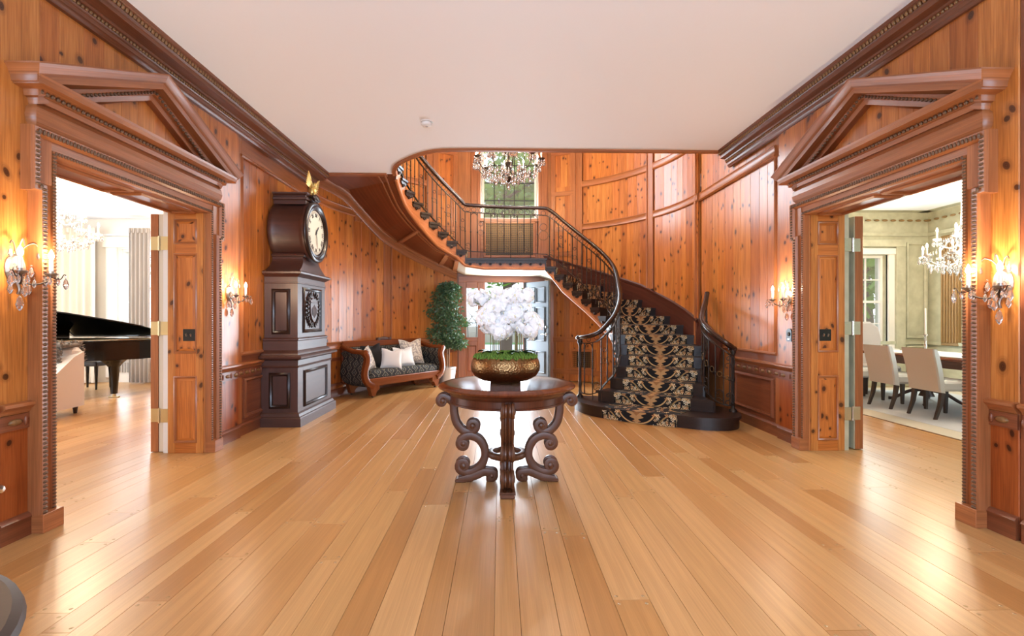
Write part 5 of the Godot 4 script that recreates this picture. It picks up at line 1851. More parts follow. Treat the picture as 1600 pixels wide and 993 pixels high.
func low_inner(k: float) -> float:
	var d := 0.30
	var l := RISE * minf(k, 16.0) if k < 16.0 else (RISE * 16.0 if k < 17.0 else RISE * (k - 0.6))
	if k > 14.0 and k < 16.0:
		d = 0.30 - (k - 14.0) * 0.055
	elif k >= 16.0 and k < 18.0:
		d = 0.19
	elif k >= 18.0:
		d = 0.19 + minf((k - 18.0) * 0.06, 0.12)
	return maxf(l - d, 0.0)

func make_stair() -> void:
	stair_points()
	var o := thing("staircase", "sweeping horseshoe staircase of dark treads with orange pine side climbing to the landing", "staircase")
	var dark: Material = MAT.stair_dark
	# bottom step, wrapping round both newels
	var s1 := smooth([Vector2(1.30, 7.12), Vector2(1.13, 7.1), Vector2(1.08, 6.89), Vector2(1.15, 6.52), Vector2(1.34, 6.24), Vector2(1.7, 5.95), Vector2(2.08, 5.72), Vector2(2.37, 5.54), Vector2(2.66, 5.51), Vector2(2.84, 5.66), Vector2(2.90, 5.9), Vector2(2.86, 6.2), Vector2(2.72, 6.45)], 12)
	s1.append(Vector2(1.62, 7.05))
	var b := MB.new()
	flat_shape(s1, 0.0, RISE - 0.036, b)
	put("riser", b, dark, o)
	b = MB.new()
	var grown: PackedVector2Array = Geometry2D.offset_polygon(PackedVector2Array(s1), 0.022, Geometry2D.JOIN_ROUND)[0]
	b.prism(grown, 0.036, Transform3D(Basis(Vector3.RIGHT, Vector3.FORWARD, Vector3.UP), Vector3(0, RISE - 0.036, 0)))
	put("tread", b, dark, o)
	for k in range(2, 26):
		var i0: Vector2 = IN[k]; var i1: Vector2 = IN[k + 1]
		var o0: Vector2 = OUT[k]; var o1: Vector2 = OUT[k + 1]
		var fw := ((i0 + o0) - (i1 + o1)).normalized() * 0.026
		var io := inner_out(k + 0.5) * 0.045
		var h := RISE * k
		var poly := [o0 + fw, i0 + fw + io, i1 + io, o1]
		if k == 16:
			poly = [o0 + fw, i0 + fw + Vector2(0, -0.045), i1 + Vector2(0, -0.045), o1]
		b = MB.new()
		flat_shape(poly, h - 0.036, 0.036, b)
		put("tread" if k != 16 else "landing", b, dark, o)
		b = MB.new()
		var c := (i0 + o0) / 2
		var dv := o0 - i0
		var bs := Basis(Vector3.UP, atan2(dv.y, dv.x))
		b.box(V(c.x, h - RISE / 2 - 0.018, c.y), Vector3(dv.length(), RISE - 0.036, 0.022), 0.0, bs)
		put("riser", b, dark, o)
		# carved bracket under the tread end
		if k >= 6:
			for q in (8 if k == 16 else 1):
				var nq := 8 if k == 16 else 1
				var p := i0.lerp(i1, float(q) / nq)
				var w := i0.lerp(i1, float(q + 1) / nq)
				var L := p.distance_to(w)
				var t := (w - p) / L
				var out := inner_out(k + 0.5)
				if k == 16:
					out = Vector2(0, -1)
				var xf := Transform3D(Basis(V(t.x, 0, t.y), Vector3.UP, V(t.x, 0, t.y).cross(Vector3.UP)), V(p.x + out.x * 0.004, h - 0.036, p.y + out.y * 0.004))
				var sg := 1.0 if xf.basis.z.dot(V(out.x, 0, out.y)) > 0 else -1.0
				var m := MB.new()
				var pts := PackedVector2Array([Vector2(0, 0), Vector2(0, -0.035), Vector2(L * 0.12, -0.06), Vector2(L * 0.28, -0.052), Vector2(L * 0.36, -0.082), Vector2(L * 0.5, -0.096), Vector2(L * 0.64, -0.082), Vector2(L * 0.72, -0.052), Vector2(L * 0.88, -0.06), Vector2(L, -0.035), Vector2(L, 0)])
				if sg < 0:
					xf.basis.z = -xf.basis.z
				m.prism(pts, 0.024, xf, 0.004)
				m.ball(V(p.x + t.x * L * 0.5 + out.x * 0.026, h - 0.036 - 0.062, p.y + t.y * L * 0.5 + out.y * 0.026), Vector3.ONE * 0.02, 6, 4)
				put("bracket", m, dark, o)
	# the orange side of the flight
	var st := MB.new()
	var n := 96
	var path := []
	for i in n + 1:
		path.append(lerpf(2.0, 26.0, float(i) / n))
	for i in n:
		var ka: float = path[i]
		var kb: float = path[i + 1]
		var a := inner(ka); var c := inner(kb)
		var top := RISE * floorf(ka + 0.001) - 0.03
		var na := inner_out(ka); var nb := inner_out(kb)
		var A := V(na.x, 0, na.y); var B := V(nb.x, 0, nb.y)
		st.quadn(V(a.x, low_inner(ka), a.y), V(c.x, low_inner(kb), c.y), V(c.x, top, c.y), V(a.x, top, a.y), A, B, B, A, Vector2(0, ka * 0.19), Vector2(0, kb * 0.19), Vector2(0.3, kb * 0.19), Vector2(0.3, ka * 0.19))
		a -= na * 0.05; c -= nb * 0.05
		st.quadn(V(a.x, low_inner(ka), a.y), V(c.x, low_inner(kb), c.y), V(c.x, top, c.y), V(a.x, top, a.y), -A, -B, -B, -A, Vector2(0, ka * 0.19), Vector2(0, kb * 0.19), Vector2(0.3, kb * 0.19), Vector2(0.3, ka * 0.19))
	put("stringer", st, MAT.stringer_wood, o)
	var lip := MB.new()
	var lp := []
	for i in range(28, n + 1):
		var a := inner(path[i])
		lp.append(V(a.x, low_inner(path[i]) + 0.005, a.y))
	lip.tube(lp, 0.028, 8)
	put("stringer_moulding", lip, MAT.stringer_wood, o)
	# closed ends of the lowest steps beside the right newel
	var en := MB.new()
	for k in range(2, 7):
		var a: Vector2 = OUT[k]; var c: Vector2 = OUT[k + 1]
		var t := (c - a).normalized()
		var dv := c - a
		en.box(V((a.x + c.x) / 2 + t.y * 0.008, RISE * k / 2 - 0.01, (a.y + c.y) / 2 - t.x * 0.008), Vector3(dv.length() + 0.01, RISE * k - 0.02, 0.03), 0.0, Basis(Vector3.UP, atan2(dv.y, dv.x)))
	put("end_stringer", en, dark, o)
	# underside
	var so := MB.new()
	var cr := MB.new()
	var line := []
	for i in range(int(n * 5.0 / 24.0), n + 1):
		var k: float = path[i]
		var a := inner(k) - inner_out(k) * 0.02
		var ki := clampi(int(k), 2, 25)
		var w: Vector2 = OUT[ki].lerp(OUT[ki + 1], k - ki)
		var ang := rad_to_deg(atan2(w.y - DC, w.x - XC))
		var wh := soffit_wall(ang) if k > 8.0 else maxf(low_inner(k), 0.4)
		var wp := arc(ang) if k >= 8.0 else w
		line.append([k, V(a.x, low_inner(k) + 0.004, a.y), V(wp.x, minf(wh, 3.49), minf(wp.y, FLAT_D))])
	line.append([26.5, V(-1.6, 3.494, 7.44), V(XL - 0.02, 3.494, 7.44)])
	for i in line.size() - 1:
		var m: MB = so if line[i][0] >= 17.6 else cr
		var f := 6
		for j in f:
			var p0: Vector3 = line[i][1].lerp(line[i][2], float(j) / f)
			var p1: Vector3 = line[i][1].lerp(line[i][2], float(j + 1) / f)
			var q0: Vector3 = line[i + 1][1].lerp(line[i + 1][2], float(j) / f)
			var q1: Vector3 = line[i + 1][1].lerp(line[i + 1][2], float(j + 1) / f)
			var nn := (q1 - p0).cross(q0 - p1).normalized()
			if nn.y > 0: nn = -nn
			m.quadn(p0, p1, q1, q0, nn, nn, nn, nn, Vector2(j * 0.2, line[i][0] * 0.3), Vector2(j * 0.2 + 0.2, line[i][0] * 0.3), Vector2(j * 0.2 + 0.2, line[i + 1][0] * 0.3), Vector2(j * 0.2, line[i + 1][0] * 0.3))
	put("soffit", so, MAT.soffit_wood, o)
	put("lit_landing_soffit", cr, MAT.cream_paint, o)  # cream instead of wood: entrance light on the underside put into the colour
	for f: float in [0.13, 0.22]:
		var bar := MB.new()
		var pts := []
		for e: Array in line:
			if e[0] >= 17.6:
				pts.append(e[1].lerp(e[2], f) - Vector3(0, 0.004, 0))
		bar.tube(pts, 0.014 if f > 0.2 else 0.02, 6)
		put("soffit_moulding", bar, MAT.pine_trim, o)
	for kk: float in [17.7, 18.6, 21.6, 26.2]:
		for e: Array in line:
			if e[0] >= kk:
				var bar := MB.new()
				var dir: Vector3 = (e[2] - e[1]).normalized()
				var a: Vector3 = e[1].lerp(e[2], 0.1)
				var c: Vector3 = e[1].lerp(e[2], 0.97)
				var up := Vector3.UP
				var side := dir.cross(up).normalized()
				bar.sweep([a, c], [side, side], [up, up], [Vector2(-0.05, 0.01), Vector2(-0.05, -0.018), Vector2(0.05, -0.018), Vector2(0.05, 0.01)], true)
				put("soffit_rail", bar, MAT.pine_trim, o)
				break
	make_runner()
	make_railings()

func make_runner() -> void:
	var r := thing("stair_runner", "black floral carpet runner with gold and cream vines laid up the stair", "carpet")
	var LR := {1: [[1.35, 6.26], [1.70, 5.935], [2.11, 5.70]], 2: [[1.56, 6.52], [2.38, 5.97]], 3: [[1.73, 6.74], [2.50, 6.19]], 4: [[1.83, 6.95], [2.66, 6.45]], 5: [[1.91, 7.135], [2.74, 6.77]]}
	var front := {}
	for k in range(1, 27):
		var pts := []
		if LR.has(k):
			for e: Array in LR[k]:
				pts.append(Vector2(e[0], e[1]))
		else:
			var i0: Vector2 = IN[k]; var o0: Vector2 = OUT[k]
			pts = [i0.lerp(o0, 0.12), i0.lerp(o0, 0.88 if k < 16 else 0.8)]
		if pts.size() == 3:
			pts = smooth([pts[0], pts[1], pts[2]], 3)
		else:
			pts = [pts[0], pts[0].lerp(pts[1], 1 / 6.0), pts[0].lerp(pts[1], 2 / 6.0), pts[0].lerp(pts[1], 0.5), pts[0].lerp(pts[1], 4 / 6.0), pts[0].lerp(pts[1], 5 / 6.0), pts[1]]
		front[k] = pts
	for k in range(1, 26):
		var mb := MB.new()
		var h := RISE * k + 0.011
		var hb := RISE * (k - 1) + 0.011
		for j in 6:
			var a: Vector2 = front[k][j]; var b: Vector2 = front[k][j + 1]
			var c: Vector2 = front[k + 1][j]; var d: Vector2 = front[k + 1][j + 1]
			var fw := ((a + b) - (c + d)).normalized()
			var u0 := j / 6.0; var u1 := (j + 1) / 6.0
			var nose := fw * 0.042
			var face := fw * 0.025
			mb.quad2(V(a.x + nose.x, h - 0.012, a.y + nose.y), V(b.x + nose.x, h - 0.012, b.y + nose.y), V(d.x + fw.x * 0.02, h, d.y + fw.y * 0.02), V(c.x + fw.x * 0.02, h, c.y + fw.y * 0.02), Vector2(u0, 0.0), Vector2(u1, -0.66), Vector3.UP)
			mb.quad2(V(a.x + face.x, hb - 0.008 if k > 1 else 0.002, a.y + face.y), V(b.x + face.x, hb - 0.008 if k > 1 else 0.002, b.y + face.y), V(b.x + nose.x, h - 0.012, b.y + nose.y), V(a.x + nose.x, h - 0.012, a.y + nose.y), Vector2(u0, 0.335), Vector2(u1, 0.0), V(fw.x, 0, fw.y))
		for j: int in [0, 6]:
			var a: Vector2 = front[k][j]; var c: Vector2 = front[k + 1][j]
			var fw := (front[k][3] - front[k + 1][3]).normalized() as Vector2
			mb.quad(V(a.x, h - 0.014, a.y), V(c.x, h - 0.014, c.y), V(c.x, h, c.y), V(a.x + fw.x * 0.042, h - 0.012, a.y + fw.y * 0.042))
			mb.quad(V(a.x, hb, a.y), V(a.x + fw.x * 0.025, hb, a.y + fw.y * 0.025), V(a.x + fw.x * 0.042, h - 0.012, a.y + fw.y * 0.042), V(a.x, h - 0.012, a.y))
		put("runner_section", mb, MAT.carpet_floral, r)

func rail_h(k: float) -> float:
	# top of the handrail by step number
	var t := [[2.0, 1.10], [3.0, 1.30], [4.0, 1.47], [5.0, 1.63], [6.0, 1.79], [8.0, 2.11], [10.0, 2.42], [12.0, 2.72], [14.0, 3.02], [15.0, 3.17], [15.7, 3.255], [16.1, 3.285], [16.5, 3.295], [16.9, 3.325], [17.3, 3.385], [18.0, 3.50], [20.0, 3.80], [22.0, 4.10], [24.0, 4.42], [26.0, 4.74]]
	for i in t.size() - 1:
		if k <= t[i + 1][0]:
			var p0: float = t[maxi(i - 1, 0)][1]; var p3: float = t[mini(i + 2, t.size() - 1)][1]
			return soft_h(t, i, k)
	return 4.74

func soft_h(t: Array, i: int, k: float) -> float:
	# heights joined by a curve without corners
	var x0: float = t[i][0]; var x1: float = t[i + 1][0]
	var y0: float = t[i][1]; var y1: float = t[i + 1][1]
	var s := (y1 - y0) / (x1 - x0)
	var m0 := s
	var m1 := s
	if i > 0:
		m0 = (y1 - float(t[i - 1][1])) / (x1 - float(t[i - 1][0]))
	if i < t.size() - 2:
		m1 = (float(t[i + 2][1]) - y0) / (float(t[i + 2][0]) - x0)
	var f := clampf((k - x0) / (x1 - x0), 0.0, 1.0)
	var w := x1 - x0
	return (2 * f * f * f - 3 * f * f + 1) * y0 + (f * f * f - 2 * f * f + f) * w * m0 + (3 * f * f - 2 * f * f * f) * y1 + (f * f * f - f * f) * w * m1

const HAND := [Vector2(-0.03, -0.012), Vector2(-0.02, -0.03), Vector2(0.02, -0.03), Vector2(0.03, -0.012), Vector2(0.034, 0.006), Vector2(0.024, 0.024), Vector2(0.0, 0.03), Vector2(-0.024, 0.024), Vector2(-0.034, 0.006)]

func ribbon(pts: Array, prof: Array, called: String, m: Material, parent: Node) -> void:
	# sweep along a rising curve, profile x level and y upright
	var xs := []
	var ys := []
	for i in pts.size():
		var t: Vector3 = pts[mini(i + 1, pts.size() - 1)] - pts[maxi(i - 1, 0)]
		var flat := Vector3(t.x, 0, t.z).normalized()
		var x := flat.cross(Vector3.UP)
		xs.append(x)
		ys.append(x.cross(t.normalized()).normalized())
	var mb := MB.new()
	mb.sweep(pts, xs, ys, prof, true, true, false, 0.4, -1.0)
	put(called, mb, m, parent)

func scroll(p: Vector3, along: Vector3, sz: float, m: Material, parent: Node, called := "scroll") -> void:
	# a C-scroll with two curled ends standing upright in the plane of the railing
	var pts := []
	for e: Array in [[0.1, -0.05], [0.22, 0.0], [0.2, 0.16], [0.02, 0.2], [-0.16, 0.06], [-0.22, 0.3], [-0.16, 0.54], [0.02, 0.62], [0.18, 0.5], [0.12, 0.38], [0.03, 0.42]]:
		pts.append(p + along * float(e[0]) * sz + Vector3.UP * float(e[1]) * sz)
	var mb := MB.new()
	mb.tube(smooth(pts, 3), 0.006, 5)
	put(called, mb, m, parent)

func ringlet(p: Vector3, along: Vector3, r: float, m: Material, parent: Node) -> void:
	var pts := []
	for i in 10:
		var a := TAU * i / 10
		pts.append(p + along * cos(a) * r + Vector3.UP * sin(a) * r)
	var mb := MB.new()
	mb.tube(pts, 0.005, 5, true)
	put("ring", mb, m, parent)

func make_railings() -> void:
	var iron: Material = MAT.iron
	var o := thing("stair_railing", "long wrought iron stair railing with dark handrail on the inner side of the stair", "railing")
	# handrail: volute at the newel, then along the open edge
	var lead := [V(1.17, 1.02, 7.02), V(1.20, 1.03, 6.88), V(1.27, 1.05, 6.74), V(1.38, 1.10, 6.70), V(1.49, 1.19, 6.77)]
	var hp := lead.duplicate()
	var sub := [V(1.18, 0.94, 7.0), V(1.21, 0.94, 6.88), V(1.28, 0.95, 6.76), V(1.385, 0.99, 6.715), V(1.49, 1.07, 6.785)]
	var bot := [V(1.18, 0.22, 7.0), V(1.21, 0.22, 6.88), V(1.28, 0.23, 6.76), V(1.385, 0.28, 6.715), V(1.49, 0.38, 6.785)]
	var k := 3.0
	var ks := []
	while k <= 26.001:
		ks.append(k)
		var q := inner(k) - inner_out(k) * 0.03
		hp.append(V(q.x, rail_h(k), q.y))
		sub.append(V(q.x, rail_h(k) - 0.13, q.y))
		bot.append(V(q.x, rail_h(k) - 0.83, q.y))
		k += 0.25 if not (k >= 15.9 and k < 17.0) else 0.125
	for e: Array in [[-1.6, 7.38], [-1.54, 7.1], [-1.42, 6.86], [-1.2, 6.6], [-0.76, 6.28], [0.5, 6.24], [2.9, 6.24]]:
		hp.append(V(e[0], 4.78, e[1])); sub.append(V(e[0], 4.65, e[1])); bot.append(V(e[0], 3.95, e[1]))
	ribbon(smooth(hp, 2), HAND, "handrail", MAT.rail_wood, o)
	var flat := [Vector2(-0.016, -0.006), Vector2(0.016, -0.006), Vector2(0.016, 0.006), Vector2(-0.016, 0.006)]
	ribbon(smooth(sub, 2), flat, "upper_bar", iron, o)
	ribbon(smooth(bot, 2), flat, "lower_bar", iron, o)
	# newel and volute cap
	var nw := MB.new()
	nw.lathe([Vector2(0.05, RISE), Vector2(0.05, 0.17), Vector2(0.025, 0.19), Vector2(0.02, 0.3), Vector2(0.026, 0.34), Vector2(0.02, 0.38), Vector2(0.018, 0.6), Vector2(0.027, 0.64), Vector2(0.018, 0.68), Vector2(0.02, 0.9), Vector2(0.04, 0.95), Vector2(0.03, 1.0), Vector2(0, 1.0)], 12, V(1.17, 0, 7.02))
	var nwl := put("newel", nw, iron, o)
	var cap := MB.new()
	cap.lathe([Vector2(0, 0.985), Vector2(0.05, 0.99), Vector2(0.058, 1.015), Vector2(0.04, 1.045), Vector2(0, 1.05)], 16, V(1.165, 0, 7.04))
	put("newel_cap", cap, MAT.rail_wood, nwl)
	# balusters
	var at := []
	for i in 3:
		at.append([[V(1.21, 0, 6.88), V(1.30, 0, 6.745), V(1.42, 0, 6.73)][i], [0.94, 0.955, 1.01][i], [0.22, 0.235, 0.31][i]])
	k = 2.6
	while k < 26.0:
		var q := inner(k) - inner_out(k) * 0.03
		at.append([V(q.x, 0, q.y), rail_h(k) - 0.135, rail_h(k) - 0.825])
		k += 0.5 if k < 16.0 or k >= 17.0 else 0.0833
		if k > 15.9 and k < 16.0: k = 16.0
	for i in at.size():
		var p: Vector3 = at[i][0]
		var mb := MB.new()
		mb.tube([p + Vector3.UP * at[i][2], p + Vector3.UP * at[i][1]], 0.009, 6)
		var foot: float = at[i][2]
		if i % 3 == 1:
			mb.tube([p + Vector3.UP * (foot - 0.14), p + Vector3.UP * foot], 0.0075, 6)
		mb.ball(p + Vector3.UP * lerpf(at[i][1], at[i][2], 0.5), Vector3(0.014, 0.018, 0.014), 6, 4)
		put("baluster", mb, iron, o)
		if i == at.size() - 1:
			break
		var p2: Vector3 = at[i + 1][0]
		var al := (p2 - p).normalized()
		var gap := (p2 - p).length()
		var mid := (p + p2) / 2
		var up: float = (at[i][1] + at[i + 1][1]) / 2
		var lo: float = (at[i][2] + at[i + 1][2]) / 2
		var dy: float = at[i + 1][1] - at[i][1]
		ringlet(mid + Vector3.UP * (up + 0.056), al, minf(0.042, gap * 0.45), iron, o)
		if i % 3 == 0:
			var arch := MB.new()
			var pts := []
			for j in 9:
				var a := PI * j / 8
				pts.append(mid - al * cos(a) * gap / 2 + Vector3.UP * (up - gap * 0.55 + sin(a) * gap * 0.5 - cos(a) * dy / 2))
			arch.tube(pts, 0.006, 5)
			put("arch", arch, iron, o)
		elif i % 3 == 1:
			scroll(mid + Vector3.UP * (lo + 0.01), al, 0.2, MAT.iron_gilt, o)
		else:
			ringlet(mid + Vector3.UP * lerpf(lo, up, 0.5), al, gap * 0.4, MAT.iron_gilt, o)
			ringlet(mid + Vector3.UP * lerpf(lo, up, 0.72), al, gap * 0.3, iron, o)
	# short railing on the wall side of the lowest steps
	var s := thing("stair_railing", "short curved iron railing with dark handrail on the right of the lowest steps", "railing")
	var rh := [V(2.86, 0.93, 5.86), V(2.76, 0.99, 5.80), V(2.66, 1.09, 5.90), V(2.62, 1.19, 6.08), V(2.66, 1.28, 6.30), V(2.78, 1.40, 6.55), V(2.92, 1.55, 6.78), V(3.0, 1.66, 6.92)]
	ribbon(smooth(rh, 4), HAND, "handrail", MAT.rail_wood, s)
	var fl := [0.20, 0.20, 0.24, 0.34, 0.50, 0.66, 0.82, 0.96]
	var lo2 := []
	var hi2 := []
	for i in rh.size():
		lo2.append(Vector3(rh[i].x, fl[i] + 0.04, rh[i].z))
		hi2.append(rh[i] - Vector3(0, 0.11, 0))
	ribbon(smooth(lo2, 4), flat, "lower_bar", iron, s)
	ribbon(smooth(hi2, 4), flat, "upper_bar", iron, s)
	var hs := smooth(hi2, 3)
	var ls := smooth(lo2, 3)
	for i in hs.size():
		if i % 2 == 1 and i > 2:
			continue
		var mb := MB.new()
		mb.tube([ls[i], hs[i]], 0.0075, 6)
		mb.ball((ls[i] + hs[i]) / 2, Vector3(0.014, 0.018, 0.014), 6, 4)
		put("baluster", mb, iron, s)
		if i + 2 < hs.size() and i > 0:
			var al: Vector3 = hs[i + 2] - hs[i]
			al.y = 0
			var gap := al.length()
			al = al.normalized()
			if i % 4 == 0:
				scroll((ls[i] + ls[i + 2]) / 2 + Vector3.UP * 0.01, al, 0.24, iron, s)
			ringlet((ls[i] + hs[i + 2]) / 2, al, minf(0.05, gap * 0.3), MAT.iron_gilt, s)
	scroll(V(2.81, 0.25, 5.83), V(-1, 0, 0.5).normalized(), 0.22, iron, s)
	scroll(V(2.81, 0.70, 5.83), V(-1, 0, 0.5).normalized(), 0.22, iron, s)
	var n2 := MB.new()
	n2.lathe([Vector2(0.045, RISE), Vector2(0.045, 0.17), Vector2(0.022, 0.19), Vector2(0.017, 0.5), Vector2(0.025, 0.54), Vector2(0.017, 0.58), Vector2(0.018, 0.84), Vector2(0.035, 0.88), Vector2(0.028, 0.92), Vector2(0, 0.92)], 12, V(2.87, 0, 5.88))
	var nwl2 := put("newel", n2, iron, s)
	var c2 := MB.new()
	c2.lathe([Vector2(0, 0.895), Vector2(0.05, 0.9), Vector2(0.056, 0.925), Vector2(0.04, 0.95), Vector2(0, 0.955)], 16, V(2.865, 0, 5.88))
	put("newel_cap", c2, MAT.rail_wood, nwl2)

# ---------- furniture and small things ----------
func make_things() -> void:
	make_table()
	make_orchids()
	make_clock()
	make_sofa()
	make_ficus()
	var sc: Array = [[XL, 1.60, 2.90, 1.0, "crystal wall sconce nearest on the left wall, just before the music room doorway"], [XL - 0.0, 1.57, 5.14, 1.0, "small crystal wall sconce between the music room doorway and the tall clock"], [XR, 1.52, 2.83, -1.0, "crystal wall sconce nearest on the right wall, just before the dining room doorway"], [XR, 1.53, 4.98, -1.0, "small crystal wall sconce between the staircase and the dining room doorway"]]
	var s0: Node3D = null
	for i in 4:
		var s: Node3D
		if i == 0:
			s = make_sconce()
			s0 = s
		else:
			s = s0.duplicate()
			s.name = numbered("wall_sconce")
			add_child(s)
		s.set_meta("label", sc[i][4])
		s.position = V(sc[i][0], sc[i][1], sc[i][2])
		s.rotation.y = PI / 2 * sc[i][3]
	chandelier("iron_chandelier", "dark branched crystal chandelier hanging before the landing window in the stairwell", V(0.13, 3.27, 7.28), 0.5, 10, 0.95, 6.6, MAT.iron, MAT.crystal, 0.9, true)
	var sd := thing("smoke_detector", "small round white smoke detector on the ceiling", "smoke detector")
	sd.position = V(-0.82, CEIL, 5.44)
	var m := MB.new()
	m.lathe([Vector2(0, -0.055), Vector2(0.045, -0.055), Vector2(0.06, -0.04), Vector2(0.062, -0.022), Vector2(0.05, -0.02), Vector2(0.05, -0.012), Vector2(0.07, -0.01), Vector2(0.07, 0), Vector2(0, 0)], 20)
	put("cover", m, MAT.smoke_white, sd)
	m = MB.new()
	m.lathe([Vector2(0, -0.06), Vector2(0.014, -0.059), Vector2(0.016, -0.054)], 12)
	put("test_button", m, MAT.drape_grey, sd)
	for e: Array in [[V(-2.99, 1.136, 4.726), 0.0, "square black switch plate on the left doorway's pine jamb"], [V(3.19, 1.133, 4.656), 0.0, "square black switch plate on the right doorway's pine jamb"]]:
		var p := thing("switch_plate", e[2], "light switch", "")
		p.position = e[0]
		m = MB.new()
		m.box(Vector3(0, 0, -0.002), Vector3(0.115, 0.115, 0.009), 0.003)
		put("plate", m, MAT.black_plastic, p)
		for x: float in [-0.022, 0.022]:
			m = MB.new()
			m.box(Vector3(x, 0, 0.007), Vector3(0.012, 0.028, 0.018), 0.003, Basis(Vector3.RIGHT, 0.4))
			put("toggle", m, MAT.pewter, p)
	var ic := thing("intercom", "small dark arched call plate on the pine wall beside the right doorway", "intercom")
	ic.position = V(XR - 0.001, 1.12, 4.97)
	ic.rotation.y = -PI / 2
	m = MB.new()
	var ap := PackedVector2Array([Vector2(-0.045, -0.065), Vector2(0.045, -0.065), Vector2(0.045, 0.03)])
	for i in 9:
		ap.append(Vector2(cos(PI * i / 8) * 0.045, 0.03 + sin(PI * i / 8) * 0.04))
	m.prism(ap, 0.014, Transform3D(), 0.003)
	put("plate", m, MAT.black_plastic, ic)
	m = MB.new()
	m.lathe([Vector2(0, 0.012), Vector2(0.022, 0.012), Vector2(0.02, 0.022), Vector2(0, 0.024)], 14, Vector3(0, 0.012, 0), Basis(Vector3.RIGHT, PI / 2))
	put("dial", m, MAT.iron, ic)
	m = MB.new()
	m.box(Vector3(0, -0.04, 0.015), Vector3(0.03, 0.012, 0.006), 0.001)
	put("button", m, MAT.nickel, ic)
	# dark drum table whose edge enters at the lower left, and a knob on the wall
	var dt := thing("drum_table", "dark polished round table, only its curved edge showing in the bottom left corner", "table")
	dt.position = V(-1.285, 0, 0.615)
	m = MB.new()
	m.lathe([Vector2(0, 0.715), Vector2(0.47, 0.715), Vector2(0.5, 0.722), Vector2(0.505, 0.735), Vector2(0.5, 0.748), Vector2(0.485, 0.755), Vector2(0, 0.755)], 64, Vector3.ZERO, Basis(), 0.0, TAU, 0.93)
	put("tabletop", m, MAT.drum_wood, dt)
	m = MB.new()
	m.lathe([Vector2(0, 0.5), Vector2(0.46, 0.5), Vector2(0.475, 0.515), Vector2(0.47, 0.53), Vector2(0.47, 0.715)], 64)
	put("drum", m, MAT.drum_wood, dt)
	m = MB.new()
	m.lathe([Vector2(0.09, 0.1), Vector2(0.05, 0.2), Vector2(0.08, 0.34), Vector2(0.05, 0.44), Vector2(0.1, 0.5)], 20)
	put("pedestal", m, MAT.mahogany_dark, dt)
	for a in 3:
		m = MB.new()
		var d := Vector3(cos(a * TAU / 3), 0, sin(a * TAU / 3))
		m.tube(smooth([Vector3(0, 0.2, 0), d * 0.15 + Vector3(0, 0.18, 0), d * 0.32 + Vector3(0, 0.05, 0), d * 0.4 + Vector3(0, 0.025, 0)], 4), 0.025, 6)
		put("foot", m, MAT.mahogany_dark, dt)
	var kn := thing("door_knob", "small polished metal knob low on the panelled wall at the left edge of the picture", "knob")
	kn.position = V(XL, 0.345, 2.765)
	kn.rotation.y = PI / 2
	m = MB.new()
	m.lathe([Vector2(0, -0.001), Vector2(0.026, 0), Vector2(0.024, 0.006), Vector2(0.01, 0.01), Vector2(0.009, 0.03), Vector2(0.02, 0.038), Vector2(0.026, 0.05), Vector2(0.02, 0.064), Vector2(0, 0.068)], 18, Vector3.ZERO, Basis(Vector3.RIGHT, PI / 2))
	put("knob", m, MAT.nickel, kn)

func make_table() -> void:
	var o := thing("round_table", "round carved wooden centre table on four scrolled legs, bearing the orchid bowl", "table")
	o.position = V(0.056, 0, 3.87)
	var m := MB.new()
	m.lathe([Vector2(0, 0.735), Vector2(0.49, 0.735), Vector2(0.505, 0.74), Vector2(0.525, 0.748), Vector2(0.54, 0.756), Vector2(0.545, 0.766), Vector2(0.538, 0.775), Vector2(0.522, 0.778), Vector2(0.512, 0.784), Vector2(0.495, 0.79), Vector2(0.47, 0.785), Vector2(0, 0.785)], 72)
	put("tabletop", m, MAT.table_wood, o)
	m = MB.new()
	m.lathe([Vector2(0.40, 0.635), Vector2(0.445, 0.635), Vector2(0.455, 0.64), Vector2(0.455, 0.65), Vector2(0.448, 0.655), Vector2(0.448, 0.70), Vector2(0.47, 0.715), Vector2(0.485, 0.735)], 72)
	put("apron", m, MAT.table_apron, o)
	m = MB.new()
	m.lathe([Vector2(0.115, 0.195), Vector2(0.15, 0.195), Vector2(0.158, 0.203), Vector2(0.158, 0.232), Vector2(0.15, 0.242), Vector2(0.115, 0.242), Vector2(0.108, 0.23), Vector2(0.108, 0.205), Vector2(0.115, 0.195)], 40)
	put("ring_stretcher", m, MAT.table_leg, o)
	for q in 4:
		var lg := make_table_leg(o)
		lg.rotation.y = q * PI / 2
	var hub := 0

func strap(m: MB, pts: Array, wide: Array, thick: Array) -> void:
	# a moulded band following pts (x = out from the centre, y = up), wide across
	var xs := []
	var ys := []
	var p3 := []
	for i in pts.size():
		var t: Vector2 = (pts[mini(i + 1, pts.size() - 1)] - pts[maxi(i - 1, 0)]).normalized()
		p3.append(Vector3(pts[i].x, pts[i].y, 0))
		xs.append(Vector3(0, 0, 1) * float(wide[i]))
		ys.append(Vector3(-t.y, t.x, 0) * float(thick[i]))
	var prof := [Vector2(-0.5, -0.42), Vector2(-0.42, -0.5), Vector2(-0.3, -0.5), Vector2(-0.22, -0.36), Vector2(-0.1, -0.36), Vector2(0.0, -0.5), Vector2(0.1, -0.36), Vector2(0.22, -0.36), Vector2(0.3, -0.5), Vector2(0.42, -0.5), Vector2(0.5, -0.42),
		Vector2(0.5, 0.42), Vector2(0.42, 0.5), Vector2(0.3, 0.5), Vector2(0.22, 0.36), Vector2(0.1, 0.36), Vector2(0.0, 0.5), Vector2(-0.1, 0.36), Vector2(-0.22, 0.36), Vector2(-0.3, 0.5), Vector2(-0.42, 0.5), Vector2(-0.5, 0.42)]
	m.sweep(p3, xs, ys, prof, true, true, false, 0.6, -1.0)

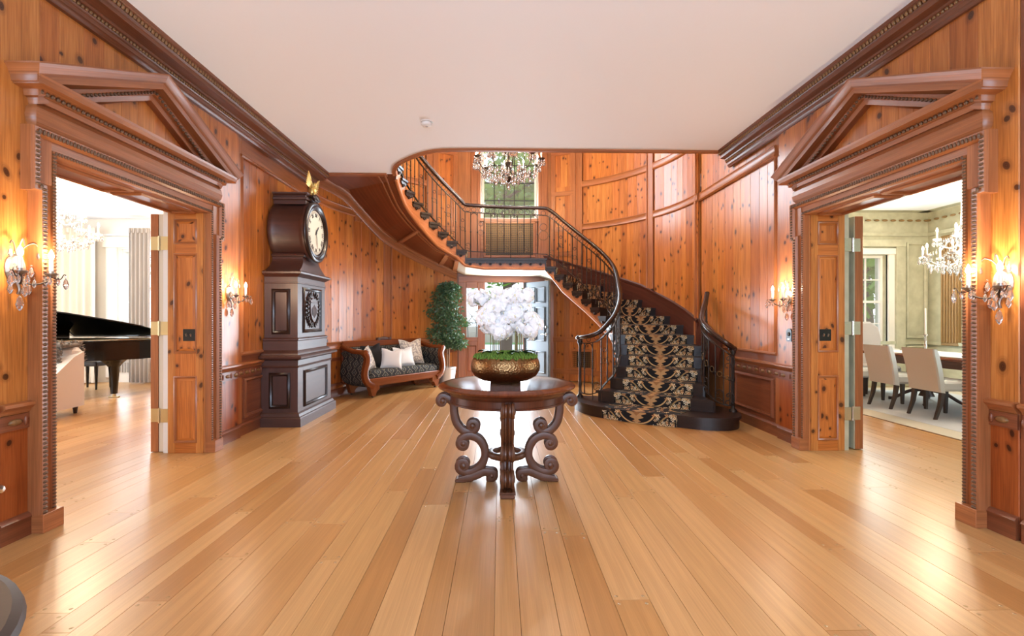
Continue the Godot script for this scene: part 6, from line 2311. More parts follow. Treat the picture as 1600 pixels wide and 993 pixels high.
func make_table_leg(o: Node) -> MeshInstance3D:
	# upper S with volutes at both ends, lower C with volutes, then the scrolled foot
	var m := MB.new()
	var W := 0.092
	var T := 0.06
	var run := func(mid: Array, s0: Array, s1: Array, w: float) -> void:
		# s0, s1: volute [centre, radius, way] at each end
		var pts := []
		if s0:
			var a0: float = (mid[0] - s0[0]).angle()
			var sp := spiral(s0[0], mid[0].distance_to(s0[0]), 0.012, a0, s0[1], 18)
			sp.reverse()
			sp.pop_back()
			pts.append_array(sp)
		pts.append_array(smooth(mid, 5))
		if s1:
			var e: Vector2 = mid[-1]
			var a1: float = (e - s1[0]).angle()
			var sp := spiral(s1[0], e.distance_to(s1[0]), 0.012, a1, s1[1], 18)
			sp.pop_front()
			pts.append_array(sp)
		var wd := []
		var tk := []
		for i in pts.size():
			var f := float(i) / (pts.size() - 1)
			var en := minf(f, 1.0 - f)
			wd.append(w * (1.0 + 0.16 * clampf(1.0 - en * 6.0, 0.0, 1.0)))
			tk.append(T * clampf(0.4 + en * 5.0, 0.4, 1.0))
		strap(m, pts, wd, tk)
	run.call([Vector2(0.49, 0.675), Vector2(0.455, 0.655), Vector2(0.425, 0.62), Vector2(0.42, 0.55), Vector2(0.40, 0.47), Vector2(0.35, 0.41), Vector2(0.295, 0.395), Vector2(0.25, 0.42)], [Vector2(0.508, 0.645), -0.9], [Vector2(0.273, 0.446), -1.1], W)
	run.call([Vector2(0.365, 0.335), Vector2(0.33, 0.36), Vector2(0.28, 0.365), Vector2(0.22, 0.335), Vector2(0.18, 0.27), Vector2(0.175, 0.2), Vector2(0.2, 0.135), Vector2(0.25, 0.092), Vector2(0.31, 0.075), Vector2(0.365, 0.09)], [Vector2(0.345, 0.305), -1.0], [Vector2(0.345, 0.13), 1.1], W * 1.05)
	run.call([Vector2(0.385, 0.03), Vector2(0.3, 0.035), Vector2(0.24, 0.055), Vector2(0.18, 0.08), Vector2(0.13, 0.075)], [], [Vector2(0.12, 0.05), 0.8], W * 1.1)
	m.box(Vector3(0.365, 0.014, 0), Vector3(0.09, 0.028, W * 1.15), 0.008)
	m.box(Vector3(0.31, 0.385, 0), Vector3(0.06, 0.04, W), 0.01)
	m.box(Vector3(0.14, 0.03, 0), Vector3(0.05, 0.06, W * 0.9), 0.012)
	# rolled ends of the volutes stand proud
	for e: Array in [[0.508, 0.645, 0.026], [0.273, 0.446, 0.026], [0.345, 0.305, 0.024], [0.345, 0.13, 0.03], [0.12, 0.05, 0.02]]:
		m.lathe([Vector2(0, -W * 0.62), Vector2(e[2] * 0.7, -W * 0.6), Vector2(e[2], -W * 0.5), Vector2(e[2], W * 0.5), Vector2(e[2] * 0.7, W * 0.6), Vector2(0, W * 0.62)], 12, Vector3(e[0], e[1], 0), Basis(Vector3.RIGHT, PI / 2))
	return put("leg", m, MAT.table_leg, o)

func make_orchids() -> void:
	var o := thing("orchid_bowl", "hammered copper bowl of white orchids and green moss on the round table", "flower arrangement")
	o.position = V(0.045, 0.786, 3.87)
	var m := MB.new()
	m.lathe([Vector2(0, 0.0), Vector2(0.12, 0.0), Vector2(0.125, 0.012), Vector2(0.19, 0.025), Vector2(0.245, 0.055), Vector2(0.272, 0.095), Vector2(0.278, 0.13), Vector2(0.268, 0.175), Vector2(0.252, 0.205), Vector2(0.245, 0.207), Vector2(0.245, 0.195), Vector2(0.255, 0.17), Vector2(0, 0.16)], 56)
	put("bowl", m, MAT.hammered_copper, o)
	m = MB.new()
	m.lathe([Vector2(0.25, 0.18), Vector2(0.24, 0.205), Vector2(0.18, 0.222), Vector2(0.1, 0.232), Vector2(0, 0.236)], 32)
	put("moss_bed", m, MAT.moss, o)
	var tuft := MB.new()
	tuft.lathe([Vector2(0.008, -0.005), Vector2(0.005, 0.012), Vector2(0, 0.022)], 4)
	var at := []
	for i in 1500:
		var r := 0.255 * sqrt(rng.randf())
		var a := rng.randf() * TAU
		var y := 0.236 - 0.5 * r * r
		at.append(Transform3D(Basis(Quaternion(Vector3.UP, Vector3(rng.randf_range(-0.8, 0.8), 1, rng.randf_range(-0.8, 0.8)).normalized())).scaled(Vector3.ONE * rng.randf_range(0.6, 1.3)), Vector3(cos(a) * r, y, sin(a) * r)))
	copies("moss_tufts", tuft.mesh(), MAT.moss, at, o)
	# strap leaves at the foot of the stems
	for e: Array in [[-0.1, 0.05, 2.6, 0.13], [-0.03, 0.1, 1.9, 0.12], [0.02, 0.08, 0.6, 0.14], [0.12, 0.03, 0.3, 0.15], [0.08, -0.06, -0.8, 0.13], [-0.12, -0.02, 3.4, 0.14], [0.03, 0.14, 1.3, 0.1], [0.15, 0.08, 0.9, 0.11]]:
		var lf := MB.new()
		var d := Vector3(cos(e[2]), 0, sin(e[2]))
		var L: float = e[3] * 0.75
		var base := Vector3(e[0], 0.225, e[1])
		var pts := []
		var xs := []
		var ys := []
		for i in 8:
			var f := i / 7.0
			pts.append(base + d * L * f + Vector3.UP * L * (0.9 * f - 0.75 * f * f))
			var w := sin(PI * clampf(f * 0.93 + 0.06, 0.0, 1.0))
			xs.append(d.cross(Vector3.UP) * w)
			ys.append(Vector3.UP)
		lf.sweep(pts, xs, ys, [Vector2(-0.03, 0.008), Vector2(0, 0.0), Vector2(0.03, 0.008), Vector2(0, -0.003)], true, true, false, 0.5, -1.0)
		put("leaf", lf, MAT.leaf_dark, o)
	# flowers
	var fm := []
	for v in 3:
		var f := MB.new()
		for k in 5:
			var a := TAU * k / 5 + PI / 2
			var big := k == 1 or k == 4
			var L := 0.047 if not big else 0.05
			var w := 0.019 if not big else 0.033
			var d := Vector3(cos(a), sin(a), 0)
			var sd := Vector3(-sin(a), cos(a), 0)
			var row := []
			for i in 5:
				var t := i / 4.0
				var ww := w * sin(PI * clampf(t * 0.86 + 0.1, 0, 1))
				var z := 0.012 * sin(t * (2.2 + 0.5 * v)) - 0.016 * t * t * (1.0 + 0.4 * v)
				row.append([d * L * t - sd * ww + Vector3(0, 0, z - 0.004), d * L * t + Vector3(0, 0, z + 0.003), d * L * t + sd * ww + Vector3(0, 0, z - 0.004)])
			for i in 4:
				for j in 2:
					f.quad(row[i][j], row[i][j + 1], row[i + 1][j + 1], row[i + 1][j])
		fm.append(f.mesh())
	var lip := MB.new()
	lip.ball(Vector3(0, -0.004, 0.012), Vector3(0.0045, 0.006, 0.006), 6, 4)
	lip.ball(Vector3(0, -0.014, 0.016), Vector3(0.0035, 0.005, 0.003), 6, 4)
	var lm := lip.mesh()
	var spots := [[-0.10, 0.02, -0.17, 0.45, -0.03], [-0.075, -0.03, -0.10, 0.52, 0.05], [-0.055, 0.03, -0.03, 0.62, -0.02], [-0.12, -0.05, -0.24, 0.64, 0.0], [0.075, 0.02, 0.07, 0.72, 0.03], [0.095, -0.03, 0.13, 0.6, 0.02], [0.11, 0.03, 0.19, 0.47, 0.05], [0.085, -0.05, 0.17, 0.72, -0.02]]
	var blobs := [[-0.15, 0.50, 0.11, 0.11], [-0.07, 0.44, 0.14, 0.09], [-0.04, 0.58, 0.14, 0.10], [-0.22, 0.66, 0.08, 0.06], [0.02, 0.68, 0.11, 0.08], [0.08, 0.54, 0.13, 0.10], [0.17, 0.45, 0.11, 0.10], [0.14, 0.68, 0.07, 0.07]]
	for i in 8:
		var s: Array = spots[i]
		var st := MB.new()
		var p0 := Vector3(s[0], 0.22, s[1])
		var p1 := Vector3(s[0] * 1.05, 0.42, s[1])
		var p2 := Vector3(s[2], s[3], s[4])
		st.tube(smooth([p0, p1, (p1 + p2) / 2 + Vector3(0, 0.06, 0), p2], 4), 0.0045, 6)
		var stem := put("stem", st, MAT.stem_green, o)
		if i % 2 == 0:
			var sk := MB.new()
			sk.tube([p0 + Vector3(0.012, -0.02, 0.004), p1 + Vector3(0.012, 0.1, 0.004)], 0.004, 5)
			put("stake", sk, MAT.stake_brown, stem)
		var b: Array = blobs[i]
		var c := Vector3(b[0], b[1], 0.0)
		var nf := 21 if b[2] > 0.08 else 10
		for k in nf:
			var d := Vector3(rng.randfn(), rng.randfn() * 0.9, rng.randfn()).normalized()
			var p := c + d * Vector3(b[2], b[3], b[2] * 0.95) * rng.randf_range(0.6, 1.15)
			var look := (d + Vector3(0, -0.15, 0.35) + Vector3(rng.randf_range(-0.4, 0.4), rng.randf_range(-0.3, 0.3), 0)).normalized()
			var x := Vector3.UP.cross(look).normalized()
			var bs := Basis(x, look.cross(x), look) * Basis(Vector3.BACK, rng.randf_range(-0.5, 0.5))
			var fl := put("flower", fm[rng.randi_range(0, 2)], MAT.petal, stem)
			fl.transform = Transform3D(bs.scaled(Vector3.ONE * rng.randf_range(1.05, 1.4)), p)
	# the yellow lips of all flowers, one joined piece
	var la := []
	for st in o.get_children():
		if st.name.begins_with("stem"):
			for fl in st.get_children():
				if fl.name.begins_with("flower"):
					la.append(fl.transform)
	copies("flower_lips", lm, MAT.petal_lip, la, o)

func make_clock() -> void:
	var o := thing("floor_clock", "tall dark mahogany floor clock with a round drum dial and a gilt eagle on top", "clock")
	o.position = V(XL - 0.02, 0, 6.43)
	o.rotation.y = PI / 2
	var bxp := func(called: String, hw: float, h0: float, h1: float, z: float, m: Material, cx := 0.0) -> void:
		var b := MB.new()
		b.box(Vector3(cx, (h0 + h1) / 2, z / 2), Vector3(hw * 2, h1 - h0, z), 0.006)
		put(called, b, m, o)
	var M: Material = MAT.mahogany
	var step := func(called: String, rows: Array, cx: float) -> void:
		# a stack of mouldings: [half width, depth, height] from below
		var b := MB.new()
		for i in rows.size() - 1:
			var a: Array = rows[i]; var c: Array = rows[i + 1]
			if c[2] - a[2] < 0.0005:
				var y: float = a[2]
				b.quad(Vector3(cx - a[0], y, a[1]), Vector3(cx + a[0], y, a[1]), Vector3(cx + c[0], y, c[1]), Vector3(cx - c[0], y, c[1]))
				for s: float in [-1.0, 1.0]:
					b.quad(Vector3(cx + s * a[0], y, 0), Vector3(cx + s * a[0], y, a[1]), Vector3(cx + s * c[0], y, c[1]), Vector3(cx + s * c[0], y, 0))
				continue
			b.quad(Vector3(cx - a[0], a[2], a[1]), Vector3(cx + a[0], a[2], a[1]), Vector3(cx + c[0], c[2], c[1]), Vector3(cx - c[0], c[2], c[1]))
			b.quad(Vector3(cx + a[0], a[2], a[1]), Vector3(cx + a[0], a[2], 0), Vector3(cx + c[0], c[2], 0), Vector3(cx + c[0], c[2], c[1]))
			b.quad(Vector3(cx - a[0], a[2], 0), Vector3(cx - a[0], a[2], a[1]), Vector3(cx - c[0], c[2], c[1]), Vector3(cx - c[0], c[2], 0))
		var t: Array = rows[-1]
		b.quad(Vector3(cx - t[0], t[2], t[1]), Vector3(cx + t[0], t[2], t[1]), Vector3(cx + t[0], t[2], 0), Vector3(cx - t[0], t[2], 0))
		put(called, b, M, o)
	step.call("plinth", [[0.62, 0.49, 0.0], [0.62, 0.49, 0.1], [0.61, 0.48, 0.115], [0.60, 0.47, 0.12], [0.585, 0.455, 0.15], [0.57, 0.44, 0.165]], 0.0)
	step.call("base", [[0.565, 0.435, 0.16], [0.565, 0.435, 0.70], [0.575, 0.445, 0.705], [0.58, 0.45, 0.72], [0.57, 0.44, 0.73], [0.57, 0.44, 0.79], [0.61, 0.48, 0.81], [0.63, 0.5, 0.815], [0.635, 0.505, 0.835], [0.62, 0.49, 0.85], [0.55, 0.42, 0.86]], 0.0)
	var c := -0.03
	step.call("trunk_base", [[0.56, 0.45, 0.85], [0.55, 0.44, 0.875], [0.51, 0.425, 0.9], [0.49, 0.415, 0.91], [0.49, 0.415, 1.02], [0.50, 0.425, 1.03], [0.50, 0.425, 1.045], [0.47, 0.41, 1.06]], c)
	step.call("trunk", [[0.455, 0.40, 1.05], [0.455, 0.40, 1.72], [0.47, 0.41, 1.725], [0.47, 0.41, 1.735], [0.455, 0.40, 1.74], [0.455, 0.40, 1.80], [0.48, 0.43, 1.82], [0.51, 0.46, 1.84], [0.515, 0.465, 1.86], [0.49, 0.44, 1.875]], c)
	# concave waist under the drum
	var wr := []
	for i in 9:
		var f := i / 8.0
		wr.append([lerpf(0.46, 0.25, 1.0 - pow(1.0 - f, 2.0)), lerpf(0.42, 0.38, f), 1.87 + 0.2 * f])
	wr.append([0.27, 0.40, 2.075])
	wr.append([0.28, 0.41, 2.09])
	wr.append([0.27, 0.40, 2.11])
	step.call("waist", wr, c)
	# panels: [centre x, centre h, width, height]
	var fr := [Vector2(-0.025, -0.01), Vector2(-0.025, 0.012), Vector2(-0.005, 0.022), Vector2(0.012, 0.016), Vector2(0.02, -0.004), Vector2(0.02, -0.01)]
	for e: Array in [[0.0, 0.43, 0.74, 0.40, 0.435], [c, 1.40, 0.56, 0.52, 0.40]]:
		mould("panel_frame", rect(Vector3(e[0] - e[2] / 2, e[1] - e[3] / 2, e[4]), Vector3(e[0] + e[2] / 2, e[1] + e[3] / 2, e[4])), Vector3(0, 0, 1), fr, MAT.mahogany_dark, o, true, true)
	for e: Array in [[-0.565, 0.43, 0.2, 0.38, 0.22], [c - 0.455, 1.38, 0.17, 0.50, 0.2]]:
		mould("panel_frame", [Vector3(e[0], e[1] - e[3] / 2, e[4] - e[2] / 2), Vector3(e[0], e[1] - e[3] / 2, e[4] + e[2] / 2), Vector3(e[0], e[1] + e[3] / 2, e[4] + e[2] / 2), Vector3(e[0], e[1] + e[3] / 2, e[4] - e[2] / 2)], Vector3(-1, 0, 0), fr, MAT.mahogany_dark, o, true, true)
	# carved shield in a wreath
	var sh := MB.new()
	var so := PackedVector2Array()
	for e: Array in [[0, -0.17], [0.07, -0.12], [0.11, -0.04], [0.12, 0.06], [0.115, 0.13], [0.08, 0.12], [0.04, 0.15], [0, 0.135], [-0.04, 0.15], [-0.08, 0.12], [-0.115, 0.13], [-0.12, 0.06], [-0.11, -0.04], [-0.07, -0.12]]:
		so.append(Vector2(e[0], e[1]))
	sh.prism(so, 0.028, Transform3D(Basis(), Vector3(c, 1.41, 0.4)), 0.008)
	for i in 7:
		sh.box(Vector3(c - 0.08 + i * 0.0267, 1.385, 0.43), Vector3(0.012, 0.17 - absf(i - 3) * 0.03, 0.008), 0.002)
	sh.box(Vector3(c, 1.50, 0.431), Vector3(0.2, 0.012, 0.01), 0.002)
	var shield := put("shield", sh, M, o)
	for s: float in [-1.0, 1.0]:
		for i in 11:
			var a := -PI / 2 + s * (0.18 + i * 0.245)
			var p := Vector3(c + cos(a) * 0.19, 1.41 + sin(a) * 0.215, 0.415)
			for q: float in [-1.0, 0.0, 1.0]:
				var lf := MB.new()
				var bs := Basis(Vector3.BACK, a + s * (PI / 2 + q * 0.7))
				lf.ball(p + bs * Vector3(0.022, 0, 0.004), Vector3(0.03, 0.012, 0.014), 6, 4, bs)
				put("wreath_leaf", lf, MAT.mahogany_dark, shield)
	# drum and dial
	var ax := Basis(Vector3.RIGHT, PI / 2)
	var dc := Vector3(c - 0.02, 2.41, 0)
	var dr := MB.new()
	dr.lathe([Vector2(0, 0.0), Vector2(0.37, 0.0), Vector2(0.385, 0.02), Vector2(0.375, 0.06), Vector2(0.365, 0.1), Vector2(0.365, 0.37), Vector2(0.375, 0.40), Vector2(0.385, 0.42), Vector2(0.385, 0.44), Vector2(0.36, 0.45)], 56, dc, ax)
	put("drum", dr, M, o)
	var bz := MB.new()
	bz.lathe([Vector2(0.385, 0.44), Vector2(0.395, 0.455), Vector2(0.39, 0.475), Vector2(0.36, 0.49), Vector2(0.335, 0.485), Vector2(0.315, 0.465), Vector2(0.30, 0.47), Vector2(0.29, 0.462), Vector2(0.285, 0.45), Vector2(0, 0.45)], 56, dc, ax)
	put("bezel", bz, MAT.mahogany_dark, o)
	var di := MB.new()
	di.lathe([Vector2(0.283, 0.451), Vector2(0.28, 0.456), Vector2(0, 0.457)], 48, dc, ax)
	var dial := put("dial", di, MAT.dial_white, o)
	var rn := ["XII", "I", "II", "III", "IIII", "V", "VI", "VII", "VIII", "IX", "X", "XI"]
	for i in 12:
		var tm := TextMesh.new()
		tm.text = rn[i]
		var ft := SystemFont.new()
		ft.font_names = PackedStringArray(["Droid Serif"])
		tm.font = ft
		tm.font_size = 24
		tm.pixel_size = 0.0022
		tm.depth = 0.003
		var a := -TAU * i / 12.0
		var nm := put("numeral", tm, MAT.ink, dial)
		nm.position = dc + Vector3(-sin(a) * 0.225, cos(a) * 0.225, 0.459)
		nm.rotation.z = a
	var tk := MB.new()
	for i in 60:
		var a := TAU * i / 60.0
		var bs := Basis(Vector3.BACK, a)
		tk.box(dc + bs * Vector3(0, 0.268, 0.458), Vector3(0.003, 0.012, 0.002), 0.0, bs)
	tk.lathe([Vector2(0.252, 0.457), Vector2(0.252, 0.459), Vector2(0.255, 0.459), Vector2(0.255, 0.457)], 48, dc, ax)
	put("minute_track", tk, MAT.ink, dial)
	for e: Array in [["hour_hand", -0.72, 0.13, 0.014], ["minute_hand", -2.95, 0.21, 0.009]]:
		var hd := MB.new()
		var bs := Basis(Vector3.BACK, e[1])
		hd.prism(PackedVector2Array([Vector2(-e[3] * 0.5, -0.04), Vector2(e[3] * 0.5, -0.04), Vector2(e[3] * 0.6, e[2] * 0.7), Vector2(0, e[2]), Vector2(-e[3] * 0.6, e[2] * 0.7)]), 0.003, Transform3D(bs, dc + Vector3(0, 0, 0.463)))
		hd.lathe([Vector2(0, 0), Vector2(0.018, 0), Vector2(0.012, 0.006), Vector2(0, 0.006)], 10, dc + Vector3(0, 0, 0.463), ax)
		put(e[0], hd, MAT.ink, dial)
	step.call("crest", [[0.2, 0.40, 2.74], [0.2, 0.40, 2.79], [0.22, 0.42, 2.80], [0.225, 0.425, 2.82], [0.2, 0.40, 2.83], [0.2, 0.40, 2.85], [0.23, 0.43, 2.87], [0.235, 0.435, 2.885]], dc.x)
	var lv := MB.new()
	for i in 9:
		var a := -1.0 + i * 0.25
		var bs := Basis(Vector3.BACK, -a)
		lv.ball(dc + Vector3(sin(a) * 0.09, 0.40 + cos(a) * 0.05, 0.46), Vector3(0.018, 0.05, 0.02), 6, 5, bs)
	put("leaf_crest", lv, MAT.mahogany_dark, o)
	# gilt eagle: body, head, tail, two spread wings of overlapping feathers
	var eg := MB.new()
	var e0 := dc + Vector3(0.03, 0.56, 0.40)
	eg.ball(e0, Vector3(0.05, 0.075, 0.05), 12, 8, Basis(Vector3.BACK, -0.35))
	eg.ball(e0 + Vector3(0.045, 0.085, 0.01), Vector3(0.03, 0.034, 0.03), 10, 6)
	eg.ball(e0 + Vector3(0.078, 0.078, 0.015), Vector3(0.02, 0.01, 0.01), 8, 5, Basis(Vector3.BACK, -0.4))
	eg.ball(e0 + Vector3(-0.05, -0.1, -0.01), Vector3(0.03, 0.07, 0.02), 8, 6, Basis(Vector3.BACK, -0.35))
	for s: float in [-1.0, 1.0]:
		eg.tube([e0 + Vector3(0, -0.05, s * 0.025), e0 + Vector3(0.01, -0.11, s * 0.03)], [0.018, 0.01], 6)
		eg.ball(e0 + Vector3(0.02, -0.115, s * 0.03), Vector3(0.025, 0.01, 0.015), 6, 4)
	put("eagle_body", eg, MAT.gilt, o)
	for s: float in [-1.0, 1.0]:
		var wg := MB.new()
		for i in 8:
			var f := i / 7.0
			var rt := e0 + Vector3(s * 0.03 + s * 0.05 * f, 0.03 + 0.075 * f, -0.01)
			var ang := s * (-1.75 + 0.75 * f) if s > 0 else (1.45 - 0.65 * f)
			var bs := Basis(Vector3.BACK, ang)
			wg.ball(rt + bs * Vector3(0, 0.075, 0.004 * i), Vector3(0.016, 0.095 - 0.02 * f, 0.008), 8, 6, bs)
		wg.tube([e0 + Vector3(s * 0.02, 0.03, 0), e0 + Vector3(s * 0.06, 0.09, 0), e0 + Vector3(s * 0.1, 0.11, 0.01)], [0.025, 0.022, 0.014], 8)
		put("eagle_wing", wg, MAT.gilt, o)

func pillow(called: String, label: String, at: Vector3, size: Vector3, rot: Vector3, m: Material, base: Transform3D, tone := 0.0) -> void:
	var o := thing(called, label, "cushion", "cushions on the sofa")
	o.transform = base * Transform3D(Basis.from_euler(rot), at)
	var mb := MB.new()
	var N := 12
	var pt := func(i: int, j: int, s: float) -> Vector3:
		var u := -1.0 + 2.0 * i / N
		var v := -1.0 + 2.0 * j / N
		var pin := 1.0 - 0.1 * (1.0 - absf(v) * absf(v)) * absf(u) * absf(u) 
		var pin2 := 1.0 - 0.1 * (1.0 - absf(u) * absf(u)) * absf(v) * absf(v)
		var t := pow(maxf(0.0, (1.0 - u * u) * (1.0 - v * v)), 0.5)
		var notch := 0.0
		if v > 0.0:
			notch = 0.2 * v * exp(-u * u * 7.0)
		return Vector3(u * size.x / 2 * pin, (v - notch) * size.y / 2 * pin2, s * (t * size.z / 2 + 0.004))
	for s: float in [1.0, -1.0]:
		for i in N:
			for j in N:
				var q := [pt.call(i, j, s), pt.call(i + 1, j, s), pt.call(i + 1, j + 1, s), pt.call(i, j + 1, s)]
				var ns := []
				for e: Array in [[i, j], [i + 1, j], [i + 1, j + 1], [i, j + 1]]:
					var a: Vector3 = pt.call(clampi(e[0] + 1, 0, N), e[1], s) - pt.call(clampi(e[0] - 1, 0, N), e[1], s)
					var b: Vector3 = pt.call(e[0], clampi(e[1] + 1, 0, N), s) - pt.call(e[0], clampi(e[1] - 1, 0, N), s)
					var nn := a.cross(b).normalized()
					ns.append(nn * signf(nn.z * s) if absf(nn.z) > 0.01 else nn)
				var uv := func(a: int, b: int) -> Vector2: return Vector2(a * size.x / N, b * size.y / N)
				mb.quadn(q[0], q[1], q[2], q[3], ns[0], ns[1], ns[2], ns[3], uv.call(i, j), uv.call(i + 1, j), uv.call(i + 1, j + 1), uv.call(i, j + 1))
	put("cover", mb, m, o)
	var pp := MB.new()
	var edge := []
	for i in N: edge.append(pt.call(i, 0, 0.0))
	for j in N: edge.append(pt.call(N, j, 0.0))
	for i in N: edge.append(pt.call(N - i, N, 0.0))
	for j in N: edge.append(pt.call(0, N - j, 0.0))
	pp.tube(edge, 0.006, 5, true)
	put("piping", pp, m, o)

func make_sofa() -> void:
	var o := thing("sofa", "antique wooden sofa with dark lattice upholstery against the curved wall", "sofa")
	o.position = V(-1.87, 0, 8.70)
	o.rotation.y = deg_to_rad(54.0)
	var T := o.transform
	var W: Material = MAT.sofa_wood
	var F: Material = MAT.sofa_fabric
	var m := MB.new()
	m.box(Vector3(0, 0.25, 0.28), Vector3(1.72, 0.13, 0.06), 0.012)
	m.box(Vector3(0, 0.25, -0.28), Vector3(1.72, 0.13, 0.06), 0.012)
	put("seat_rail", m, W, o)
	m = MB.new()
	m.box(Vector3(0, 0.36, 0.0), Vector3(1.6, 0.16, 0.60), 0.05)
	put("seat", m, F, o)
	m = MB.new()
	m.box(Vector3(0, 0.60, -0.28), Vector3(1.66, 0.42, 0.08), 0.03, Basis(Vector3.RIGHT, -0.08))
	put("backrest", m, F, o)
	m = MB.new()
	m.box(Vector3(0, 0.85, -0.31), Vector3(1.78, 0.11, 0.07), 0.015, Basis(Vector3.RIGHT, -0.08))
	put("crest_rail", m, W, o)
	m = MB.new()
	m.ball(Vector3(0, 0.92, -0.31), Vector3(0.12, 0.045, 0.03), 10, 6)
	for s: float in [-1.0, 1.0]:
		m.lathe([Vector2(0, -0.03), Vector2(0.035, -0.025), Vector2(0.035, 0.025), Vector2(0, 0.03)], 12, Vector3(s * 0.13, 0.915, -0.31), Basis(Vector3.RIGHT, PI / 2))
	put("crest_carving", m, MAT.mahogany, o)
	for s: float in [-1.0, 1.0]:
		# arm: lyre-shaped front, upholstered side, rolled top
		m = MB.new()
		var pts := [Vector2(0.74, 0.19), Vector2(0.84, 0.24), Vector2(0.90, 0.34), Vector2(0.90, 0.46), Vector2(0.865, 0.58), Vector2(0.86, 0.66), Vector2(0.90, 0.73)]
		var sp := smooth(pts, 4)
		var p3 := []
		var xs := []
		var ys := []
		for i in sp.size():
			var t: Vector2 = (sp[mini(i + 1, sp.size() - 1)] - sp[maxi(i - 1, 0)]).normalized()
			p3.append(Vector3(s * sp[i].x, sp[i].y, 0.30))
			xs.append(Vector3(0, 0, 1))
			ys.append(Vector3(s * -t.y, t.x, 0))
		m.sweep(p3, xs, ys, [Vector2(-0.035, -0.045), Vector2(0.03, -0.045), Vector2(0.04, -0.02), Vector2(0.04, 0.02), Vector2(0.03, 0.045), Vector2(-0.035, 0.045)], true, true, false, 0.75, -1.0)
		m.lathe([Vector2(0, -0.06), Vector2(0.05, -0.055), Vector2(0.055, 0.0), Vector2(0.05, 0.02), Vector2(0, 0.03)], 14, Vector3(s * 0.9, 0.735, 0.31), Basis(Vector3.RIGHT, PI / 2))
		put("arm_front", m, W, o)
		m = MB.new()
		for i in sp.size():
			p3[i].z = 0.0
		m.sweep(p3, xs, ys, [Vector2(-0.29, -0.03), Vector2(0.27, -0.03), Vector2(0.27, 0.03), Vector2(-0.29, 0.03)], true, true, false, 0.75, -1.0)
		put("arm_panel", m, F, o)
		m = MB.new()
		m.tube([Vector3(s * 0.9, 0.74, 0.3), Vector3(s * 0.9, 0.75, 0.0), Vector3(s * 0.89, 0.82, -0.3)], 0.042, 10)
		put("arm_rest", m, W, o)
		m = MB.new()
		m.box(Vector3(s * 0.86, 0.55, -0.31), Vector3(0.08, 0.68, 0.07), 0.012)
		put("back_post", m, W, o)
		for z: float in [0.27, -0.27]:
			m = MB.new()
			m.prism(PackedVector2Array([Vector2(-0.1, 0.2), Vector2(0.1, 0.2), Vector2(0.1, 0.13), Vector2(0.05, 0.1), Vector2(0.02, 0.05), Vector2(0.03, 0.03), Vector2(-0.05, 0.03), Vector2(-0.06, 0.07)]), 0.09, Transform3D(Basis(Vector3(-s, 0, 0), Vector3.UP, Vector3(0, 0, -s)), Vector3(s * 0.72, 0, z + s * 0.045)), 0.012)
			var leg := put("leg", m, W, o)
			m = MB.new()
			m.ball(Vector3(s * 0.73, 0.02, z), Vector3(0.02, 0.02, 0.02), 8, 6)
			put("caster", m, MAT.iron, leg)
	pillow("throw_pillow", "grey and cream toile cushion at the left end of the sofa", Vector3(-0.68, 0.62, 0.06), Vector3(0.38, 0.40, 0.14), Vector3(-0.32, 0.35, 0.12), MAT.toile, T)
	pillow("throw_pillow", "black velvet cushion tucked behind the white one on the sofa", Vector3(-0.44, 0.64, -0.07), Vector3(0.38, 0.42, 0.12), Vector3(-0.25, -0.1, 0.1), MAT.black_velvet, T)
	pillow("throw_pillow", "plain white cushion turned edgeways beside the black one", Vector3(-0.19, 0.59, 0.12), Vector3(0.36, 0.36, 0.15), Vector3(-0.30, -0.75, -0.06), MAT.white_linen, T)
	pillow("throw_pillow", "plain white cushion with a dented top in the middle of the sofa", Vector3(0.15, 0.60, 0.06), Vector3(0.42, 0.36, 0.16), Vector3(-0.30, -0.1, 0.0), MAT.white_linen, T)
	pillow("throw_pillow", "large grey and cream toile cushion at the right end of the sofa", Vector3(0.46, 0.67, -0.07), Vector3(0.48, 0.48, 0.16), Vector3(-0.25, -0.2, 0.02), MAT.toile, T)

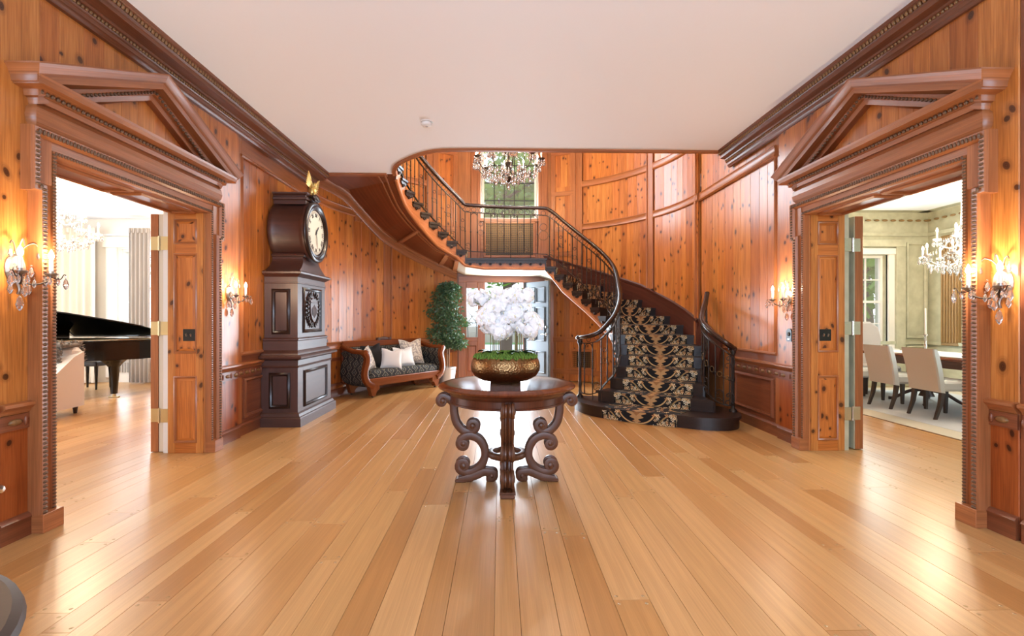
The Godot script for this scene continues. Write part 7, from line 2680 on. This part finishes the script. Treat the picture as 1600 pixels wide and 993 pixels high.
func make_ficus() -> void:
	var o := thing("potted_ficus", "tall bushy green ficus tree in a square white pot behind the sofa", "potted plant")
	o.position = V(-1.06, 0, 9.70)
	var m := MB.new()
	m.lathe([Vector2(0, 0), Vector2(0.15, 0), Vector2(0.19, 0.32), Vector2(0.17, 0.32), Vector2(0.165, 0.29), Vector2(0, 0.29)], 4, Vector3.ZERO, Basis(Vector3.UP, 0.3), 0.0, TAU, 0.99)
	put("pot", m, MAT.white_pot, o)
	m = MB.new()
	m.lathe([Vector2(0.16, 0.28), Vector2(0, 0.3)], 8)
	put("soil", m, MAT.ink, o)
	for e: Array in [[-0.05, 0.02, -0.1], [0.04, 0.03, 0.06], [0.0, -0.05, 0.02]]:
		m = MB.new()
		m.tube(smooth([Vector3(e[0], 0.28, e[1]), Vector3(e[0] * 1.2, 0.7, e[1]), Vector3(e[2] * 0.5, 1.2, e[1] * 2), Vector3(e[2], 1.75, -e[1])], 4), 0.013, 6)
		put("trunk", m, MAT.ficus_bark, o)
	var lf := MB.new()
	lf.quad(Vector3(0, 0, 0), Vector3(0.03, 0.016, 0.004), Vector3(0.07, 0, -0.006), Vector3(0.03, -0.016, 0.004))
	var at := []
	for b: Array in [[0.0, 1.74, 0.33, 0.22], [-0.06, 1.45, 0.38, 0.24], [0.08, 1.22, 0.36, 0.2], [-0.05, 0.98, 0.38, 0.2], [0.16, 0.82, 0.26, 0.14], [0.04, 1.9, 0.24, 0.14]]:
		for i in 640:
			var d := Vector3(rng.randfn(), rng.randfn(), rng.randfn()).normalized() * pow(rng.randf(), 0.4)
			var p := Vector3(b[0], b[1], 0.06) + d * Vector3(b[2], b[3], b[2] * 0.6)
			if p.z < -0.22: p.z = -0.22
			at.append(Transform3D(Basis.from_euler(Vector3(rng.randf_range(-0.6, 0.6), rng.randf() * TAU, rng.randf_range(-1.1, 0.1))).scaled(Vector3.ONE * rng.randf_range(0.7, 1.25)), p))
	copies("foliage", lf.mesh(), MAT.ficus_leaf, at, o)
	m = MB.new()
	for i in 26:
		var a := i * 2.4
		var h := 0.75 + i * 0.045
		m.tube([Vector3(0, h, 0), Vector3(cos(a) * 0.22, h + 0.1, sin(a) * 0.15 + 0.04)], 0.004, 4)
	put("twigs", m, MAT.ficus_bark, o)

func make_sconce() -> Node3D:
	var o := thing("wall_sconce", "x", "wall lamp", "crystal wall sconces")
	var m := MB.new()
	var pts := PackedVector2Array()
	for i in 20:
		var a := TAU * i / 20
		pts.append(Vector2(cos(a) * 0.062, sin(a) * 0.085 - 0.01))
	m.prism(pts, 0.02, Transform3D(Basis(), Vector3(0, 0, 0)), 0.012)
	put("backplate", m, MAT.pewter, o)
	m = MB.new()
	for s: float in [-1.0, 0.0, 1.0]:
		m.tube(smooth([Vector3(0, 0.06, 0.015), Vector3(s * 0.03, 0.12, 0.03), Vector3(s * 0.065, 0.145 + 0.02 * (1 - absf(s)), 0.05), Vector3(s * 0.085, 0.125, 0.06)], 4), 0.004, 5)
	put("plume", m, MAT.pewter, o)
	m = MB.new()
	m.tube(smooth([Vector3(0, -0.08, 0.01), Vector3(0, -0.13, 0.03), Vector3(0, -0.16, 0.02)], 3), 0.008, 6)
	m.ball(Vector3(0, -0.02, 0.03), Vector3(0.02, 0.03, 0.015), 8, 6)
	put("boss", m, MAT.pewter, o)
	for s: float in [-1.0, 1.0]:
		var tip := Vector3(s * 0.095, -0.035, 0.125)
		m = MB.new()
		m.tube(smooth([Vector3(0, -0.05, 0.02), Vector3(s * 0.03, -0.10, 0.06), Vector3(s * 0.075, -0.085, 0.11), tip + Vector3(0, -0.012, 0)], 5), 0.0055, 6)
		m.tube(smooth([tip + Vector3(0, -0.02, 0), tip + Vector3(s * 0.04, -0.03, 0.015), tip + Vector3(s * 0.06, 0.0, 0.02), tip + Vector3(s * 0.075, 0.0, 0.02)], 4), 0.003, 5)
		put("arm", m, MAT.iron, o)
		m = MB.new()
		m.lathe([Vector2(0, -0.02), Vector2(0.012, -0.018), Vector2(0.034, 0.0), Vector2(0.034, 0.004), Vector2(0.014, 0.002), Vector2(0.013, 0.018), Vector2(0, 0.018)], 14, tip)
		put("drip_pan", m, MAT.pewter, o)
		m = MB.new()
		m.lathe([Vector2(0.0115, 0.014), Vector2(0.0115, 0.08), Vector2(0.006, 0.084), Vector2(0, 0.084)], 10, tip)
		var cdl := put("candle", m, MAT.candle_white, o)
		bulb(cdl, tip + Vector3(0, 0.083, 0), 0.21)
		for k in 3:
			var a := TAU * k / 3 + 0.5
			drop(o, tip + Vector3(cos(a) * 0.032, -0.035, sin(a) * 0.032), 0.7)
		drop(o, tip + Vector3(s * 0.075, -0.045, 0.02), 0.95)
	for e: Array in [[-0.05, -0.02, 0.05, 0.8], [0.05, -0.02, 0.05, 0.8], [-0.055, -0.12, 0.03, 0.85], [0.055, -0.12, 0.03, 0.85], [0, -0.13, 0.06, 1.0], [0, -0.2, 0.03, 1.2], [-0.085, 0.08, 0.06, 0.75], [0.085, 0.08, 0.06, 0.75], [-0.03, -0.09, 0.085, 0.7], [0.03, -0.09, 0.085, 0.7]]:
		drop(o, Vector3(e[0], e[1], e[2]), e[3])
	return o

var drop_shape: ArrayMesh
func drop(o: Node, at: Vector3, s: float) -> void:
	if drop_shape == null:
		drop_shape = drop_mesh().mesh()
	var d := put("crystal", drop_shape, MAT.crystal, o)
	d.position = at
	d.scale = Vector3.ONE * s
